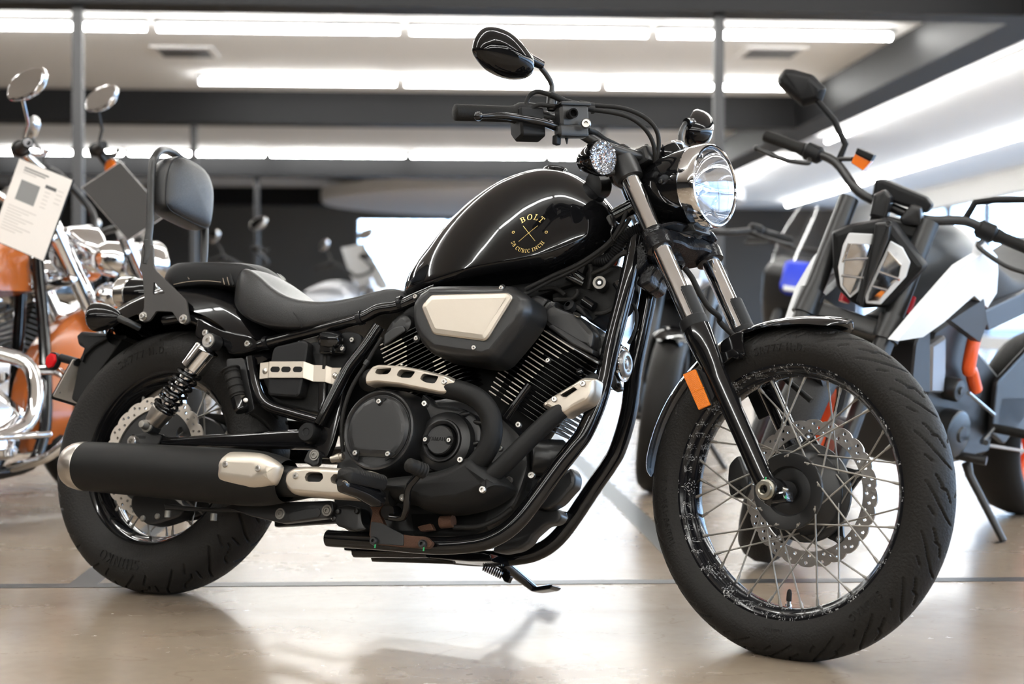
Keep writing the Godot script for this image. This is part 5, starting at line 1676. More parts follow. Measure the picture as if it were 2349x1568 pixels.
	b = MB.new(); plate(b, rounded([Vector2(0.3413, 0.5749), Vector2(0.3472, 0.5848), Vector2(0.4158, 0.6002), Vector2(0.4312, 0.5988), Vector2(0.4389, 0.5903), Vector2(0.4392, 0.5237), Vector2(0.4356, 0.4724), Vector2(0.4266, 0.4662), Vector2(0.3529, 0.4681), Vector2(0.3446, 0.4743), Vector2(0.3394, 0.5217)], 0.008), 0.095, 0.128, 0.006); part("box_cover", b, M.plastic, sbx)
	b = MB.new(); plate(b, rounded([Vector2(0.4209, 0.6), Vector2(0.4875, 0.6073), Vector2(0.5115, 0.6269), Vector2(0.5411, 0.6271), Vector2(0.5645, 0.6188), Vector2(0.5655, 0.5974), Vector2(0.4945, 0.4619), Vector2(0.4903, 0.4576), Vector2(0.4653, 0.5166)], 0.012), 0.09, 0.105, 0.004); part("rear_panel", b, M.plastic, sbx)
	b = MB.new(); plate(b, rounded([Vector2(0.4725, 0.5451), Vector2(0.4647, 0.5321), Vector2(0.4806, 0.4389), Vector2(0.4943, 0.4309), Vector2(0.4992, 0.4606), Vector2(0.4874, 0.5454)], 0.006), 0.1, 0.115, 0.005); part("hose_duct", b, M.gloss_black, sbx)
	b = MB.new()
	var sect := [Vector3(0.3086, 0.5277, 0.118), Vector3(0.3316, 0.5303, 0.118), Vector3(0.3452, 0.528, 0.134), Vector3(0.4396, 0.5298, 0.134), Vector3(0.458, 0.5251, 0.119), Vector3(0.4916, 0.5247, 0.119), Vector3(0.5011, 0.5222, 0.11), Vector3(0.5269, 0.5228, 0.11)]
	var rr2 := []
	for q in sect:
		var ring := PackedVector3Array()
		for e in [[0.0185, 0.0], [0.0195, -0.0012], [0.0185, -0.0025], [-0.0185, -0.0025], [-0.0195, -0.0012], [-0.0185, 0.0]]: ring.append(q + Vector3(-e[0] * 0.12, e[0], e[1]))
		rr2.append(ring)
	skin(b, rr2, true, true); b.orient(0)
	var strap := bpart("silver_strap", b, M.champagne, null, 30.0)
	for k in 3:
		b = MB.new()
		var q := [Vector3(0.3623, 0.5289, 0.1345), Vector3(0.3921, 0.5294, 0.1345), Vector3(0.4243, 0.5301, 0.1345)]
		plate(b, slot(Vector2(q[k].x - 0.0065, q[k].y), Vector2(q[k].x + 0.0065, q[k].y), 0.0065), 0.1338, 0.1344, 0.0); part("slot", b, M.dark, strap)
	for q in [Vector3(0.3235, 0.528, 0.118), Vector3(0.5109, 0.5229, 0.11)]:
		b = MB.new(); ell(b, q, Vector3(0.0075, 0.0075, 0.0045), Basis.IDENTITY, 14); part("bolt", b, M.steel, strap)
	# key lock housing and its bolts
	b = MB.new(); lathe(b, [Vector2(0.024, -0.01), Vector2(0.0245, 0.004), Vector2(0.02, 0.012), Vector2(0, 0.014)], Vector3(0.499, 0.6034, 0.13), Vector3(0.1, 0.8, 0.5), 24, 0.0, TAU, 1.25); box(b, Vector3(0.4948, 0.5799, 0.125), Vector3(0.038, 0.026, 0.028), 0.006); box(b, Vector3(0.5224, 0.581, 0.122), Vector3(0.032, 0.022, 0.018), 0.006)
	var kl := bpart("lock_housing", b, M.gloss_black)
	b = MB.new(); bolt(b, Vector3(0.536, 0.5801, 0.131), Vector3(0, 0, 1), 0.0052, 0.005); part("bolt", b, M.steel, kl)
	b = MB.new(); bolt(b, Vector3(0.5426, 0.6065, 0.106), Vector3(0, 0, 1), 0.0065, 0.006); part("bolt", b, M.steel, kl)
	b = MB.new(); tube(b, smooth([Vector3(0.4818, 0.5718, 0.118), Vector3(0.4838, 0.5525, 0.118), Vector3(0.4834, 0.5361, 0.115)], 4), 0.0055, 10); part("breather_hose", b, M.rubber, kl)
	# cable beside the engine
	b = MB.new(); tube(b, smooth([Vector3(0.6346, 0.6069, 0.13), Vector3(0.6209, 0.5761, 0.135), Vector3(0.6059, 0.539, 0.14), Vector3(0.5868, 0.4978, 0.145), Vector3(0.5774, 0.457, 0.15), Vector3(0.5747, 0.4151, 0.152), Vector3(0.579, 0.3745, 0.15), Vector3(0.5843, 0.3449, 0.145)], 6), 0.0048, 10); bpart("clutch_cable", b, M.rubber)
	b = MB.new(); tube(b, [Vector3(0.6111, 0.5531, 0.1385), Vector3(0.6066, 0.5422, 0.14)], 0.0068, 10); bpart("cable_clamp", b, M.satin_black)
	# horn between the down tubes
	var hc := Vector3(1.1661, 0.5865, 0)
	b = MB.new(); lathe(b, [Vector2(0.02, -0.03), Vector2(0.034, -0.022), Vector2(0.0355, -0.006), Vector2(0.036, 0.0)], hc, Vector3(1, 0.05, 0.05), 40)
	var horn := bpart("horn", b, M.satin_black)
	b = MB.new(); lathe(b, [Vector2(0.0355, -0.003), Vector2(0.0385, -0.0015), Vector2(0.0385, 0.0015), Vector2(0.0345, 0.003), Vector2(0.032, 0.001), Vector2(0.03, 0.003)], hc, Vector3(1, 0.05, 0.05), 40); part("horn_rim", b, M.chrome, horn)
	b = MB.new(); lathe(b, [Vector2(0.0305, 0.002), Vector2(0.028, 0.008), Vector2(0.023, 0.011), Vector2(0.018, 0.0105), Vector2(0.014, 0.006), Vector2(0.012, 0.006), Vector2(0.009, 0.009), Vector2(0.004, 0.0105), Vector2(0, 0.0105)], hc, Vector3(1, 0.05, 0.05), 40); part("horn_disc", b, M.silver_paint, horn)
	b = MB.new(); plate(b, rounded([Vector2(1.1505, 0.5592), Vector2(1.161, 0.5575), Vector2(1.1673, 0.5382), Vector2(1.1738, 0.5345), Vector2(1.1726, 0.5267), Vector2(1.1587, 0.5235), Vector2(1.1513, 0.5339)], 0.003), 0.0, 0.025, 0.002); bolt(b, Vector3(1.1719, 0.5333, 0.025), Vector3(0, 0, 1), 0.006, 0.006); part("horn_bracket", b, M.satin_black, horn)
	b = MB.new(); tube(b, smooth([Vector3(1.1724, 0.7205, 0), Vector3(1.1836, 0.7007, 0), Vector3(1.1852, 0.6735, 0), Vector3(1.1802, 0.6488, 0), Vector3(1.1718, 0.6315, 0)], 5), 0.004, 8); part("horn_wire", b, M.rubber, horn)

func fin_stack(called: String, o: Vector2, d: Vector2, t: Vector2, rows: int, pitch: float, back: Callable, front: Callable, bright: Callable) -> Node3D:
	# cooling fins stacked along d, running along t, with machined edges on the near side
	var b := MB.new()
	var x := Transform3D(Basis(Vector3(t.x, t.y, 0), Vector3(0, 0, -1), Vector3(d.x, d.y, 0)), Vector3(o.x, o.y, 0))
	if t.cross(d) < 0: x.basis.y = -x.basis.y
	var mid: float = (float(back.call(8)) + float(front.call(8))) / 2
	lathe(b, [Vector2(0.0, -pitch * rows - 0.03), Vector2(0.062, -pitch * rows - 0.03), Vector2(0.066, 0.03), Vector2(0.0, 0.03)], x * Vector3(mid, 0, 0), Vector3(d.x, d.y, 0), 32)
	var cyl := bpart(called, b, M.dark)
	for i in rows:
		var t0: float = back.call(i)
		var t1: float = front.call(i)
		b = MB.new()
		plate(b, rounded([Vector2(t0, -0.1), Vector2(t1, -0.1), Vector2(t1, 0.1), Vector2(t0, 0.1)], 0.03, 3), -pitch * i - 0.0015, -pitch * i + 0.0015, 0.0006, x)
		part("cooling_fin", b, M.gloss_black, cyl, 50.0)
		for sg in bright.call(i):
			b = MB.new()
			plate(b, rounded([Vector2(sg[0], -0.0012), Vector2(sg[1], -0.0012), Vector2(sg[1], 0.0012), Vector2(sg[0], 0.0012)], 0.0008, 1), 0.0985, 0.1006, 0.0002, Transform3D(Basis(Vector3(t.x, t.y, 0), Vector3(d.x, d.y, 0) * (1.0 if t.cross(d) > 0 else -1.0), Vector3(0, 0, 1)), Vector3(o.x - d.x * pitch * i, o.y - d.y * pitch * i, 0)))
			part("machined_edge", b, M.fin_edge, cyl)
	return cyl

func bike_engine() -> void:
	var b := MB.new()
	plate(b, rounded([Vector2(0.5485, 0.3678), Vector2(0.5744, 0.4258), Vector2(0.6312, 0.4542), Vector2(0.6939, 0.4674), Vector2(0.7562, 0.4767), Vector2(0.8377, 0.4901), Vector2(0.9239, 0.4558), Vector2(0.9945, 0.404), Vector2(1.017, 0.3514), Vector2(1.0082, 0.2978), Vector2(0.9908, 0.2509), Vector2(0.949, 0.2096), Vector2(0.8807, 0.1839), Vector2(0.6759, 0.1701), Vector2(0.5798, 0.1784), Vector2(0.5464, 0.2209), Vector2(0.5359, 0.3104)], 0.02), -0.12, 0.1, 0.012)
	var case := bpart("crankcase", b, M.satin_black)
	b = MB.new()
	plate(b, rounded([Vector2(0.7494, 0.4873), Vector2(0.7702, 0.4752), Vector2(0.7891, 0.4589), Vector2(0.8525, 0.4567), Vector2(0.8892, 0.4413), Vector2(0.9093, 0.4112), Vector2(0.9095, 0.3764), Vector2(0.8919, 0.3389), Vector2(0.8606, 0.3171), Vector2(0.7706, 0.3126), Vector2(0.7472, 0.3426), Vector2(0.7552, 0.4159)], 0.012), 0.08, 0.125, 0.008)
	part("side_casting", b, M.satin_black, case)
	for q in [[Vector3(0.8627, 0.4413, 0.126), 0.25], [Vector3(0.9006, 0.4255, 0.124), -0.1], [Vector3(0.8989, 0.379, 0.126), 0.3]]:
		b = MB.new(); ell(b, q[0], Vector3(0.014, 0.006, 0.008), Basis(Vector3.BACK, q[1]), 14); part("boss", b, M.satin_black, case)
	# front cylinder
	var seg_front := func(i: int) -> Array:
		var lens: float = [0.086, 0.078, 0.066, 0.066, 0.03, 0.05][i] if i < 6 else lerpf(0.046, 0.024, (i - 6) / 10.0)
		var bk := lerpf(-0.06, -0.04, i / 16.0)
		return [[0.0, lens], [bk + 0.004, lerpf(-0.028, -0.014, i / 16.0)]]
	fin_stack("front_cylinder", Vector2(1.017, 0.6349), Vector2(0.479, 0.878), Vector2(0.878, -0.479), 17, 0.01083, func(i: int) -> float: return lerpf(-0.068, -0.046, i / 16.0), func(i: int) -> float: return lerpf(0.128, 0.118, i / 16.0), seg_front)
	var seg_rear := func(i: int) -> Array:
		if i < 9: return [[0.002, 0.066 - absf(i - 3) * 0.003]]
		return [[0.115, 0.142], [0.03, 0.06]] if i < 14 else [[0.1, 0.125]]
	var r0 := [Vector2(0.6212, 0.5826), Vector2(0.6335, 0.5735)]
	var rear := fin_stack("rear_cylinder", r0[0] + Vector2(-0.012, 0.013), Vector2(-0.44, 0.898), Vector2(0.898, 0.44), 17, 0.0106, func(i: int) -> float: return lerpf(-0.004, 0.014, i / 16.0), func(i: int) -> float: return 0.19, seg_rear)
	# bright edges lower on the rear cylinder
	# heads and rocker covers
	b = MB.new()
	plate(b, rounded([Vector2(0.9695, 0.683), Vector2(0.9694, 0.7089), Vector2(0.9889, 0.7158), Vector2(1.0156, 0.7058), Vector2(1.0182, 0.7019), Vector2(0.9915, 0.6613), Vector2(0.9713, 0.6691)], 0.006), 0.0, 0.1, 0.008)
	plate(b, rounded([Vector2(0.9904, 0.6613), Vector2(1.0181, 0.7028), Vector2(1.0418, 0.6989), Vector2(1.0367, 0.689), Vector2(1.0608, 0.6802), Vector2(1.0933, 0.6695), Vector2(1.1368, 0.631), Vector2(1.1349, 0.5944), Vector2(1.0867, 0.6034), Vector2(1.0465, 0.6263), Vector2(1.0234, 0.6428)], 0.01), -0.09, 0.104, 0.012)
	var head := bpart("front_cylinder_head", b, M.satin_black)
	b = MB.new(); plate(b, rounded([Vector2(1.0284, 0.6408), Vector2(1.0392, 0.6471), Vector2(1.1, 0.6161), Vector2(1.1406, 0.5926), Vector2(1.1409, 0.5811), Vector2(1.0915, 0.6011)], 0.005), 0.05, 0.11, 0.004); part("cover_step", b, M.satin_black, head)
	b = MB.new(); plate(b, rounded([Vector2(1.102, 0.6519), Vector2(1.1229, 0.6413), Vector2(1.1474, 0.625), Vector2(1.1488, 0.6309), Vector2(1.1425, 0.5785), Vector2(1.1237, 0.5898), Vector2(1.1252, 0.6034), Vector2(1.1268, 0.6345)], 0.008), -0.07, 0.075, 0.01); part("front_cover", b, M.satin_black, head)
	b = MB.new(); plate(b, rounded([Vector2(1.024, 0.6379), Vector2(1.1385, 0.581), Vector2(1.154, 0.5698), Vector2(1.152, 0.5612), Vector2(1.1186, 0.5769), Vector2(1.0121, 0.6319)], 0.003), -0.1, 0.1, 0.003); part("head_gasket_flange", b, M.gloss_black, head)
	b = MB.new(); lathe(b, [Vector2(0.0095, 0.0), Vector2(0.0095, 0.0015), Vector2(0.0, 0.002)], Vector3(1.0921, 0.6681, 0.104), Vector3(0.5, 0.75, 0.4), 20); part("cover_plug", b, M.steel, head)
	b = MB.new(); plate(b, rounded([Vector2(1.0538, 0.6971), Vector2(1.0656, 0.704), Vector2(1.0855, 0.6951), Vector2(1.1022, 0.6774), Vector2(1.0989, 0.6696), Vector2(1.0806, 0.6833), Vector2(1.0633, 0.6882)], 0.005), 0.03, 0.08, 0.005); lathe(b, [Vector2(0.004, 0.0), Vector2(0.013, 0.0), Vector2(0.013, 0.014), Vector2(0.006, 0.018)], Vector3(1.0653, 0.6898, 0.075), Vector3(-0.2, 0.3, 0.9), 18); part("plug_cap", b, M.plastic, head)
	b = MB.new(); bolt(b, Vector3(1.0368, 0.5683, 0.102), Vector3(0, 0, 1), 0.0055, 0.005); part("bolt", b, M.steel, head)
	b = MB.new(); bolt(b, Vector3(1.1135, 0.5448, 0.104), Vector3(0, 0, 1), 0.008, 0.007, false); part("cap_nut", b, M.gloss_black, head)
	b = MB.new(); plate(b, rounded([Vector2(0.6203, 0.5877), Vector2(0.6169, 0.6048), Vector2(0.6178, 0.6289), Vector2(0.6313, 0.6549), Vector2(0.6538, 0.6733), Vector2(0.6735, 0.6706), Vector2(0.6915, 0.6535), Vector2(0.6836, 0.6295), Vector2(0.6482, 0.6086)], 0.012), -0.09, 0.103, 0.014)
	var rh := bpart("rear_cylinder_head", b, M.satin_black)
	b = MB.new(); plate(b, rounded([Vector2(0.6226, 0.6206), Vector2(0.6472, 0.638), Vector2(0.6717, 0.6416), Vector2(0.6793, 0.6296), Vector2(0.6514, 0.6106), Vector2(0.6269, 0.5932)], 0.006), 0.06, 0.1075, 0.003); part("cover_step", b, M.satin_black, rh)
	# push tubes beside the front cylinder
	b = MB.new(); tube(b, [Vector3(0.958, 0.4395, 0.112), Vector3(1.0032, 0.5141, 0.112)], 0.0085, 14); bpart("oil_pipe", b, M.gloss_black)
	b = MB.new(); plate(b, rounded([Vector2(0.5882, 0.6716), Vector2(0.6534, 0.7145), Vector2(0.9191, 0.7284), Vector2(1.0313, 0.7047), Vector2(1.0728, 0.6545), Vector2(0.9726, 0.4796), Vector2(0.8825, 0.4434), Vector2(0.728, 0.472), Vector2(0.6081, 0.594)], 0.02), -0.06, 0.04, 0.01); bpart("intake_plenum", b, M.dark)
	b = MB.new(); plate(b, rounded([Vector2(0.4578, 0.5963), Vector2(0.541, 0.6405), Vector2(0.6393, 0.6274), Vector2(0.6571, 0.5086), Vector2(0.5813, 0.4855), Vector2(0.4955, 0.4406), Vector2(0.4547, 0.4392), Vector2(0.4318, 0.5025)], 0.02), -0.1, 0.0, 0.01); bpart("gearbox_case", b, M.dark)
	b = MB.new(); plate(b, rounded([Vector2(0.6475, 0.7553), Vector2(0.8372, 0.7828), Vector2(0.9977, 0.7966), Vector2(1.0576, 0.8237), Vector2(1.0824, 0.8021), Vector2(1.0702, 0.7535), Vector2(0.9619, 0.7176), Vector2(0.7507, 0.7175)], 0.02), -0.07, 0.06, 0.01); bpart("tank_underside_tray", b, M.matte_black)
	# right-hand covers
	var cc := Vector3(0.6921, 0.3897, 0)
	b = MB.new(); lathe(b, [Vector2(0, 0.184), Vector2(0.0775, 0.184), Vector2(0.0785, 0.1855), Vector2(0.083, 0.189), Vector2(0.0865, 0.187), Vector2(0.089, 0.182), Vector2(0.0905, 0.172), Vector2(0.094, 0.15), Vector2(0.1, 0.12), Vector2(0.101, 0.07)], cc, Vector3.BACK, 72)
	var cl := bpart("clutch_cover", b, M.satin_black, null, 25.0)
	b = MB.new()
	var pl := []
	for k in 64:
		var p := Vector2.from_angle(TAU * k / 64) * 0.0755
		p.y = maxf(p.y, -0.0585)
		pl.append(p)
	slab(b, pl, [[0.0, 0.182], [0.0, 0.1865], [0.006, 0.1925], [0.014, 0.1945]], Transform3D(Basis.IDENTITY, cc))
	part("cover_plate", b, M.satin_black, cl, 15.0)
	for q in [Vector3(0.6916, 0.4499, 0.195), Vector3(0.6496, 0.3355, 0.195), Vector3(0.7317, 0.337, 0.195)]:
		var away: Vector2 = Vector2(q.x - cc.x, q.y - cc.y).normalized()
		var side := Vector2(-away.y, away.x)
		var p2 := Vector2(q.x, q.y)
		b = MB.new(); plate(b, rounded([p2 + away * 0.009 - side * 0.017, p2 + away * 0.009 + side * 0.017, p2 - away * 0.012], 0.006, 4), 0.1925, 0.1952, 0.0006); part("bolt_pocket", b, M.dark, cl)
		b = MB.new(); bolt(b, Vector3(q.x, q.y, 0.1952), Vector3.BACK, 0.0062, 0.006); part("bolt", b, M.steel, cl)
	var gc := Vector3(0.8315, 0.3782, 0)
	b = MB.new(); lathe(b, [Vector2(0.034, 0.145), Vector2(0.0365, 0.152), Vector2(0.0425, 0.1565), Vector2(0.0455, 0.156), Vector2(0.047, 0.15), Vector2(0.0575, 0.146), Vector2(0.0635, 0.142), Vector2(0.066, 0.134), Vector2(0.068, 0.1), Vector2(0.07, 0.08)], gc, Vector3.BACK, 64)
	var gv := bpart("generator_cover", b, M.satin_black, null, 28.0)
	b = MB.new(); lathe(b, [Vector2(0, 0.163), Vector2(0.0295, 0.163), Vector2(0.0318, 0.161), Vector2(0.0325, 0.156), Vector2(0.0325, 0.14)], gc, Vector3.BACK, 48); part("centre_cap", b, M.satin_black, gv, 30.0)
	b = MB.new()
	var ls := letters("YAMAHA", 0.0115, 0.0008)
	var wid := 0.0
	for l in ls: wid += l[1] * 1.05
	var at := -wid / 2
	for l in ls:
		put_letter(b, l[0], Transform3D(Basis.IDENTITY, Vector3(gc.x - 0.002 + at + l[1] * 0.5, gc.y + 0.0015, 0.1632)))
		at += l[1] * 1.05
	part("cast_lettering", b, M.dark, gv)
	for q in [Vector3(0.7995, 0.3769, 0.16), Vector3(0.8565, 0.3777, 0.16)]:
		b = MB.new(); lathe(b, [Vector2(0, 0.1634), Vector2(0.0095, 0.1634), Vector2(0.0105, 0.161)], Vector3(q.x, q.y, 0), Vector3.BACK, 18); part("bolt_pocket", b, M.dark, gv)
		b = MB.new(); bolt(b, Vector3(q.x, q.y, 0.163), Vector3.BACK, 0.0055, 0.005); part("bolt", b, M.steel, gv)
	for q in [Vector3(0.764, 0.4614, 0.125), Vector3(0.9916, 0.4248, 0.115), Vector3(0.9571, 0.3722, 0.12), Vector3(1.0332, 0.32, 0.11), Vector3(0.9852, 0.3073, 0.115), Vector3(0.9392, 0.2545, 0.12), Vector3(0.9103, 0.3314, 0.2)]:
		b = MB.new(); bolt(b, q, Vector3(0.15, 0, 1), 0.007 if q.x < 1.0 else 0.008, 0.008); part("bolt", b, M.steel, case)
	# front of the crankcase: oil filter and castings
	b = MB.new(); lathe(b, [Vector2(0, -0.02), Vector2(0.036, -0.02), Vector2(0.0395, -0.015), Vector2(0.0395, 0.015), Vector2(0.041, 0.018), Vector2(0.041, 0.05), Vector2(0.036, 0.056), Vector2(0, 0.058)], Vector3(1.0199, 0.3657, 0.06), Vector3(0.8, 0.1, -0.6), 36)
	bpart("oil_filter", b, M.satin_black)
	b = MB.new(); plate(b, rounded([Vector2(0.96, 0.3377), Vector2(1.0009, 0.3289), Vector2(1.0641, 0.3249), Vector2(1.0957, 0.3513), Vector2(1.1097, 0.3307), Vector2(1.1084, 0.3095), Vector2(1.0982, 0.2984), Vector2(1.0782, 0.2726), Vector2(1.0492, 0.2567), Vector2(0.9929, 0.2676), Vector2(0.9612, 0.2981)], 0.01), 0.015, 0.06, 0.008)
	var fc := bpart("front_casting", b, M.satin_black)
	b = MB.new(); plate(b, rounded([Vector2(0.9697, 0.2744), Vector2(1.0305, 0.2636), Vector2(1.0617, 0.2654), Vector2(1.0754, 0.2485), Vector2(1.0655, 0.2337), Vector2(1.0389, 0.2285), Vector2(1.0108, 0.2018), Vector2(1.0047, 0.1871), Vector2(0.983, 0.1714), Vector2(0.9444, 0.1615), Vector2(0.9161, 0.1631), Vector2(0.9437, 0.1973), Vector2(0.9699, 0.242)], 0.008), -0.01, 0.03, 0.008); part("oil_pan", b, M.satin_black, fc)
	b = MB.new(); plate(b, rounded([Vector2(0.9617, 0.338), Vector2(0.9944, 0.3306), Vector2(1.0121, 0.3154), Vector2(1.0074, 0.2903), Vector2(0.9761, 0.2886), Vector2(0.9571, 0.3126)], 0.008), 0.02, 0.085, 0.008); part("sensor_cover", b, M.satin_black, fc)
	b = MB.new(); plate(b, rounded([Vector2(1.0147, 0.2751), Vector2(1.0435, 0.2695), Vector2(1.0413, 0.2547), Vector2(1.0267, 0.2428), Vector2(1.0134, 0.253)], 0.006), -0.11, -0.06, 0.004); part("mount_lug", b, M.gloss_black, fc)
	# air cleaner
	b = MB.new()
	var outer := [Vector2(0.7425, 0.6419), Vector2(0.7415, 0.6685), Vector2(0.7527, 0.6901), Vector2(0.7721, 0.7039), Vector2(0.7969, 0.7108), Vector2(0.9585, 0.7104), Vector2(0.9803, 0.7045), Vector2(1.0131, 0.6866), Vector2(1.0218, 0.6731), Vector2(1.0249, 0.6492), Vector2(1.012, 0.6204), Vector2(0.9708, 0.5653), Vector2(0.9562, 0.5498), Vector2(0.932, 0.5424), Vector2(0.8674, 0.5484), Vector2(0.8121, 0.5567), Vector2(0.7886, 0.5684), Vector2(0.7664, 0.5894), Vector2(0.7502, 0.6155)]
	slab(b, smooth(outer, 3, true), [[0.006, 0.1], [0.0, 0.108], [0.0, 0.178], [0.002, 0.188], [0.008, 0.2], [0.014, 0.2065], [0.02, 0.2085]])
	var ac := bpart("air_cleaner", b, M.satin_black, null, 30.0)
	b = MB.new()
	slab(b, rounded([Vector2(0.7769, 0.6618), Vector2(0.7951, 0.6832), Vector2(0.9792, 0.6875), Vector2(0.992, 0.6775), Vector2(0.9457, 0.5908), Vector2(0.9372, 0.5831), Vector2(0.8158, 0.596), Vector2(0.8077, 0.6018), Vector2(0.7756, 0.6535)], 0.006, 3), [[0.0, 0.205], [0.0, 0.212], [0.003, 0.2155], [0.012, 0.2175]])
	part("silver_panel", b, M.champagne, ac, 12.0)
	b = MB.new(); tube(b, [Vector3(0.7811, 0.6643, 0.2155), Vector3(0.9701, 0.6694, 0.2155)], 0.0006, 5); part("panel_crease", b, M.champagne, ac)
	for q in [Vector3(0.9565, 0.7009, 0.2), Vector3(0.9121, 0.5693, 0.206), Vector3(0.764, 0.5903, 0.197), Vector3(0.7476, 0.683, 0.197)]:
		b = MB.new(); lathe(b, [Vector2(0, 0.001), Vector2(0.0085, 0.001), Vector2(0.009, -0.002)], q, Vector3.BACK, 18); part("bolt_pocket", b, M.dark, ac)
		b = MB.new(); bolt(b, q, Vector3.BACK, 0.0055, 0.005); part("bolt", b, M.steel, ac)
	b = MB.new(); lathe(b, [Vector2(0.05, -0.06), Vector2(0.05, 0.0)], Vector3(0.89, 0.62, 0.1), Vector3.BACK, 30); part("intake_duct", b, M.plastic, ac)
	# throttle body, hoses and wiring under the tank
	b = MB.new(); plate(b, rounded([Vector2(0.995, 0.76), Vector2(1.0369, 0.7899), Vector2(1.0724, 0.8046), Vector2(1.1573, 0.7936), Vector2(1.1674, 0.7489), Vector2(1.1563, 0.7095), Vector2(1.1281, 0.6849), Vector2(1.1131, 0.6799), Vector2(1.0992, 0.6651), Vector2(1.0642, 0.6946), Vector2(0.998, 0.7146)], 0.01), -0.05, 0.045, 0.008)
	var tb := bpart("throttle_body", b, M.matte_black)
	b = MB.new(); lathe(b, [Vector2(0, 0.004), Vector2(0.006, 0.004), Vector2(0.008, 0.006), Vector2(0.0145, 0.006), Vector2(0.0155, 0.003), Vector2(0.0155, -0.02)], Vector3(1.1216, 0.7473, 0.07), Vector3(0.2, 0, 1), 28); part("vacuum_cap", b, M.satin_black, tb)
	b = MB.new(); lathe(b, [Vector2(0.009, 0.0065), Vector2(0.014, 0.0065), Vector2(0.014, 0.006), Vector2(0.009, 0.006)], Vector3(1.1216, 0.7473, 0.07), Vector3(0.2, 0, 1), 28); part("cap_ring", b, M.spoke_steel, tb)
	b = MB.new(); bolt(b, Vector3(1.1228, 0.7466, 0.074), Vector3(0.2, 0, 1), 0.0048, 0.003); part("bolt", b, M.steel, tb)
	for q in [[Vector3(1.0447, 0.7626, 0.075), Vector3(1.0779, 0.7491, 0.06), 0.009], [Vector3(1.0589, 0.7689, 0.07), Vector3(1.0771, 0.7566, 0.06), 0.011], [Vector3(1.1557, 0.7511, 0.06), Vector3(1.1677, 0.7363, 0.06), 0.01], [Vector3(1.0836, 0.7118, 0.06), Vector3(1.1102, 0.697, 0.06), 0.011]]:
		b = MB.new(); tube(b, [q[0], q[1]], q[2], 14); part("connector", b, M.gloss_black, tb)
	b = MB.new()
	var cor := smooth([Vector3(1.0777, 0.8085, 0.045), Vector3(1.1042, 0.803, 0.05), Vector3(1.1294, 0.8061, 0.055), Vector3(1.1468, 0.8237, 0.058), Vector3(1.1605, 0.8478, 0.06), Vector3(1.1768, 0.8637, 0.06), Vector3(1.1983, 0.8713, 0.058)], 10)
	var cr := []
	for k in cor.size(): cr.append(0.0115 + (0.0016 if k % 2 else -0.0012))
	tube(b, cor, cr, 14); bpart("corrugated_hose", b, M.plastic)
	for q in [[Vector3(0.9648, 0.7108, 0.11), Vector3(1.0197, 0.7457, 0.1), Vector3(1.0771, 0.7778, 0.09), Vector3(1.1302, 0.8223, 0.08), Vector3(1.1621, 0.8696, 0.07), Vector3(1.173, 0.8934, 0.065)], [Vector3(0.9685, 0.7219, 0.115), Vector3(1.0236, 0.7542, 0.105), Vector3(1.0835, 0.7862, 0.095), Vector3(1.1365, 0.8306, 0.085), Vector3(1.1583, 0.8756, 0.075), Vector3(1.1657, 0.907, 0.07)], [Vector3(1.1009, 0.7685, 0.07), Vector3(1.133, 0.7831, 0.07), Vector3(1.1587, 0.8075, 0.07), Vector3(1.1784, 0.8146, 0.07)], [Vector3(1.0134, 0.7131, 0.06), Vector3(1.0504, 0.7143, 0.06), Vector3(1.0651, 0.7243, 0.06), Vector3(1.0663, 0.7367, 0.06)], [Vector3(0.9728, 0.7371, 0.06), Vector3(1.0102, 0.7395, 0.06), Vector3(1.0387, 0.7243, 0.06)], [Vector3(1.1122, 0.6835, 0.055), Vector3(1.1352, 0.6861, 0.055), Vector3(1.1593, 0.7008, 0.055), Vector3(1.1666, 0.7278, 0.055)], [Vector3(1.0888, 0.7914, 0.06), Vector3(1.0943, 0.7664, 0.06), Vector3(1.0925, 0.7366, 0.06)]]:
		b = MB.new(); tube(b, smooth(q, 6), 0.0055 if q.size() < 5 else 0.0048, 9); bpart("hose", b, M.rubber)
	b = MB.new(); tube(b, arcs([Vector3(1.1428, 0.8878, 0.1), Vector3(1.151, 0.8628, 0.1), Vector3(1.1471, 0.8505, 0.1), Vector3(1.1517, 0.838, 0.1), Vector3(1.1589, 0.8306, 0.1)], 0.004), 0.0018, 6); bpart("wire_guide", b, M.gloss_black)
	b = MB.new(); plate(b, rounded([Vector2(1.128, 0.8873), Vector2(1.1336, 0.8944), Vector2(1.1424, 0.8932), Vector2(1.1472, 0.8702), Vector2(1.1385, 0.8704)], 0.004), 0.07, 0.092, 0.002); bpart("tank_mount", b, M.satin_black)

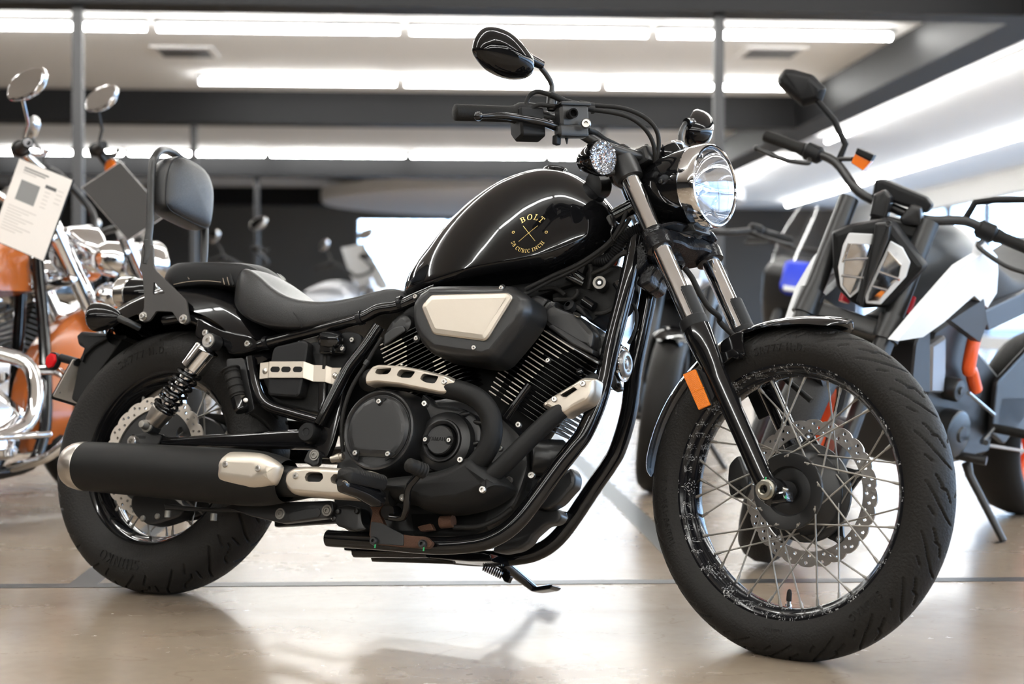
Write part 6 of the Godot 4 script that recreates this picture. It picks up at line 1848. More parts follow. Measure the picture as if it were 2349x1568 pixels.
func bike_exhaust() -> void:
	var b := MB.new()
	tube(b, smooth([Vector3(1.142, 0.5322, 0.08), Vector3(1.1243, 0.503, 0.11), Vector3(1.0997, 0.4607, 0.135), Vector3(1.0703, 0.4239, 0.15), Vector3(1.0345, 0.3779, 0.163), Vector3(1.0019, 0.3379, 0.17), Vector3(0.9666, 0.3002, 0.172)], 6), 0.0192, 24)
	bpart("front_exhaust_pipe", b, M.matte_black)
	b = MB.new()
	tube(b, smooth([Vector3(0.5955, 0.5125, 0.1), Vector3(0.6311, 0.5141, 0.135), Vector3(0.7053, 0.5059, 0.16), Vector3(0.7837, 0.498, 0.171), Vector3(0.8483, 0.4862, 0.18), Vector3(0.8949, 0.4765, 0.188), Vector3(0.9284, 0.4622, 0.188), Vector3(0.9542, 0.4372, 0.186), Vector3(0.9649, 0.4079, 0.184), Vector3(0.9646, 0.3784, 0.182), Vector3(0.9529, 0.3504, 0.18), Vector3(0.9323, 0.3243, 0.176)], 6), 0.0222, 26)
	bpart("rear_exhaust_pipe", b, M.matte_black)
	# silver guard over the rear pipe
	b = MB.new()
	var holes := [rounded([Vector2(0.6728, 0.512), Vector2(0.6803, 0.5252), Vector2(0.7126, 0.5248), Vector2(0.7145, 0.5202), Vector2(0.7079, 0.5092), Vector2(0.6818, 0.508)], 0.006), rounded([Vector2(0.7279, 0.5069), Vector2(0.7356, 0.521), Vector2(0.7712, 0.5188), Vector2(0.7738, 0.5141), Vector2(0.7667, 0.5021), Vector2(0.7408, 0.5024)], 0.006), rounded([Vector2(0.7867, 0.5009), Vector2(0.7942, 0.5131), Vector2(0.8304, 0.5101), Vector2(0.8323, 0.505), Vector2(0.8263, 0.4911), Vector2(0.8006, 0.4934)], 0.006)]
	slab(b, rounded([Vector2(0.6471, 0.4999), Vector2(0.6495, 0.5105), Vector2(0.6619, 0.528), Vector2(0.6768, 0.5323), Vector2(0.7342, 0.5306), Vector2(0.7964, 0.5214), Vector2(0.8557, 0.5096), Vector2(0.8785, 0.4979), Vector2(0.8739, 0.4855), Vector2(0.8581, 0.4691), Vector2(0.8433, 0.4691), Vector2(0.8175, 0.4729), Vector2(0.7411, 0.485), Vector2(0.6836, 0.4892), Vector2(0.6511, 0.4853)], 0.006, 3), [[0.0, 0.165], [0.0, 0.19], [0.0015, 0.1965], [0.004, 0.201], [0.0065, 0.2025]], Transform3D.IDENTITY, holes)
	var g := bpart("rear_pipe_guard", b, M.champagne, null, 30.0)
	b = MB.new(); bolt(b, Vector3(0.8487, 0.4962, 0.2025), Vector3.BACK, 0.0068, 0.004); part("bolt", b, M.steel, g)
	b = MB.new(); ell(b, Vector3(0.7308, 0.5337, 0.19), Vector3(0.004, 0.003, 0.004), Basis.IDENTITY, 10); part("bolt", b, M.steel, g)
	b = MB.new(); plate(b, rounded([Vector2(0.6549, 0.5049), Vector2(0.6581, 0.5179), Vector2(0.6694, 0.5255), Vector2(0.6673, 0.5202), Vector2(0.6611, 0.5065)], 0.002), 0.188, 0.1995, 0.0005); part("slot", b, M.dark, g)
	b = MB.new()
	slab(b, rounded([Vector2(1.0524, 0.463), Vector2(1.0671, 0.477), Vector2(1.0934, 0.4947), Vector2(1.1217, 0.5123), Vector2(1.1403, 0.5249), Vector2(1.1724, 0.5237), Vector2(1.1712, 0.4911), Vector2(1.1629, 0.4722), Vector2(1.1286, 0.4544), Vector2(1.1119, 0.4423), Vector2(1.0996, 0.4438), Vector2(1.0731, 0.4527)], 0.008, 3), [[0.0, 0.11], [0.0, 0.14], [0.003, 0.148], [0.007, 0.153], [0.011, 0.1545]], Transform3D.IDENTITY, [rounded([Vector2(1.0953, 0.4872), Vector2(1.1208, 0.5029), Vector2(1.1321, 0.5003), Vector2(1.1358, 0.4948), Vector2(1.1155, 0.4793), Vector2(1.1012, 0.4808)], 0.006)])
	g = bpart("front_pipe_guard", b, M.champagne, null, 30.0)
	for q in [Vector3(1.0865, 0.4748, 0.154), Vector3(1.1469, 0.5092, 0.154)]:
		b = MB.new(); bolt(b, q, Vector3(0.1, 0, 1), 0.0066, 0.005); part("bolt", b, M.steel, g)
	# matte collector cover
	b = MB.new()
	slab(b, smooth([Vector2(0.7141, 0.2678), Vector2(0.7196, 0.286), Vector2(0.7514, 0.2941), Vector2(0.7916, 0.2997), Vector2(0.8309, 0.3076), Vector2(0.8695, 0.3183), Vector2(0.8991, 0.3338), Vector2(0.9194, 0.3446), Vector2(0.9392, 0.3434), Vector2(0.9635, 0.3228), Vector2(1.0023, 0.2935), Vector2(1.0054, 0.2815), Vector2(0.9907, 0.2652), Vector2(0.9585, 0.2454), Vector2(0.9213, 0.2329), Vector2(0.8752, 0.2239), Vector2(0.827, 0.2252), Vector2(0.7887, 0.2381), Vector2(0.7433, 0.2401), Vector2(0.7237, 0.2468)], 3, true), [[0.0, 0.12], [0.0, 0.165], [0.004, 0.185], [0.012, 0.2], [0.02, 0.208], [0.028, 0.212]])
	var cv := bpart("collector_cover", b, M.matte_black, null, 40.0)
	for q in [Vector3(0.9765, 0.2712, 0.213), Vector3(0.7886, 0.2449, 0.208)]:
		b = MB.new(); bolt(b, q, Vector3.BACK, 0.0078, 0.005); part("bolt", b, M.steel, cv)
	# muffler
	b = MB.new()
	var mz := 0.2
	tube(b, [Vector3(-0.086, 0.2715, mz), Vector3(-0.085, 0.2715, mz), Vector3(-0.08, 0.2715, mz), Vector3(0.1, 0.2705, mz), Vector3(0.3, 0.2685, mz), Vector3(0.38, 0.268, mz), Vector3(0.42, 0.2675, mz), Vector3(0.45, 0.267, mz), Vector3(0.475, 0.2665, mz), Vector3(0.487, 0.266, mz)], [0.04, 0.0565, 0.058, 0.0605, 0.0625, 0.0625, 0.0605, 0.056, 0.0505, 0.046], 48, false)
	var muf := bpart("muffler", b, M.matte_black)
	b = MB.new(); tube(b, [Vector3(-0.083, 0.2715, mz), Vector3(-0.086, 0.2715, mz), Vector3(-0.1, 0.2716, mz), Vector3(-0.118, 0.2718, mz), Vector3(-0.13, 0.272, mz), Vector3(-0.135, 0.272, mz), Vector3(-0.128, 0.272, mz), Vector3(-0.09, 0.272, mz)], [0.0555, 0.0578, 0.0572, 0.0535, 0.048, 0.042, 0.034, 0.034], 40, false); part("end_cap", b, M.brushed, muf)
	b = MB.new(); lathe(b, [Vector2(0.035, 0), Vector2(0, 0.001)], Vector3(-0.1, 0.272, mz), Vector3(1, 0, 0), 24); part("outlet", b, M.dark, muf)
	b = MB.new()
	slab(b, smooth([Vector2(0.3323, 0.2589), Vector2(0.331, 0.2774), Vector2(0.3342, 0.2961), Vector2(0.3493, 0.3116), Vector2(0.3659, 0.3173), Vector2(0.4347, 0.3178), Vector2(0.4676, 0.3088), Vector2(0.4929, 0.2957), Vector2(0.4984, 0.2853), Vector2(0.4902, 0.2547), Vector2(0.477, 0.2474), Vector2(0.4421, 0.2382), Vector2(0.4054, 0.2369), Vector2(0.3639, 0.2396), Vector2(0.3421, 0.2455)], 3, true), [[0.0, 0.236], [0.0, 0.245], [0.004, 0.253], [0.011, 0.2605], [0.02, 0.2645], [0.027, 0.2655]])
	var ms := bpart("muffler_guard", b, M.champagne, null, 40.0)
	for q in [Vector3(0.3639, 0.2861, 0.265), Vector3(0.4524, 0.2809, 0.266)]:
		b = MB.new(); bolt(b, q, Vector3.BACK, 0.0072, 0.004); part("bolt", b, M.steel, ms)
	b = MB.new(); tube(b, [Vector3(0.46, 0.266, mz), Vector3(0.62, 0.263, 0.185), Vector3(0.75, 0.255, 0.18)], [0.036, 0.027, 0.027], 24); bpart("link_pipe", b, M.matte_black)
	b = MB.new()
	slab(b, rounded([Vector2(0.4932, 0.2622), Vector2(0.497, 0.2826), Vector2(0.5167, 0.2949), Vector2(0.5615, 0.2988), Vector2(0.6342, 0.2983), Vector2(0.7141, 0.2957), Vector2(0.7283, 0.2843), Vector2(0.7357, 0.2634), Vector2(0.7075, 0.2335), Vector2(0.6154, 0.2336), Vector2(0.5251, 0.2347), Vector2(0.5062, 0.2432)], 0.008, 3), [[0.0, 0.19], [0.0, 0.216], [0.003, 0.2245], [0.007, 0.229], [0.011, 0.2305]], Transform3D.IDENTITY, [slot([Vector2(0.5624, 0.2738)][0], [Vector2(0.588, 0.2747)][0], 0.0105), slot([Vector2(0.6283, 0.2728)][0], [Vector2(0.6594, 0.2729)][0], 0.0105)])
	ms = bpart("link_guard", b, M.champagne, null, 30.0)
	b = MB.new(); bolt(b, Vector3(0.5283, 0.2744, 0.2305), Vector3.BACK, 0.0072, 0.004); part("bolt", b, M.steel, ms)
	# muffler bracket
	b = MB.new(); plate(b, rounded([Vector2(0.2932, 0.2061), Vector2(0.3373, 0.2182), Vector2(0.3919, 0.2202), Vector2(0.5801, 0.2358), Vector2(0.5883, 0.2124), Vector2(0.5736, 0.1969), Vector2(0.4581, 0.1779), Vector2(0.3705, 0.1881)], 0.008), 0.132, 0.155, 0.004)
	var br := bpart("muffler_bracket", b, M.satin_black)
	b = MB.new(); plate(b, slot([Vector2(0.4853, 0.1944)][0], [Vector2(0.5448, 0.2062)][0], 0.011), 0.154, 0.1568, 0.001); part("rib", b, M.satin_black, br)
	for q in [Vector3(0.4513, 0.1979, 0.155), Vector3(0.572, 0.2126, 0.155)]:
		b = MB.new(); lathe(b, [Vector2(0.0085, 0.0), Vector2(0.0085, 0.004), Vector2(0.0125, 0.004), Vector2(0.0125, 0.0)], q, Vector3.BACK, 20); part("washer", b, M.spoke_steel, br)
		b = MB.new(); bolt(b, q, Vector3.BACK, 0.0085, 0.005); part("bolt", b, M.spoke_steel, br)
	b = MB.new(); plate(b, rounded([Vector2(0.114, 0.203), Vector2(0.2386, 0.2006), Vector2(0.3301, 0.2108), Vector2(0.4236, 0.1991), Vector2(0.4189, 0.1832), Vector2(0.3251, 0.1962), Vector2(0.2479, 0.1932), Vector2(0.1207, 0.1904)], 0.004), 0.13, 0.145, 0.003); part("lower_stay", b, M.satin_black, br)
	for q in [Vector3(0.1273, 0.1875, 0.14), Vector3(0.2585, 0.189, 0.14)]:
		b = MB.new(); lathe(b, [Vector2(0.0, 0.0), Vector2(0.0075, 0.0), Vector2(0.0075, 0.016), Vector2(0, 0.017)], q, Vector3(0.1, -1, 0), 14); part("stud", b, M.spoke_steel, br)

func bike_low() -> void:
	# rider's right peg: ribbed rubber on a black bracket
	var b := MB.new()
	var p0 := Vector3(0.7279, 0.2646, 0.36)
	var p1 := Vector3(0.7492, 0.2662, 0.245)
	var ax := (p1 - p0).normalized()
	var up := Vector3(0.1, 1, 0.12).normalized()
	var sd := ax.cross(up).normalized()
	up = sd.cross(ax)
	var L := (p1 - p0).length()
	var rings := []
	for k in 61:
		var t := k / 60.0
		var rib := 0.0035 if (k % 4) < 2 and k > 12 else 0.0
		var w := 0.0205 * (1.0 if k > 6 else sqrt(1.0 - pow(1.0 - k / 7.0, 2.0)) * 0.9 + 0.1)
		var ring := PackedVector3Array()
		for q in [[-1.0, 0.45], [-0.85, 0.8], [-0.4, 1.0], [0.4, 1.0], [0.85, 0.8], [1.0, 0.45], [1.0, -0.3], [0.8, -0.6], [-0.8, -0.6], [-1.0, -0.3]]:
			ring.append(p0 + ax * L * t + sd * q[0] * w + up * (q[1] * (w * 0.95) + (rib - 0.003 if q[1] > 0.7 else 0.0)))
		rings.append(ring)
	skin(b, rings, true, true); b.orient(0)
	var peg := bpart("foot_peg", b, M.rubber)
	b = MB.new(); tube(b, [p0 + ax * 0.002 - up * 0.014, p0 + ax * 0.012 - up * 0.018, p0 + ax * 0.06 - up * 0.022, p0 + ax * (L - 0.01) - up * 0.03, p0 + ax * (L + 0.01) - up * 0.03], [0.01, 0.0175, 0.017, 0.02, 0.018], 18); part("peg_core", b, M.gloss_black, peg)
	b = MB.new(); lathe(b, [Vector2(0.007, 0), Vector2(0.007, 0.003), Vector2(0, 0.004)], Vector3(0.7352, 0.2506, 0.352), Vector3(0.2, -0.6, 0.8), 12); part("feeler", b, M.satin_chrome, peg)
	# rusty peg bracket
	b = MB.new()
	plate(b, rounded([Vector2(0.686, 0.2683), Vector2(0.708, 0.2674), Vector2(0.7125, 0.247), Vector2(0.7003, 0.2174), Vector2(0.7219, 0.1863), Vector2(0.7464, 0.1754), Vector2(0.7879, 0.1729), Vector2(0.8225, 0.1734), Vector2(0.8417, 0.1606), Vector2(0.8342, 0.1489), Vector2(0.7714, 0.1469), Vector2(0.7049, 0.1484), Vector2(0.6836, 0.1641), Vector2(0.682, 0.1928), Vector2(0.6847, 0.2182), Vector2(0.6648, 0.237)], 0.006), 0.138, 0.153, 0.003)
	var rb := bpart("peg_bracket", b, M.rust)
	tag(rb, "rusty steel foot peg bracket")
	b = MB.new(); plate(b, rounded([Vector2(0.6857, 0.1959), Vector2(0.7132, 0.1941), Vector2(0.7703, 0.1728), Vector2(0.7738, 0.15), Vector2(0.7078, 0.149), Vector2(0.6887, 0.1638)], 0.004), 0.15, 0.1555, 0.001); part("bracket_web", b, M.satin_black, rb)
	for q in [Vector3(0.7025, 0.1546, 0.156), Vector3(0.8214, 0.1567, 0.156)]:
		b = MB.new(); bolt(b, q, Vector3.BACK, 0.009, 0.009, true); part("bolt", b, M.satin_black, rb)
		b = MB.new(); box(b, q + Vector3(0.006, -0.011, 0.006), Vector3(0.003, 0.008, 0.002), 0.0005); part("paint_mark", b, M.green_mark, rb)
	# brake pedal
	b = MB.new()
	lathe(b, [Vector2(0, 0.012), Vector2(0.016, 0.012), Vector2(0.018, 0.008), Vector2(0.018, -0.02), Vector2(0, -0.02)], Vector3(0.7363, 0.2174, 0.165), Vector3.BACK, 24)
	tube(b, arcs([Vector3(0.744, 0.2057, 0.175), Vector3(0.781, 0.2045, 0.182), Vector3(0.8065, 0.2262, 0.218), Vector3(0.8097, 0.2627, 0.232), Vector3(0.8402, 0.2923, 0.242), Vector3(0.8566, 0.2963, 0.244)], 0.014, 5), 0.0078, 14)
	var ped := bpart("brake_pedal", b, M.gloss_black)
	b = MB.new()
	var q0 := Vector3(0.832, 0.3055, 0.285)
	var q1 := Vector3(0.8512, 0.2981, 0.242)
	var pts := []
	var rr := []
	for k in 25:
		var t := k / 24.0
		pts.append(q0.lerp(q1, t)); rr.append(0.0148 * (sqrt(1.0 - pow(1.0 - minf(k / 4.0, 1.0), 2.0)) * 0.9 + 0.1) + (0.0012 if k > 9 and k % 4 < 2 else 0.0))
	tube(b, pts, rr, 22); part("pedal_rubber", b, M.rubber, ped)
	# rear brake cylinder, sensor and small parts behind the peg
	b = MB.new(); plate(b, rounded([Vector2(0.5773, 0.2213), Vector2(0.6104, 0.2306), Vector2(0.6456, 0.2254), Vector2(0.655, 0.1932), Vector2(0.6699, 0.1796), Vector2(0.6498, 0.1729), Vector2(0.5926, 0.1819), Vector2(0.5767, 0.1992)], 0.006), 0.1, 0.142, 0.005)
	var mc := bpart("rear_master_cylinder", b, M.satin_black)
	for q in [Vector3(0.5923, 0.2137, 0.143), Vector3(0.64, 0.2166, 0.143), Vector3(0.5835, 0.1982, 0.14)]:
		b = MB.new(); bolt(b, q, Vector3.BACK, 0.0065, 0.006, false); part("bolt", b, M.satin_black, mc)
	b = MB.new(); tube(b, [Vector3(0.8429, 0.2075, 0.13), Vector3(0.8726, 0.2119, 0.13)], 0.0135, 12); bpart("exhaust_sensor", b, M.rust)
	b = MB.new(); plate(b, rounded([Vector2(0.7885, 0.1945), Vector2(0.8199, 0.2036), Vector2(0.83, 0.19), Vector2(0.7982, 0.1844)], 0.003), 0.12, 0.135, 0.002); bpart("sensor_clip", b, M.rust)
	b = MB.new(); tube(b, smooth([Vector3(0.8717, 0.1994, 0.125), Vector3(0.9307, 0.205, 0.125), Vector3(0.9726, 0.2259, 0.12), Vector3(0.9999, 0.2488, 0.118)], 6), 0.0055, 10); bpart("drain_hose", b, M.rubber)
	b = MB.new(); plate(b, rounded([Vector2(0.7427, 0.229), Vector2(0.9443, 0.2446), Vector2(0.9343, 0.2016), Vector2(0.9006, 0.1852), Vector2(0.7591, 0.1757)], 0.01), -0.08, 0.1, 0.006); bpart("sump", b, M.matte_black)
	b = MB.new(); tube(b, [Vector3(0.5475, 0.3284, 0.13), Vector3(0.5768, 0.3372, 0.13)], 0.008, 12); tube(b, [Vector3(0.561, 0.3307, 0.131), Vector3(0.5712, 0.3349, 0.131)], 0.0105, 12); bpart("cable_adjuster", b, M.champagne)
	# hugger under the swing arm and belt
	b = MB.new(); plate(b, rounded([Vector2(0.2657, 0.191), Vector2(0.4441, 0.2123), Vector2(0.4424, 0.222), Vector2(0.2621, 0.2109)], 0.004), -0.11, -0.09, 0.003); bpart("belt_guard", b, M.satin_black)
	b = MB.new()
	tube(b, [Vector3(0.0, 0.45, -0.092), Vector3(0.5, 0.43, -0.092)], 0.012, 8, true, 0.35, Vector3.BACK)
	tube(b, [Vector3(0.0, 0.198, -0.092), Vector3(0.5, 0.31, -0.092)], 0.012, 8, true, 0.35, Vector3.BACK)
	bpart("drive_belt", b, M.rubber)
	# side stand
	b = MB.new()
	var s0 := Vector3(0.8664, 0.1528, -0.13)
	var s1 := Vector3(0.8677, 0.1354, -0.21)
	var s2 := Vector3(0.8729, 0.1155, -0.29)
	tube(b, [s0, s1, s2], [0.0125, 0.0115, 0.0095], 16)
	plate(b, rounded([Vector2(0.861, 0.1213), Vector2(0.8831, 0.1173), Vector2(0.9229, 0.1263), Vector2(0.9278, 0.1209), Vector2(0.92, 0.1145), Vector2(0.876, 0.1051)], 0.003), -0.33, -0.28, 0.002)
	var stand := bpart("side_stand", b, M.gloss_black)
	b = MB.new(); var sp0 := Vector3(0.8241, 0.1429, -0.12); var sp1 := Vector3(0.8596, 0.129, -0.15)
	tube(b, helix(sp0, sp1 - sp0, 0.0095, 9.0, (sp1 - sp0).length(), 12), 0.0019, 6); part("stand_spring", b, M.gloss_black, stand)
	b = MB.new(); plate(b, rounded([Vector2(0.8532, 0.1402), Vector2(0.8803, 0.1272), Vector2(0.8739, 0.1117), Vector2(0.863, 0.1146), Vector2(0.8552, 0.1252)], 0.003), -0.17, -0.155, 0.002); part("spring_hook", b, M.gloss_black, stand)

# ------------------------------------------------------------------ the other motorcycles and small things
var cache := {}

func shell(b: MB, pts: Array, off: Vector3) -> void:   # a polygon in space, given thickness by off
	var flat := PackedVector2Array()
	for p in pts: flat.append(Vector2(p.x, p.y))
	var idx := Geometry2D.triangulate_polygon(flat)
	var from := b.v.size()
	for t in range(0, idx.size(), 3):
		b.tri(pts[idx[t]], pts[idx[t + 1]], pts[idx[t + 2]])
		b.tri(pts[idx[t]] + off, pts[idx[t + 2]] + off, pts[idx[t + 1]] + off)
	var a := 0.0
	for i in pts.size(): a += flat[i].cross(flat[(i + 1) % flat.size()])
	for i in pts.size():
		var j := (i + 1) % pts.size()
		if a > 0: b.quad(pts[j], pts[i], pts[i] + off, pts[j] + off)
		else: b.quad(pts[i], pts[j], pts[j] + off, pts[i] + off)
	b.orient(from)

func simple_wheel(parent: Node, c: Vector3, r: float, hw: float, rim: Material, spokes: int, called: String) -> Node3D:
	var key := "%f %f %d" % [r, hw, spokes]
	if not cache.has(key):
		var rr := r * 0.7
		var b := MB.new()
		lathe(b, [Vector2(rr, hw * 0.7), Vector2(rr + r * 0.05, hw * 0.92), Vector2(r * 0.84, hw), Vector2(r * 0.92, hw * 0.86), Vector2(r * 0.975, hw * 0.55), Vector2(r, 0), Vector2(r * 0.975, -hw * 0.55), Vector2(r * 0.92, -hw * 0.86), Vector2(r * 0.84, -hw), Vector2(rr + r * 0.05, -hw * 0.92), Vector2(rr, -hw * 0.7), Vector2(rr, hw * 0.7)], Vector3.ZERO, Vector3.BACK, 56)
		var t := to_mesh(b, 50)
		b = MB.new()
		lathe(b, [Vector2(rr + 0.004, hw * 0.72), Vector2(rr - 0.008, hw * 0.74), Vector2(rr - 0.014, hw * 0.6), Vector2(rr - 0.024, 0), Vector2(rr - 0.014, -hw * 0.6), Vector2(rr - 0.008, -hw * 0.74), Vector2(rr + 0.004, -hw * 0.72), Vector2(rr + 0.004, hw * 0.72)], Vector3.ZERO, Vector3.BACK, 56)
		lathe(b, [Vector2(0, 0.05), Vector2(0.03, 0.05), Vector2(0.045, 0.03), Vector2(0.045, -0.03), Vector2(0.03, -0.05), Vector2(0, -0.05)], Vector3.ZERO, Vector3.BACK, 24)
		var thin := spokes > 12
		for k in spokes:
			var a := TAU * k / spokes
			var e := a + (0.5 if k % 2 else -0.5) * (1.0 if thin else 0.12)
			tube(b, [Vector3(cos(e) * 0.035, sin(e) * 0.035, 0.025 if k % 2 else -0.025), Vector3(cos(a) * (rr - 0.018), sin(a) * (rr - 0.018), 0)], 0.0025 if thin else 0.013, 6)
		cache[key] = [t, to_mesh(b, 40)]
	var w := inst(called, cache[key][0], M.tyre, parent, Transform3D(Basis.IDENTITY, c))
	inst("rim", cache[key][1], rim, w)
	return w

func disc_on(w: Node3D, r: float, z: float) -> void:
	if not cache.has("disc%f" % r):
		var b := MB.new()
		rotor(b, r, r * 0.76, 16, 0.005)
		cache["disc%f" % r] = to_mesh(b, 30)
	inst("brake_disc", cache["disc%f" % r], M.disc_steel, w, Transform3D(Basis.IDENTITY, Vector3(0, 0, z)))

func fender_arc(b: MB, c: Vector3, r: float, hw: float, a0: float, a1: float, drop: float, power := 3.0) -> void:
	var from := b.v.size()
	var rings := []
	for i in 33:
		var t := i / 32.0
		var th := deg_to_rad(lerpf(a0, a1, t))
		var e := minf(t, 1.0 - t) * absf(a1 - a0)
		var w := hw * (0.55 + 0.45 * minf(e / 12.0, 1.0))
		var ring := PackedVector3Array()
		for k in 32:
			var q := -1.0 + k / 8.0 if k <= 16 else 1.0 - (k - 16) / 8.0
			var rr := r - drop * pow(absf(q), power) - (0.005 if k > 16 else 0.0)
			ring.append(c + Vector3(cos(th) * rr, sin(th) * rr, q * w))
		rings.append(ring)
	skin(b, rings, true, true)
	b.orient(from)

func bar_end(parent: Node, grip: Vector3, inner: Vector3, m: Material, gm: Material, lever_off := Vector3(0.05, -0.015, 0)) -> void:
	var b := MB.new()
	var d := (inner - grip).normalized()
	tube(b, [grip, grip + d * 0.003, grip + d * 0.008, grip.lerp(inner, 0.85), inner], [0.008, 0.016, 0.0175, 0.017, 0.021], 16); part("grip", b, gm, parent)
	b = MB.new(); tube(b, [inner, inner + d * 0.01, inner + d * 0.05, inner + d * 0.06], [0.018, 0.027, 0.026, 0.016], 16); part("switch_box", b, M.plastic, parent)
	b = MB.new()
	var p0 := inner + d * 0.03 + lever_off
	var p1 := grip + lever_off * 1.25 + d * 0.005
	tube(b, smooth([p0 - lever_off * 0.4, p0, p0.lerp(p1, 0.5) + lever_off * 0.25, p1], 5), 0.0068, 10)
	ell(b, p1, Vector3.ONE * 0.01, Basis.IDENTITY, 10)
	part("lever", b, m, parent)

func cruiser(called: String, label: String, x: Transform3D, o: Dictionary) -> Node3D:
	var t := thing(called, label, "motorcycle", x, "motorcycles parked in the showroom")
	var paint: Material = o.paint
	var ch: Material = o.chrome
	var detail: bool = o.get("detail", true)
	var ax := Vector3(1.62, 0.33, 0)
	var fw := simple_wheel(t, ax, 0.33, 0.06, ch, 28, "front_wheel")
	disc_on(fw, 0.145, 0.07)
	var rw := simple_wheel(t, Vector3(0, 0.33, 0), 0.33, 0.085, ch, 28, "rear_wheel")
	disc_on(rw, 0.145, 0.08)
	var b := MB.new(); fender_arc(b, ax, 0.385, 0.092, 32, 196, 0.16 if o.get("valance", false) else 0.06, 7.0 if o.get("valance", false) else 3.0); var ff := part("front_fender", b, paint, t, 50)
	for sd: float in [1.0, -1.0]:
		var pts := []
		var tr: float = 0.226 if o.get("valance", false) else 0.325
		for k in 17:
			var a := deg_to_rad(lerpf(40, 194, k / 16.0))
			pts.append(ax + Vector3(cos(a) * tr, sin(a) * tr, 0.0925 * sd))
		b = MB.new(); tube(b, pts, 0.011, 8); part("fender_trim", b, ch, ff)
	b = MB.new(); fender_arc(b, Vector3(0, 0.33, 0), 0.4, 0.105, 25, 175, 0.07); part("rear_fender", b, paint, t, 50)
	# fork with bright covers
	var hd: Vector3 = o.get("head", Vector3(1.37, 0.9, 0))
	var fa := (hd - ax).normalized()
	for sd: float in [1.0, -1.0]:
		var z := Vector3(0, 0, 0.11 * sd)
		b = MB.new(); tube(b, [ax + z - fa * 0.03, ax + z, ax + z + fa * 0.3, ax + z + fa * 0.31, ax + z + fa * 0.33, ax + z + fa * 0.36, hd + z + fa * 0.08], [0.02, 0.028, 0.028, 0.034, 0.034, 0.03, 0.03], 18); part("fork_leg", b, ch, t)
	b = MB.new(); box(b, hd + fa * 0.02, Vector3(0.08, 0.035, 0.27), 0.012, Basis(Vector3.BACK, 0.4)); box(b, hd - fa * 0.13, Vector3(0.08, 0.035, 0.27), 0.012, Basis(Vector3.BACK, 0.4)); part("yoke", b, ch, t)
	# lamps
	b = MB.new(); lathe(b, [Vector2(0, -0.13), Vector2(0.05, -0.12), Vector2(0.085, -0.08), Vector2(0.095, -0.03), Vector2(0.1, 0.0), Vector2(0.096, 0.012), Vector2(0.085, 0.012)], hd + Vector3(0.17, -0.02, 0), Vector3(1, -0.05, 0), 36)
	var hl := part("headlamp", b, ch, t)
	b = MB.new(); lathe(b, [Vector2(0.087, 0.01), Vector2(0, 0.03)], hd + Vector3(0.17, -0.02, 0), Vector3(1, -0.05, 0), 28); part("lens", b, M.white_plastic, hl)
	if o.get("extra_lamps", false):
		for sd: float in [1.0, -1.0]:
			b = MB.new(); lathe(b, [Vector2(0, -0.075), Vector2(0.035, -0.065), Vector2(0.055, -0.035), Vector2(0.06, 0.0), Vector2(0.052, 0.006)], hd + Vector3(0.14, -0.07, 0.2 * sd), Vector3(1, -0.05, 0), 28); part("spot_lamp", b, ch, t)
			b = MB.new(); tube(b, smooth([hd + Vector3(0.1, -0.07, 0.2 * sd), hd + Vector3(0.06, -0.03, 0.17 * sd), hd + Vector3(0.05, 0.02, 0.1 * sd)], 5), 0.014, 10); part("lamp_arm", b, ch, t)
			b = MB.new(); ell(b, hd + Vector3(0.12, -0.19, 0.19 * sd), Vector3(0.05, 0.042, 0.042), Basis.IDENTITY, 20); part("turn_signal", b, ch, t)
	# bars
	var bh: Vector3 = o.get("grip", Vector3(1.12, 1.3, 0.4))
	var inr := Vector3(bh.x + 0.05, bh.y + 0.015, bh.z - 0.13)
	b = MB.new()
	var half := [bh, inr, Vector3(inr.x + 0.05, inr.y - 0.01, inr.z - 0.06), Vector3(hd.x - 0.02, (inr.y + hd.y) / 2 + 0.04, 0.15), Vector3(hd.x - 0.03, hd.y + 0.13, 0.09), Vector3(hd.x - 0.03, hd.y + 0.12, 0)]
	var all := half.duplicate()
	for i in range(half.size() - 2, -1, -1): all.append(Vector3(half[i].x, half[i].y, -half[i].z))
	tube(b, smooth(all, 5), 0.014, 12)
	var hb := part("handlebar", b, o.get("bar", ch), t)
	for sd: float in [1.0, -1.0]:
		var k := Vector3(1, 1, sd)
		bar_end(hb, bh * k, inr * k, o.get("bar", ch), M.rubber)
		b = MB.new(); tube(b, [inr * k + Vector3(0.02, 0.01, -0.03 * sd), inr * k + Vector3(0.03, 0.08, 0.0), inr * k + Vector3(0.0, 0.15, 0.03 * sd)], 0.006, 8)
		var mi := part("mirror", b, o.get("bar", ch), t)
		b = MB.new(); var mx := Transform3D(Basis(Vector3(0, 0, 1), Vector3(0.25, 0.97, 0), Vector3(-0.97, 0.25, 0)).rotated(Vector3.UP, 0.25 * sd), inr * k + Vector3(0.0, 0.19, 0.05 * sd))
		slab(b, smooth([Vector2(-0.075, -0.01), Vector2(-0.06, -0.04), Vector2(0.0, -0.05), Vector2(0.06, -0.035), Vector2(0.085, 0.01), Vector2(0.07, 0.045), Vector2(0, 0.05), Vector2(-0.06, 0.03)], 3, true), [[0.02, -0.03], [0.004, -0.016], [0.0, -0.004], [0.001, 0.002], [0.006, 0.004]], mx); part("mirror_shell", b, ch if o.get("chrome_mirror", true) else M.paint, mi)
		b = MB.new(); slab(b, smooth([Vector2(-0.067, -0.008), Vector2(-0.054, -0.034), Vector2(0.0, -0.043), Vector2(0.054, -0.03), Vector2(0.077, 0.01), Vector2(0.063, 0.039), Vector2(0, 0.044), Vector2(-0.054, 0.026)], 3, true), [[0.0, 0.003], [0.0, 0.0055]], mx); part("mirror_glass", b, M.mirror_glass, mi)
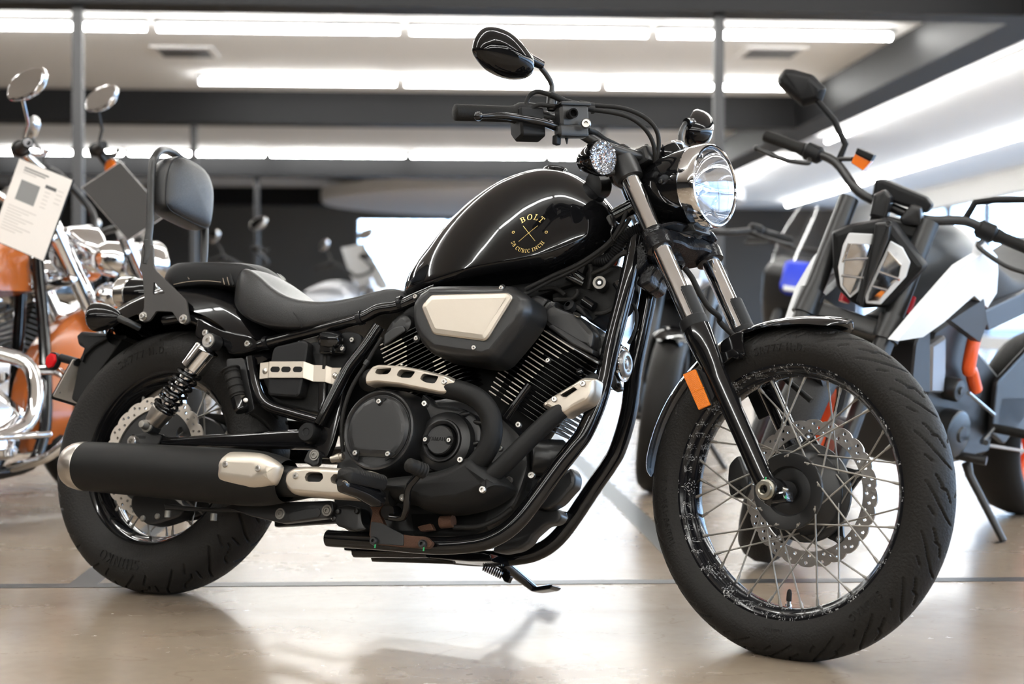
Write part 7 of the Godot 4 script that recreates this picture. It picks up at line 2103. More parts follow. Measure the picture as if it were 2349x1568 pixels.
	# turn signals below the bars
	if o.get("bar_signals", false):
		for sd: float in [1.0, -1.0]:
			var c := Vector3(inr.x + 0.06, inr.y - 0.07, inr.z * sd)
			b = MB.new(); lathe(b, [Vector2(0, 0.06), Vector2(0.022, 0.05), Vector2(0.034, 0.02), Vector2(0.036, 0.0)], c, Vector3(1, 0, 0), 20); var sg := part("turn_signal", b, M.paint, t)
			b = MB.new(); lathe(b, [Vector2(0.035, 0.0), Vector2(0.03, -0.012), Vector2(0, -0.018)], c, Vector3(1, 0, 0), 20); part("amber_lens", b, M.amber, sg)
			b = MB.new(); tube(b, [c + Vector3(0.02, 0.0, 0), inr * Vector3(1, 1, sd) + Vector3(0.02, 0, 0)], 0.007, 8); part("stalk", b, M.satin_black, sg)
	# tank, seats, engine, exhaust
	b = MB.new()
	var rings := []
	for i in 25:
		var q := i / 24.0
		var w := 0.15 * sin(PI * clampf(0.06 + q * 0.86, 0, 1))
		var yt := 0.8 + 0.17 * sin(PI * (0.12 + 0.62 * q))
		var ring := PackedVector3Array()
		for k in 24:
			var a := TAU * k / 24
			ring.append(Vector3(lerpf(0.66, 1.3, q), 0.78 + (yt - 0.78) * maxf(sin(a), -0.25), w * cos(a)))
		rings.append(ring)
	skin(b, rings, true, true); b.orient(0)
	part("fuel_tank", b, paint, t, 60)
	b = MB.new(); cushion(b, [0.05, 0.1, 0.2, 0.35, 0.5, 0.62, 0.7], [0.78, 0.82, 0.83, 0.76, 0.73, 0.76, 0.76], [0.77, 0.8, 0.81, 0.745, 0.715, 0.745, 0.75], [0.74, 0.72, 0.68, 0.65, 0.65, 0.67, 0.7], [0.06, 0.1, 0.13, 0.16, 0.16, 0.12, 0.06], 0.0, 30); part("seat", b, M.leather, t, 60)
	b = MB.new(); plate(b, rounded([Vector2(0.45, 0.2), Vector2(1.15, 0.2), Vector2(1.2, 0.34), Vector2(1.05, 0.48), Vector2(0.6, 0.5), Vector2(0.42, 0.38)], 0.03), -0.16, 0.16, 0.03); part("crankcase", b, o.get("engine", ch), t)
	for e in [[Vector2(1.0, 0.66), Vector2(0.38, 0.92)], [Vector2(0.72, 0.66), Vector2(-0.38, 0.92)]]:
		for i in 9:
			b = MB.new()
			box(b, Vector3(e[0].x, e[0].y, 0) - Vector3(e[1].x, e[1].y, 0) * 0.021 * i, Vector3(0.18, 0.008, 0.22), 0.003, Basis(Vector3.BACK, -atan2(e[1].x, e[1].y))); part("cooling_fin", b, M.satin_black, t)
		b = MB.new(); box(b, Vector3(e[0].x, e[0].y, 0) + Vector3(e[1].x, e[1].y, 0) * 0.04, Vector3(0.19, 0.06, 0.2), 0.015, Basis(Vector3.BACK, -atan2(e[1].x, e[1].y))); part("rocker_cover", b, ch, t)
	for sd: float in [1.0]:
		b = MB.new(); tube(b, smooth([Vector3(1.08, 0.55, 0.1), Vector3(1.2, 0.48, 0.17), Vector3(1.15, 0.3, 0.21), Vector3(0.9, 0.25, 0.22), Vector3(0.4, 0.25, 0.22)], 6), 0.024, 14); part("exhaust_pipe", b, ch, t)
		b = MB.new(); tube(b, [Vector3(0.45, 0.25, 0.22), Vector3(0.4, 0.25, 0.22), Vector3(-0.35, 0.28, 0.22), Vector3(-0.42, 0.285, 0.22)], [0.028, 0.048, 0.05, 0.04], 20); part("muffler", b, ch, t)
	for sd: float in [1.0, -1.0]:
		b = MB.new(); tube(b, smooth([hd + Vector3(-0.05, -0.05, 0.05 * sd), Vector3(1.3, 0.55, 0.09 * sd), Vector3(1.25, 0.25, 0.12 * sd), Vector3(1.1, 0.16, 0.13 * sd), Vector3(0.5, 0.17, 0.13 * sd)], 5), 0.02, 12); part("down_tube", b, M.gloss_black, t)
		if o.get("crash_bar", false):
			b = MB.new(); tube(b, smooth([Vector3(1.25, 0.48, 0.09 * sd), Vector3(1.27, 0.46, 0.22 * sd), Vector3(1.27, 0.38, 0.33 * sd), Vector3(1.24, 0.29, 0.36 * sd), Vector3(1.18, 0.2, 0.3 * sd), Vector3(1.12, 0.17, 0.13 * sd)], 6), 0.0155, 14); part("crash_bar", b, ch, t)
			b = MB.new(); box(b, Vector3(1.02, 0.26, 0.3 * sd), Vector3(0.28, 0.02, 0.1), 0.008); tube(b, [Vector3(1.02, 0.25, 0.14 * sd), Vector3(1.02, 0.25, 0.3 * sd)], 0.014, 10); part("footboard", b, ch, t)
	b = MB.new(); tube(b, [Vector3(0.8, 0.17, -0.14), Vector3(0.78, 0.03, -0.28)], 0.012, 8); part("side_stand", b, M.satin_black, t)
	return t

func bike_xf(x: float, z: float, yaw: float, lean: float) -> Transform3D:
	return Transform3D(Basis(Vector3.UP, -deg_to_rad(yaw)) * Basis(Vector3.RIGHT, -deg_to_rad(lean)), Vector3(x, 0, z))

func sheet(called: String, label: String, corners: Array, back: Material, front: Material) -> Node3D:   # a stiff sheet given by its corners: top left, top right, bottom right, bottom left
	var c: Vector3 = (corners[0] + corners[1] + corners[2] + corners[3]) / 4.0
	var t := thing(called, label, "sign", Transform3D(Basis.IDENTITY, c))
	var n: Vector3 = (corners[1] - corners[0]).cross(corners[3] - corners[0]).normalized()
	if n.z < 0: n = -n
	var b := MB.new()
	var l := []
	for p in corners: l.append(p - c)
	shell(b, l, -n * 0.006)
	part("backing", b, back, t)
	b = MB.new()
	var l2 := []
	for p in l: l2.append(p * 0.985 + n * 0.0015)
	shell(b, l2, -n * 0.0012)
	part("page", b, front, t)
	return t

func on_sheet(t: Node3D, corners: Array, u0: float, v0: float, u1: float, v1: float, m: Material, called: String) -> void:   # print on a page, in fractions of its width and height
	var c: Vector3 = (corners[0] + corners[1] + corners[2] + corners[3]) / 4.0
	var n: Vector3 = (corners[1] - corners[0]).cross(corners[3] - corners[0]).normalized()
	if n.z < 0: n = -n
	var f := func(u: float, v: float) -> Vector3: return corners[0].lerp(corners[1], u).lerp(corners[3].lerp(corners[2], u), v) - c + n * 0.0019
	var b := MB.new()
	shell(b, [f.call(u0, v0), f.call(u1, v0), f.call(u1, v1), f.call(u0, v1)], -n * 0.0003)
	part(called, b, m, t)

func build_others() -> void:
	# ---- left: touring cruiser with orange fender, seen from behind its right side
	var cx := bike_xf(-2.42, -4.13, -46, 8)
	cruiser("motorcycle", "orange and chrome touring motorcycle at the left edge", cx, {"paint": M.orange_paint, "chrome": M.chrome, "extra_lamps": true, "crash_bar": true, "grip": Vector3(1.13, 1.15, 0.38), "valance": true})
	var corners := [Vector3(-1.5255, 1.1512, -4.8597), Vector3(-1.3314, 1.0759, -4.7583), Vector3(-1.4205, 0.8272, -4.7536), Vector3(-1.6152, 0.9, -4.855)]
	var t := sheet("price_sheet", "white printed information sheet hanging on the orange motorcycle", corners, M.plastic, M.paper)
	on_sheet(t, corners, 0.17, 0.22, 0.52, 0.46, M.print_photo, "printed_photo")
	on_sheet(t, corners, 0.15, 0.07, 0.6, 0.085, M.ink, "text_line")
	on_sheet(t, corners, 0.15, 0.1, 0.55, 0.113, M.ink, "text_line")
	on_sheet(t, corners, 0.15, 0.13, 0.4, 0.14, M.ink_pale, "text_line")
	on_sheet(t, corners, 0.6, 0.17, 0.8, 0.21, M.ink, "text_line")
	for k in 9: on_sheet(t, corners, 0.1, 0.54 + k * 0.035, 0.62 - 0.12 * (k % 3), 0.548 + k * 0.035, M.ink_pale, "text_line")
	for k in 5: on_sheet(t, corners, 0.62, 0.25 + k * 0.045, 0.72, 0.257 + k * 0.045, M.ink_pale, "text_line")
	for k in 4: on_sheet(t, corners, 0.82, 0.18 + k * 0.05, 0.93, 0.187 + k * 0.05, M.ink_pale, "text_line")
	# ---- second bike of the row, black, with a dark card on its bar
	cruiser("motorcycle", "black motorcycle with amber bar signal behind the backrest", bike_xf(-2.48, -5.36, -46, 8), {"paint": M.paint, "chrome": M.chrome, "bar": M.satin_black, "chrome_mirror": true, "bar_signals": true, "grip": Vector3(1.12, 1.28, 0.36)})
	corners = [Vector3(-1.514, 1.1113, -5.5091), Vector3(-1.3765, 1.2035, -5.5108), Vector3(-1.2108, 1.0174, -5.5073), Vector3(-1.3482, 0.9252, -5.5056)]
	t = sheet("price_sheet", "dark grey price card with pale edge beside the steel post", corners, M.paper, M.card_dark)
	# ---- further bikes of the row
	var far := [
		[-3.9, -8.6, "dark motorcycle with red tank behind the pillion seat", M.red_paint, M.silver_paint],
		[-3.5, -10.2, "motorcycle with cream tank in the blurred row behind the seat", M.cream_paint, M.satin_chrome, true],
		[-2.9, -11.6, "black motorcycle with bright mirrors in front of the dark back wall", M.paint, M.satin_chrome],
		[-2.2, -13.2, "silver motorcycle farthest back in the left row", M.silver_paint, M.chrome, true]]
	for f in far:
		var fb := cruiser("motorcycle", f[2], bike_xf(f[0], f[1], -46, 8), {"paint": f[3], "chrome": f[4], "bar": M.satin_black, "grip": Vector3(1.12, 1.14, 0.38)})
		if f.size() > 5: clear_screen(fb)
	cruiser("motorcycle", "pink and red motorcycle against the bright back window", bike_xf(-3.2, -31.0, -20, 8), {"paint": M.pink_paint, "chrome": M.pink_paint, "bar": M.satin_black, "grip": Vector3(1.12, 1.14, 0.38)})
	build_naked()
	# ---- bikes seen between the fork and the white naked bike
	naked_far("motorcycle", "dark motorcycle whose front tyre shows behind the front fender", bike_xf(0.78, -7.35, 100, 8), M.paint, M.silver_paint, false)
	naked_far("motorcycle", "black and blue sport motorcycle with tinted windscreen behind the headlamp", bike_xf(1.86, -9.3, 112, 8), M.satin_black, M.blue_paint, true)

func clear_screen(t: Node3D) -> void:
	var b := MB.new()
	var rings := []
	for i in 9:
		var q := i / 8.0
		var ring := PackedVector3Array()
		for k in 11:
			var a := lerpf(-1.1, 1.1, k / 10.0)
			ring.append(Vector3(1.52 - 0.22 * q - 0.08 * (1 - cos(a)), 0.88 + 0.42 * q, sin(a) * 0.24 * (1.0 - 0.3 * q * q)))
		rings.append(ring)
	skin(b, rings, false, false)
	part("windscreen", b, M.white_plastic, t, 80)

func naked_far(called: String, label: String, x: Transform3D, paint: Material, second: Material, screen: bool) -> void:
	var t := thing(called, label, "motorcycle", x, "motorcycles parked in the showroom")
	var ax := Vector3(1.45, 0.305, 0)
	disc_on(simple_wheel(t, ax, 0.305, 0.06, M.satin_black, 10, "front_wheel"), 0.15, 0.06)
	simple_wheel(t, Vector3(0, 0.315, 0), 0.315, 0.09, M.satin_black, 10, "rear_wheel")
	var hd := Vector3(1.17, 0.9, 0)
	var fa := (hd - ax).normalized()
	var b: MB
	for sd: float in [1.0, -1.0]:
		var z := Vector3(0, 0, 0.1 * sd)
		b = MB.new(); tube(b, [ax + z - fa * 0.02, ax + z + fa * 0.25, ax + z + fa * 0.26, hd + z], [0.022, 0.022, 0.028, 0.028], 14); part("fork_leg", b, M.satin_black, t)
	b = MB.new(); fender_arc(b, ax, 0.33, 0.07, 60, 150, 0.03); part("front_fender", b, paint, t, 50)
	b = MB.new(); box(b, hd + Vector3(0.14, -0.04, 0), Vector3(0.12, 0.18, 0.2), 0.04, Basis(Vector3.BACK, 0.3)); var hl := part("headlamp", b, second, t)
	b = MB.new(); box(b, hd + Vector3(0.195, -0.06, 0), Vector3(0.02, 0.1, 0.14), 0.008, Basis(Vector3.BACK, 0.3)); part("lens", b, M.white_plastic, hl)
	if screen:
		b = MB.new()
		var rings := []
		for i in 11:
			var q := i / 10.0
			var ring := PackedVector3Array()
			for k in 13:
				var a := lerpf(-1.15, 1.15, k / 12.0)
				var w := 0.19 * (1.0 - 0.35 * q * q)
				ring.append(hd + Vector3(0.16 - 0.2 * q - 0.1 * (1 - cos(a)), 0.03 + 0.32 * q, sin(a) * w))
			rings.append(ring)
		skin(b, rings, false, false); part("windscreen", b, M.smoked, t, 80)
		b = MB.new(); plate(b, rounded([Vector2(0.75, 0.5), Vector2(1.05, 0.42), Vector2(1.32, 0.72), Vector2(1.36, 0.9), Vector2(1.15, 0.98), Vector2(0.85, 0.85)], 0.05), -0.2, 0.2, 0.05); part("fairing", b, paint, t, 50)
	b = MB.new(); tube(b, smooth([Vector3(0.98, 1.03, 0.38), Vector3(1.04, 1.05, 0.25), Vector3(1.12, 1.02, 0.1), Vector3(1.12, 1.02, -0.1), Vector3(1.04, 1.05, -0.25), Vector3(0.98, 1.03, -0.38)], 5), 0.013, 12); var hb := part("handlebar", b, M.satin_black, t)
	for sd: float in [1.0, -1.0]:
		bar_end(hb, Vector3(0.98, 1.03, 0.38 * sd), Vector3(1.03, 1.047, 0.26 * sd), M.satin_black, M.rubber)
	b = MB.new()
	var rg := []
	for i in 21:
		var q := i / 20.0
		var w := 0.14 * sin(PI * clampf(0.08 + q * 0.8, 0, 1))
		var ring := PackedVector3Array()
		for k in 20:
			var a := TAU * k / 20
			ring.append(Vector3(lerpf(0.58, 1.14, q), 0.78 + 0.2 * sin(PI * (0.15 + 0.6 * q)) * maxf(sin(a), -0.3), w * cos(a)))
		rg.append(ring)
	skin(b, rg, true, true); b.orient(0); part("fuel_tank", b, paint, t, 60)
	b = MB.new(); cushion(b, [-0.15, 0.0, 0.2, 0.4, 0.6], [0.93, 0.92, 0.86, 0.8, 0.82], [0.91, 0.9, 0.84, 0.785, 0.8], [0.87, 0.84, 0.76, 0.72, 0.75], [0.06, 0.1, 0.12, 0.13, 0.09], 0.0, 24); part("seat", b, M.leather, t, 60)
	b = MB.new(); plate(b, rounded([Vector2(0.5, 0.25), Vector2(1.0, 0.22), Vector2(1.08, 0.5), Vector2(0.95, 0.75), Vector2(0.6, 0.7), Vector2(0.45, 0.45)], 0.03), -0.15, 0.15, 0.02); part("engine", b, M.satin_black, t)
	for sd: float in [1.0, -1.0]:
		b = MB.new(); tube(b, [Vector3(0, 0.315, 0.12 * sd), Vector3(0.55, 0.4, 0.1 * sd)], 0.022, 10); part("swing_arm", b, M.satin_black, t)
	b = MB.new(); tube(b, [Vector3(0.5, 0.2, -0.1), Vector3(0.5, 0.02, -0.25)], 0.012, 8); part("side_stand", b, M.satin_black, t)

func build_naked() -> void:
	# ---- right: white, black and orange naked bike, facing the camera
	var t := thing("motorcycle", "white, black and orange naked motorcycle standing at the right", "motorcycle", bike_xf(1.72, -5.33, 133, 9), "motorcycles parked in the showroom")
	var sx := Vector3(-sin(deg_to_rad(24)), cos(deg_to_rad(24)), 0)
	var turn := Basis(sx, deg_to_rad(25.0))
	var pv := Vector3(1.575, 0, 0)
	var fx := Transform3D(turn, pv - turn * pv)
	var fr := func(o: MeshInstance3D) -> MeshInstance3D:
		o.transform = fx * o.transform
		return o
	var ax := Vector3(1.475, 0.3, 0)
	var w: Node3D = fr.call(simple_wheel(t, ax, 0.3, 0.06, M.orange_bright, 10, "front_wheel"))
	disc_on(w, 0.15, 0.065)
	disc_on(w, 0.15, -0.065)
	var b: MB
	for sd: float in [1.0, -1.0]:
		var z := Vector3(-0.03, 0.02, 0.115 * sd)
		b = MB.new(); tube(b, [ax + z - sx * 0.04, ax + z + sx * 0.02, ax + z + sx * 0.2, ax + z + sx * 0.21, ax + z + sx * 0.23, ax + z + sx * 0.72], [0.02, 0.024, 0.0215, 0.027, 0.0285, 0.0285], 18); fr.call(part("fork_leg", b, M.satin_black, t))
		b = MB.new(); box(b, ax + Vector3(-0.12, 0.07, 0.085 * sd), Vector3(0.06, 0.1, 0.05), 0.012); fr.call(part("brake_caliper", b, M.silver_paint, t))
		b = MB.new(); tube(b, [ax + z + sx * 0.36, ax + z + sx * 0.43], 0.037, 18); fr.call(part("fork_clamp", b, M.satin_black, t))
	b = MB.new(); box(b, ax + sx * 0.395 + Vector3(-0.06, 0, 0), Vector3(0.07, 0.05, 0.26), 0.012, Basis(Vector3.BACK, 0.4)); fr.call(part("lower_yoke", b, M.satin_black, t))
	b = MB.new(); fender_arc(b, ax, 0.325, 0.066, 55, 150, 0.035); fr.call(part("front_fender", b, M.satin_black, t, 50))
	# lamp mask
	var face := Transform3D(Basis(Vector3(0, 0, -1), Vector3(0, 1, 0), Vector3(1, 0, 0)), Vector3.ZERO)
	b = MB.new(); plate(b, rounded([Vector2(-0.1148, 0.8877), Vector2(-0.0737, 0.9213), Vector2(0.0083, 0.964), Vector2(0.037, 0.9592), Vector2(0.1531, 0.8755), Vector2(0.1529, 0.8617), Vector2(0.0949, 0.7386), Vector2(0.0313, 0.7127), Vector2(-0.0092, 0.7204), Vector2(-0.0512, 0.7432), Vector2(-0.0822, 0.7965)], 0.008), 1.2, 1.3, 0.02, face)
	var mask: MeshInstance3D = fr.call(part("lamp_mask", b, M.plastic, t))
	b = MB.new(); plate(b, rounded([Vector2(-0.0039, 0.9478), Vector2(0.0343, 0.963), Vector2(0.0431, 0.9214), Vector2(0.0292, 0.7546), Vector2(0.0338, 0.7192), Vector2(0.0126, 0.7317), Vector2(0.0127, 0.7527), Vector2(0.0053, 0.9026)], 0.004), 1.29, 1.335, 0.006, face); part("centre_spine", b, M.satin_black, mask)
	for poly in [[[Vector2(-0.0653, 0.9002), Vector2(-0.0021, 0.9165), Vector2(-0.0001, 0.8998), Vector2(0.0084, 0.7566), Vector2(-0.0077, 0.7316), Vector2(-0.0426, 0.7539), Vector2(-0.0651, 0.8027), Vector2(-0.0708, 0.8637)], [Vector2(-0.0534, 0.8749), Vector2(0.0016, 0.8908), Vector2(0.0019, 0.7627), Vector2(-0.0094, 0.738), Vector2(-0.0386, 0.76), Vector2(-0.0528, 0.8217)]], [[Vector2(0.0465, 0.9131), Vector2(0.0828, 0.9053), Vector2(0.1144, 0.8742), Vector2(0.1163, 0.8334), Vector2(0.0754, 0.7401), Vector2(0.0372, 0.731), Vector2(0.028, 0.749)], [Vector2(0.0519, 0.8861), Vector2(0.0953, 0.8622), Vector2(0.0994, 0.8291), Vector2(0.068, 0.7482), Vector2(0.0403, 0.739), Vector2(0.0369, 0.7602)]]]:
		b = MB.new(); plate(b, rounded(poly[0], 0.004), 1.295, 1.309, 0.003, face); part("light_guide", b, M.white_plastic, mask)
		b = MB.new(); plate(b, rounded(poly[1], 0.003), 1.305, 1.312, 0.002, face); part("reflector", b, M.chrome, mask)
	for line in [[Vector3(1.318, 0.8266, 0.0576), Vector3(1.318, 0.8506, -0.0067)], [Vector3(1.318, 0.7845, 0.0476), Vector3(1.318, 0.7953, -0.0074)], [Vector3(1.318, 0.825, -0.0456), Vector3(1.318, 0.8218, -0.1042)], [Vector3(1.318, 0.7813, -0.0393), Vector3(1.318, 0.7839, -0.0793)], [Vector3(1.318, 0.8742, 0.0543), Vector3(1.318, 0.8203, 0.0556)], [Vector3(1.318, 0.8855, -0.0511), Vector3(1.318, 0.8602, -0.0951)]]:
		b = MB.new(); tube(b, line, 0.0035, 6); part("lens_bar", b, M.chrome, mask)
	b = MB.new(); lathe(b, [Vector2(0.004, 0.0), Vector2(0.008, 0.001), Vector2(0.008, -0.004)], Vector3(1.34, 0.9571, -0.0316), Vector3(1, 0.2, 0), 12); part("screw", b, M.satin_black, mask)
	# dash
	b = MB.new(); plate(b, rounded([Vector2(-0.0661, 1.0469), Vector2(-0.0463, 1.0557), Vector2(0.0839, 1.0425), Vector2(0.1065, 1.0261), Vector2(0.0981, 0.9988), Vector2(-0.0602, 1.0002)], 0.006), 1.06, 1.13, 0.01, face); fr.call(part("instrument_display", b, M.plastic, t))
	b = MB.new(); plate(b, rounded([Vector2(-0.0509, 1.0111), Vector2(-0.0263, 1.0327), Vector2(-0.001, 1.0192), Vector2(0.0039, 0.95), Vector2(-0.0449, 0.9491)], 0.006), 1.1, 1.18, 0.01, face); plate(b, rounded([Vector2(0.0367, 0.9673), Vector2(0.0558, 1.0154), Vector2(0.084, 1.0135), Vector2(0.1038, 0.9634), Vector2(0.0514, 0.9541)], 0.006), 1.1, 1.18, 0.01, face); plate(b, rounded([Vector2(-0.0451, 0.9626), Vector2(0.1052, 0.9629), Vector2(0.0979, 0.9216), Vector2(-0.0422, 0.9206)], 0.006), 1.08, 1.16, 0.01, face); fr.call(part("lamp_bracket", b, M.satin_black, t))
	# bars
	b = MB.new(); tube(b, smooth([Vector3(1.0, 1.072, 0.425), Vector3(1.02, 1.066, 0.3), Vector3(1.05, 1.06, 0.2), Vector3(1.1, 1.0, 0.1), Vector3(1.1, 0.985, 0), Vector3(1.1, 0.98, -0.1), Vector3(1.05, 1.005, -0.2), Vector3(1.02, 0.99, -0.28), Vector3(1.0, 0.975, -0.41)], 5), 0.0135, 14)
	var hb: MeshInstance3D = fr.call(part("handlebar", b, M.satin_black, t))
	bar_end(hb, Vector3(1.0, 1.072, 0.43), Vector3(1.02, 1.066, 0.3), M.satin_black, M.rubber, Vector3(0.06, -0.03, 0))
	bar_end(hb, Vector3(1.0, 0.975, -0.43), Vector3(1.02, 0.99, -0.29), M.satin_black, M.rubber, Vector3(0.06, -0.045, 0))
	b = MB.new(); tube(b, [Vector3(1.03, 1.066, 0.1935), Vector3(1.03, 1.115, 0.1892), Vector3(1.03, 1.1715, 0.2413), Vector3(1.03, 1.2099, 0.3019), Vector3(1.03, 1.226, 0.3434)], 0.0095, 10)
	var mi: MeshInstance3D = fr.call(part("mirror", b, M.plastic, t))
	b = MB.new(); slab(b, rounded([Vector2(-0.4234, 1.2733), Vector2(-0.3966, 1.2787), Vector2(-0.3398, 1.2784), Vector2(-0.2907, 1.2505), Vector2(-0.2926, 1.2125), Vector2(-0.3418, 1.1827), Vector2(-0.4278, 1.2224), Vector2(-0.4347, 1.2444)], 0.006), [[0.0, 1.02], [0.0, 1.03], [0.008, 1.045], [0.02, 1.055]], face); part("mirror_shell", b, M.plastic, mi)
	b = MB.new(); tube(b, [Vector3(1.03, 1.0115, -0.1964), Vector3(1.03, 1.0614, -0.2077), Vector3(1.03, 1.0832, -0.2558), Vector3(1.03, 1.119, -0.3665)], 0.0095, 10); mi = fr.call(part("mirror", b, M.plastic, t))
	b = MB.new(); slab(b, rounded([Vector2(0.3535, 1.1375), Vector2(0.4063, 1.1605), Vector2(0.4775, 1.1472), Vector2(0.4783, 1.1056), Vector2(0.422, 1.0741), Vector2(0.3746, 1.0947)], 0.006), [[0.0, 1.02], [0.0, 1.03], [0.008, 1.045], [0.02, 1.055]], face); part("mirror_shell", b, M.plastic, mi)
	# amber signal and reservoir beside the right switch box
	b = MB.new(); plate(b, rounded([Vector2(-0.141, 1.1188), Vector2(-0.0904, 1.1123), Vector2(-0.0935, 1.092), Vector2(-0.143, 1.1007)], 0.003), 1.06, 1.12, 0.004, face)
	var rs: MeshInstance3D = fr.call(part("brake_reservoir", b, M.plastic, t))
	b = MB.new(); plate(b, rounded([Vector2(-0.143, 1.1007), Vector2(-0.0935, 1.092), Vector2(-0.1068, 1.0608), Vector2(-0.1457, 1.0727)], 0.003), 1.065, 1.115, 0.003, face); part("amber_fluid_cup", b, M.amber, rs)
	b = MB.new(); tube(b, [Vector3(1.09, 1.0836, 0.1477), Vector3(1.06, 1.0748, 0.1774), Vector3(1.04, 1.0638, 0.2012)], 0.007, 8); part("reservoir_arm", b, M.satin_black, rs)
	# white shrouds, grey panels
	for sd: float in [1.0, -1.0]:
		var k := Vector3(1, 1, -sd)
		b = MB.new()
		var pts := []
		for p in [Vector3(1.3111, 0.6405, -0.15), Vector3(1.2385, 0.7313, -0.175), Vector3(1.1441, 0.8182, -0.19), Vector3(1.0926, 0.8529, -0.19), Vector3(0.9798, 0.888, -0.185), Vector3(0.9399, 0.9232, -0.17), Vector3(0.852, 0.8842, -0.17), Vector3(0.8704, 0.8374, -0.19), Vector3(0.8811, 0.7826, -0.2), Vector3(0.9237, 0.7402, -0.2), Vector3(1.0252, 0.7747, -0.205), Vector3(1.1475, 0.697, -0.19), Vector3(1.2034, 0.6527, -0.165)]: pts.append(p * k)
		shell(b, pts, Vector3(0, 0, 0.03) * sd); part("white_shroud", b, M.white_paint, t)
		b = MB.new(); pts = []
		for p in [Vector3(1.1077, 0.7024, -0.19), Vector3(0.9639, 0.765, -0.205), Vector3(0.9098, 0.6983, -0.2), Vector3(0.915, 0.639, -0.19)]: pts.append(p * k)
		shell(b, pts, Vector3(0, 0, 0.03) * sd); part("grey_panel", b, M.silver_dark, t)
	b = MB.new()
	var rg := []
	for i in 21:
		var q := i / 20.0
		var wd := 0.15 * sin(PI * clampf(0.1 + q * 0.75, 0, 1))
		var ring := PackedVector3Array()
		for k in 20:
			var a := TAU * k / 20
			ring.append(Vector3(lerpf(0.62, 1.12, q), 0.78 + 0.19 * sin(PI * (0.2 + 0.5 * q)) * maxf(sin(a), -0.4), wd * cos(a)))
		rg.append(ring)
	skin(b, rg, true, true); b.orient(0); part("fuel_tank", b, M.silver_dark, t, 60)
	b = MB.new(); cushion(b, [-0.2, -0.05, 0.15, 0.35, 0.55, 0.68, 0.74], [0.95, 0.95, 0.93, 0.85, 0.83, 0.87, 0.85], [0.93, 0.93, 0.91, 0.83, 0.81, 0.85, 0.83], [0.9, 0.88, 0.82, 0.74, 0.72, 0.73, 0.76], [0.05, 0.1, 0.13, 0.14, 0.14, 0.12, 0.07], 0.0, 30); part("seat", b, M.leather_grey, t, 60)
	# radiator, engine, frame
	b = MB.new(); plate(b, rounded([Vector2(1.1218, 0.6598), Vector2(1.0604, 0.6628), Vector2(1.0038, 0.4791), Vector2(1.1234, 0.4835), Vector2(1.1368, 0.6188)], 0.006), -0.14, 0.14, 0.006); part("radiator", b, M.satin_black, t)
	b = MB.new(); plate(b, rounded([Vector2(0.52, 0.26), Vector2(0.95, 0.24), Vector2(1.0, 0.45), Vector2(1.02, 0.66), Vector2(0.85, 0.72), Vector2(0.7, 0.6), Vector2(0.5, 0.5)], 0.03), -0.12, 0.12, 0.02)
	var en := part("engine", b, M.satin_black, t)
	b = MB.new(); plate(b, rounded([Vector2(1.0394, 0.6175), Vector2(0.9624, 0.6447), Vector2(0.9309, 0.545), Vector2(0.9238, 0.4763), Vector2(1.0038, 0.4791)], 0.006), -0.14, -0.08, 0.008); part("cylinder_block", b, M.silver_paint, en)
	for q in [[Vector3(0.8485, 0.3579, -0.15), 0.07], [Vector3(0.8752, 0.4871, -0.14), 0.035]]:
		b = MB.new(); lathe(b, [Vector2(0, 0.03), Vector2(q[1] * 0.3, 0.03), Vector2(q[1] * 0.35, 0.024), Vector2(q[1] * 0.85, 0.022), Vector2(q[1], 0.014), Vector2(q[1], -0.03)], q[0], Vector3(0, 0, -1), 28); part("engine_cover", b, M.satin_black, en)
	for sd: float in [1.0, -1.0]:
		b = MB.new(); tube(b, smooth([Vector3(0.8049, 0.6719, -0.15) * Vector3(1, 1, -sd), Vector3(0.8275, 0.6047, -0.155) * Vector3(1, 1, -sd), Vector3(0.8283, 0.5471, -0.155) * Vector3(1, 1, -sd), Vector3(0.8127, 0.5422, -0.155) * Vector3(1, 1, -sd), Vector3(0.7534, 0.4849, -0.15) * Vector3(1, 1, -sd)], 4), 0.02, 14); part("frame_tube", b, M.orange_bright, t)
		b = MB.new(); tube(b, [Vector3(1.1293, 0.7508, -0.1) * Vector3(1, 1, -sd), Vector3(1.1421, 0.7028, -0.1) * Vector3(1, 1, -sd)], 0.016, 12); part("head_tube", b, M.red_paint, t)
		b = MB.new(); plate(b, rounded([Vector2(-0.04, 0.27), Vector2(0.4, 0.34), Vector2(0.58, 0.36), Vector2(0.58, 0.46), Vector2(0.35, 0.45), Vector2(-0.04, 0.36)], 0.02), 0.115 * sd, 0.15 * sd, 0.008); part("swing_arm", b, M.silver_dark, t)
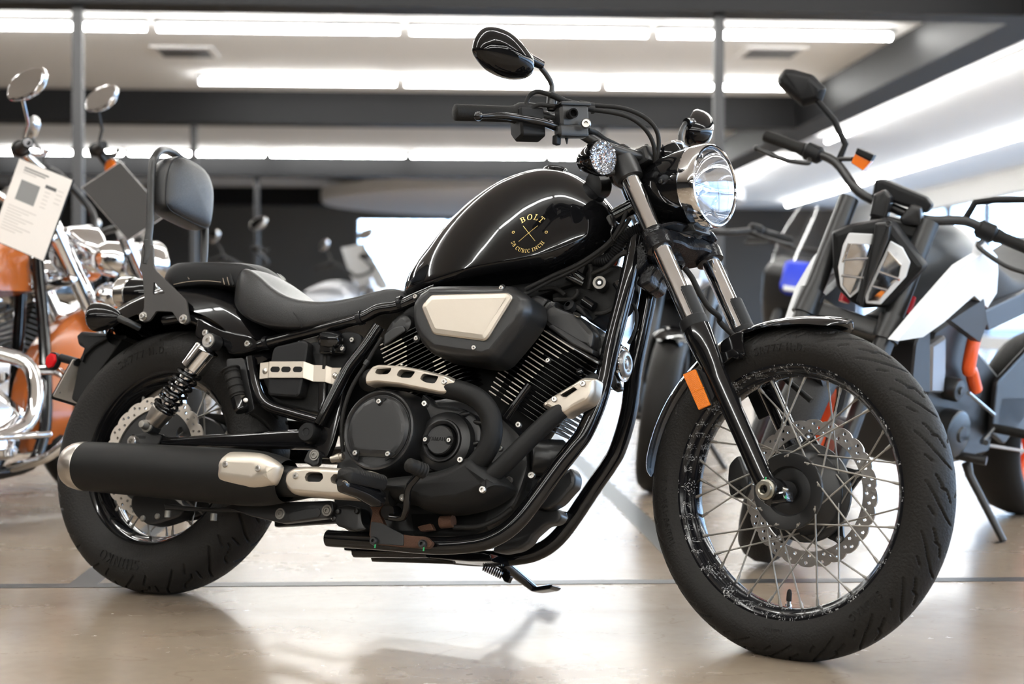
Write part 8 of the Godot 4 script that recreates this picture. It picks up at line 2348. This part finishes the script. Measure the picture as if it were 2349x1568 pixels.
		b = MB.new(); plate(b, rounded([Vector2(0.3, 0.76), Vector2(0.75, 0.66), Vector2(0.8, 0.72), Vector2(0.3, 0.84), Vector2(-0.1, 0.88), Vector2(-0.1, 0.83)], 0.01), 0.13 * sd, 0.16 * sd, 0.006); part("side_panel", b, M.silver_dark, t)
		b = MB.new(); plate(b, rounded([Vector2(0.2, 0.52), Vector2(0.5, 0.3), Vector2(0.6, 0.34), Vector2(0.62, 0.5), Vector2(0.3, 0.68)], 0.02), 0.13 * sd, 0.15 * sd, 0.006); part("heel_guard", b, M.satin_black, t)
		b = MB.new(); tube(b, [Vector3(0.6, 0.36, 0.15 * sd), Vector3(0.58, 0.36, 0.29 * sd)], 0.014, 12); part("foot_peg", b, M.rubber, t)
		b = MB.new(); tube(b, [Vector3(0.62, 0.36, 0.16 * sd), Vector3(0.72, 0.33, 0.18 * sd), Vector3(0.78, 0.34, 0.22 * sd)], 0.008, 10); part("pedal", b, M.satin_black, t)
	b = MB.new(); tube(b, [Vector3(0.8371, 0.4809, -0.17), Vector3(0.6497, 0.4072, -0.17)], 0.006, 8); part("shift_rod", b, M.silver_paint, t)
	w = simple_wheel(t, Vector3(0, 0.315, 0), 0.315, 0.09, M.orange_bright, 10, "rear_wheel")
	disc_on(w, 0.13, 0.08)
	b = MB.new()
	for k in 40:
		for s in [0.0, 1.0]:
			var p := Vector3(0.02 + k * 0.0145, lerpf(0.225, 0.3, k / 39.0) if s == 0.0 else lerpf(0.405, 0.4, k / 39.0), -0.105)
			box(b, p, Vector3(0.012, 0.011, 0.012), 0.003)
	var ch := part("chain", b, M.steel, t)
	ch.set_meta("kind", "stuff")
	b = MB.new(); tube(b, [Vector3(0.6947, 0.2516, -0.13), Vector3(0.7046, 0.2195, -0.15), Vector3(0.6879, 0.0491, -0.28)], [0.016, 0.013, 0.011], 12); box(b, Vector3(0.6816, 0.0378, -0.285), Vector3(0.07, 0.012, 0.05), 0.004); part("side_stand", b, M.satin_black, t)
	b = MB.new(); lathe(b, [Vector2(0, 0.1), Vector2(0.014, 0.1), Vector2(0.014, 0.0), Vector2(0, 0)], Vector3(0.7133, 0.2763, -0.2), Vector3(0.3, 0, 1), 14); part("stand_boss", b, M.satin_black, t)
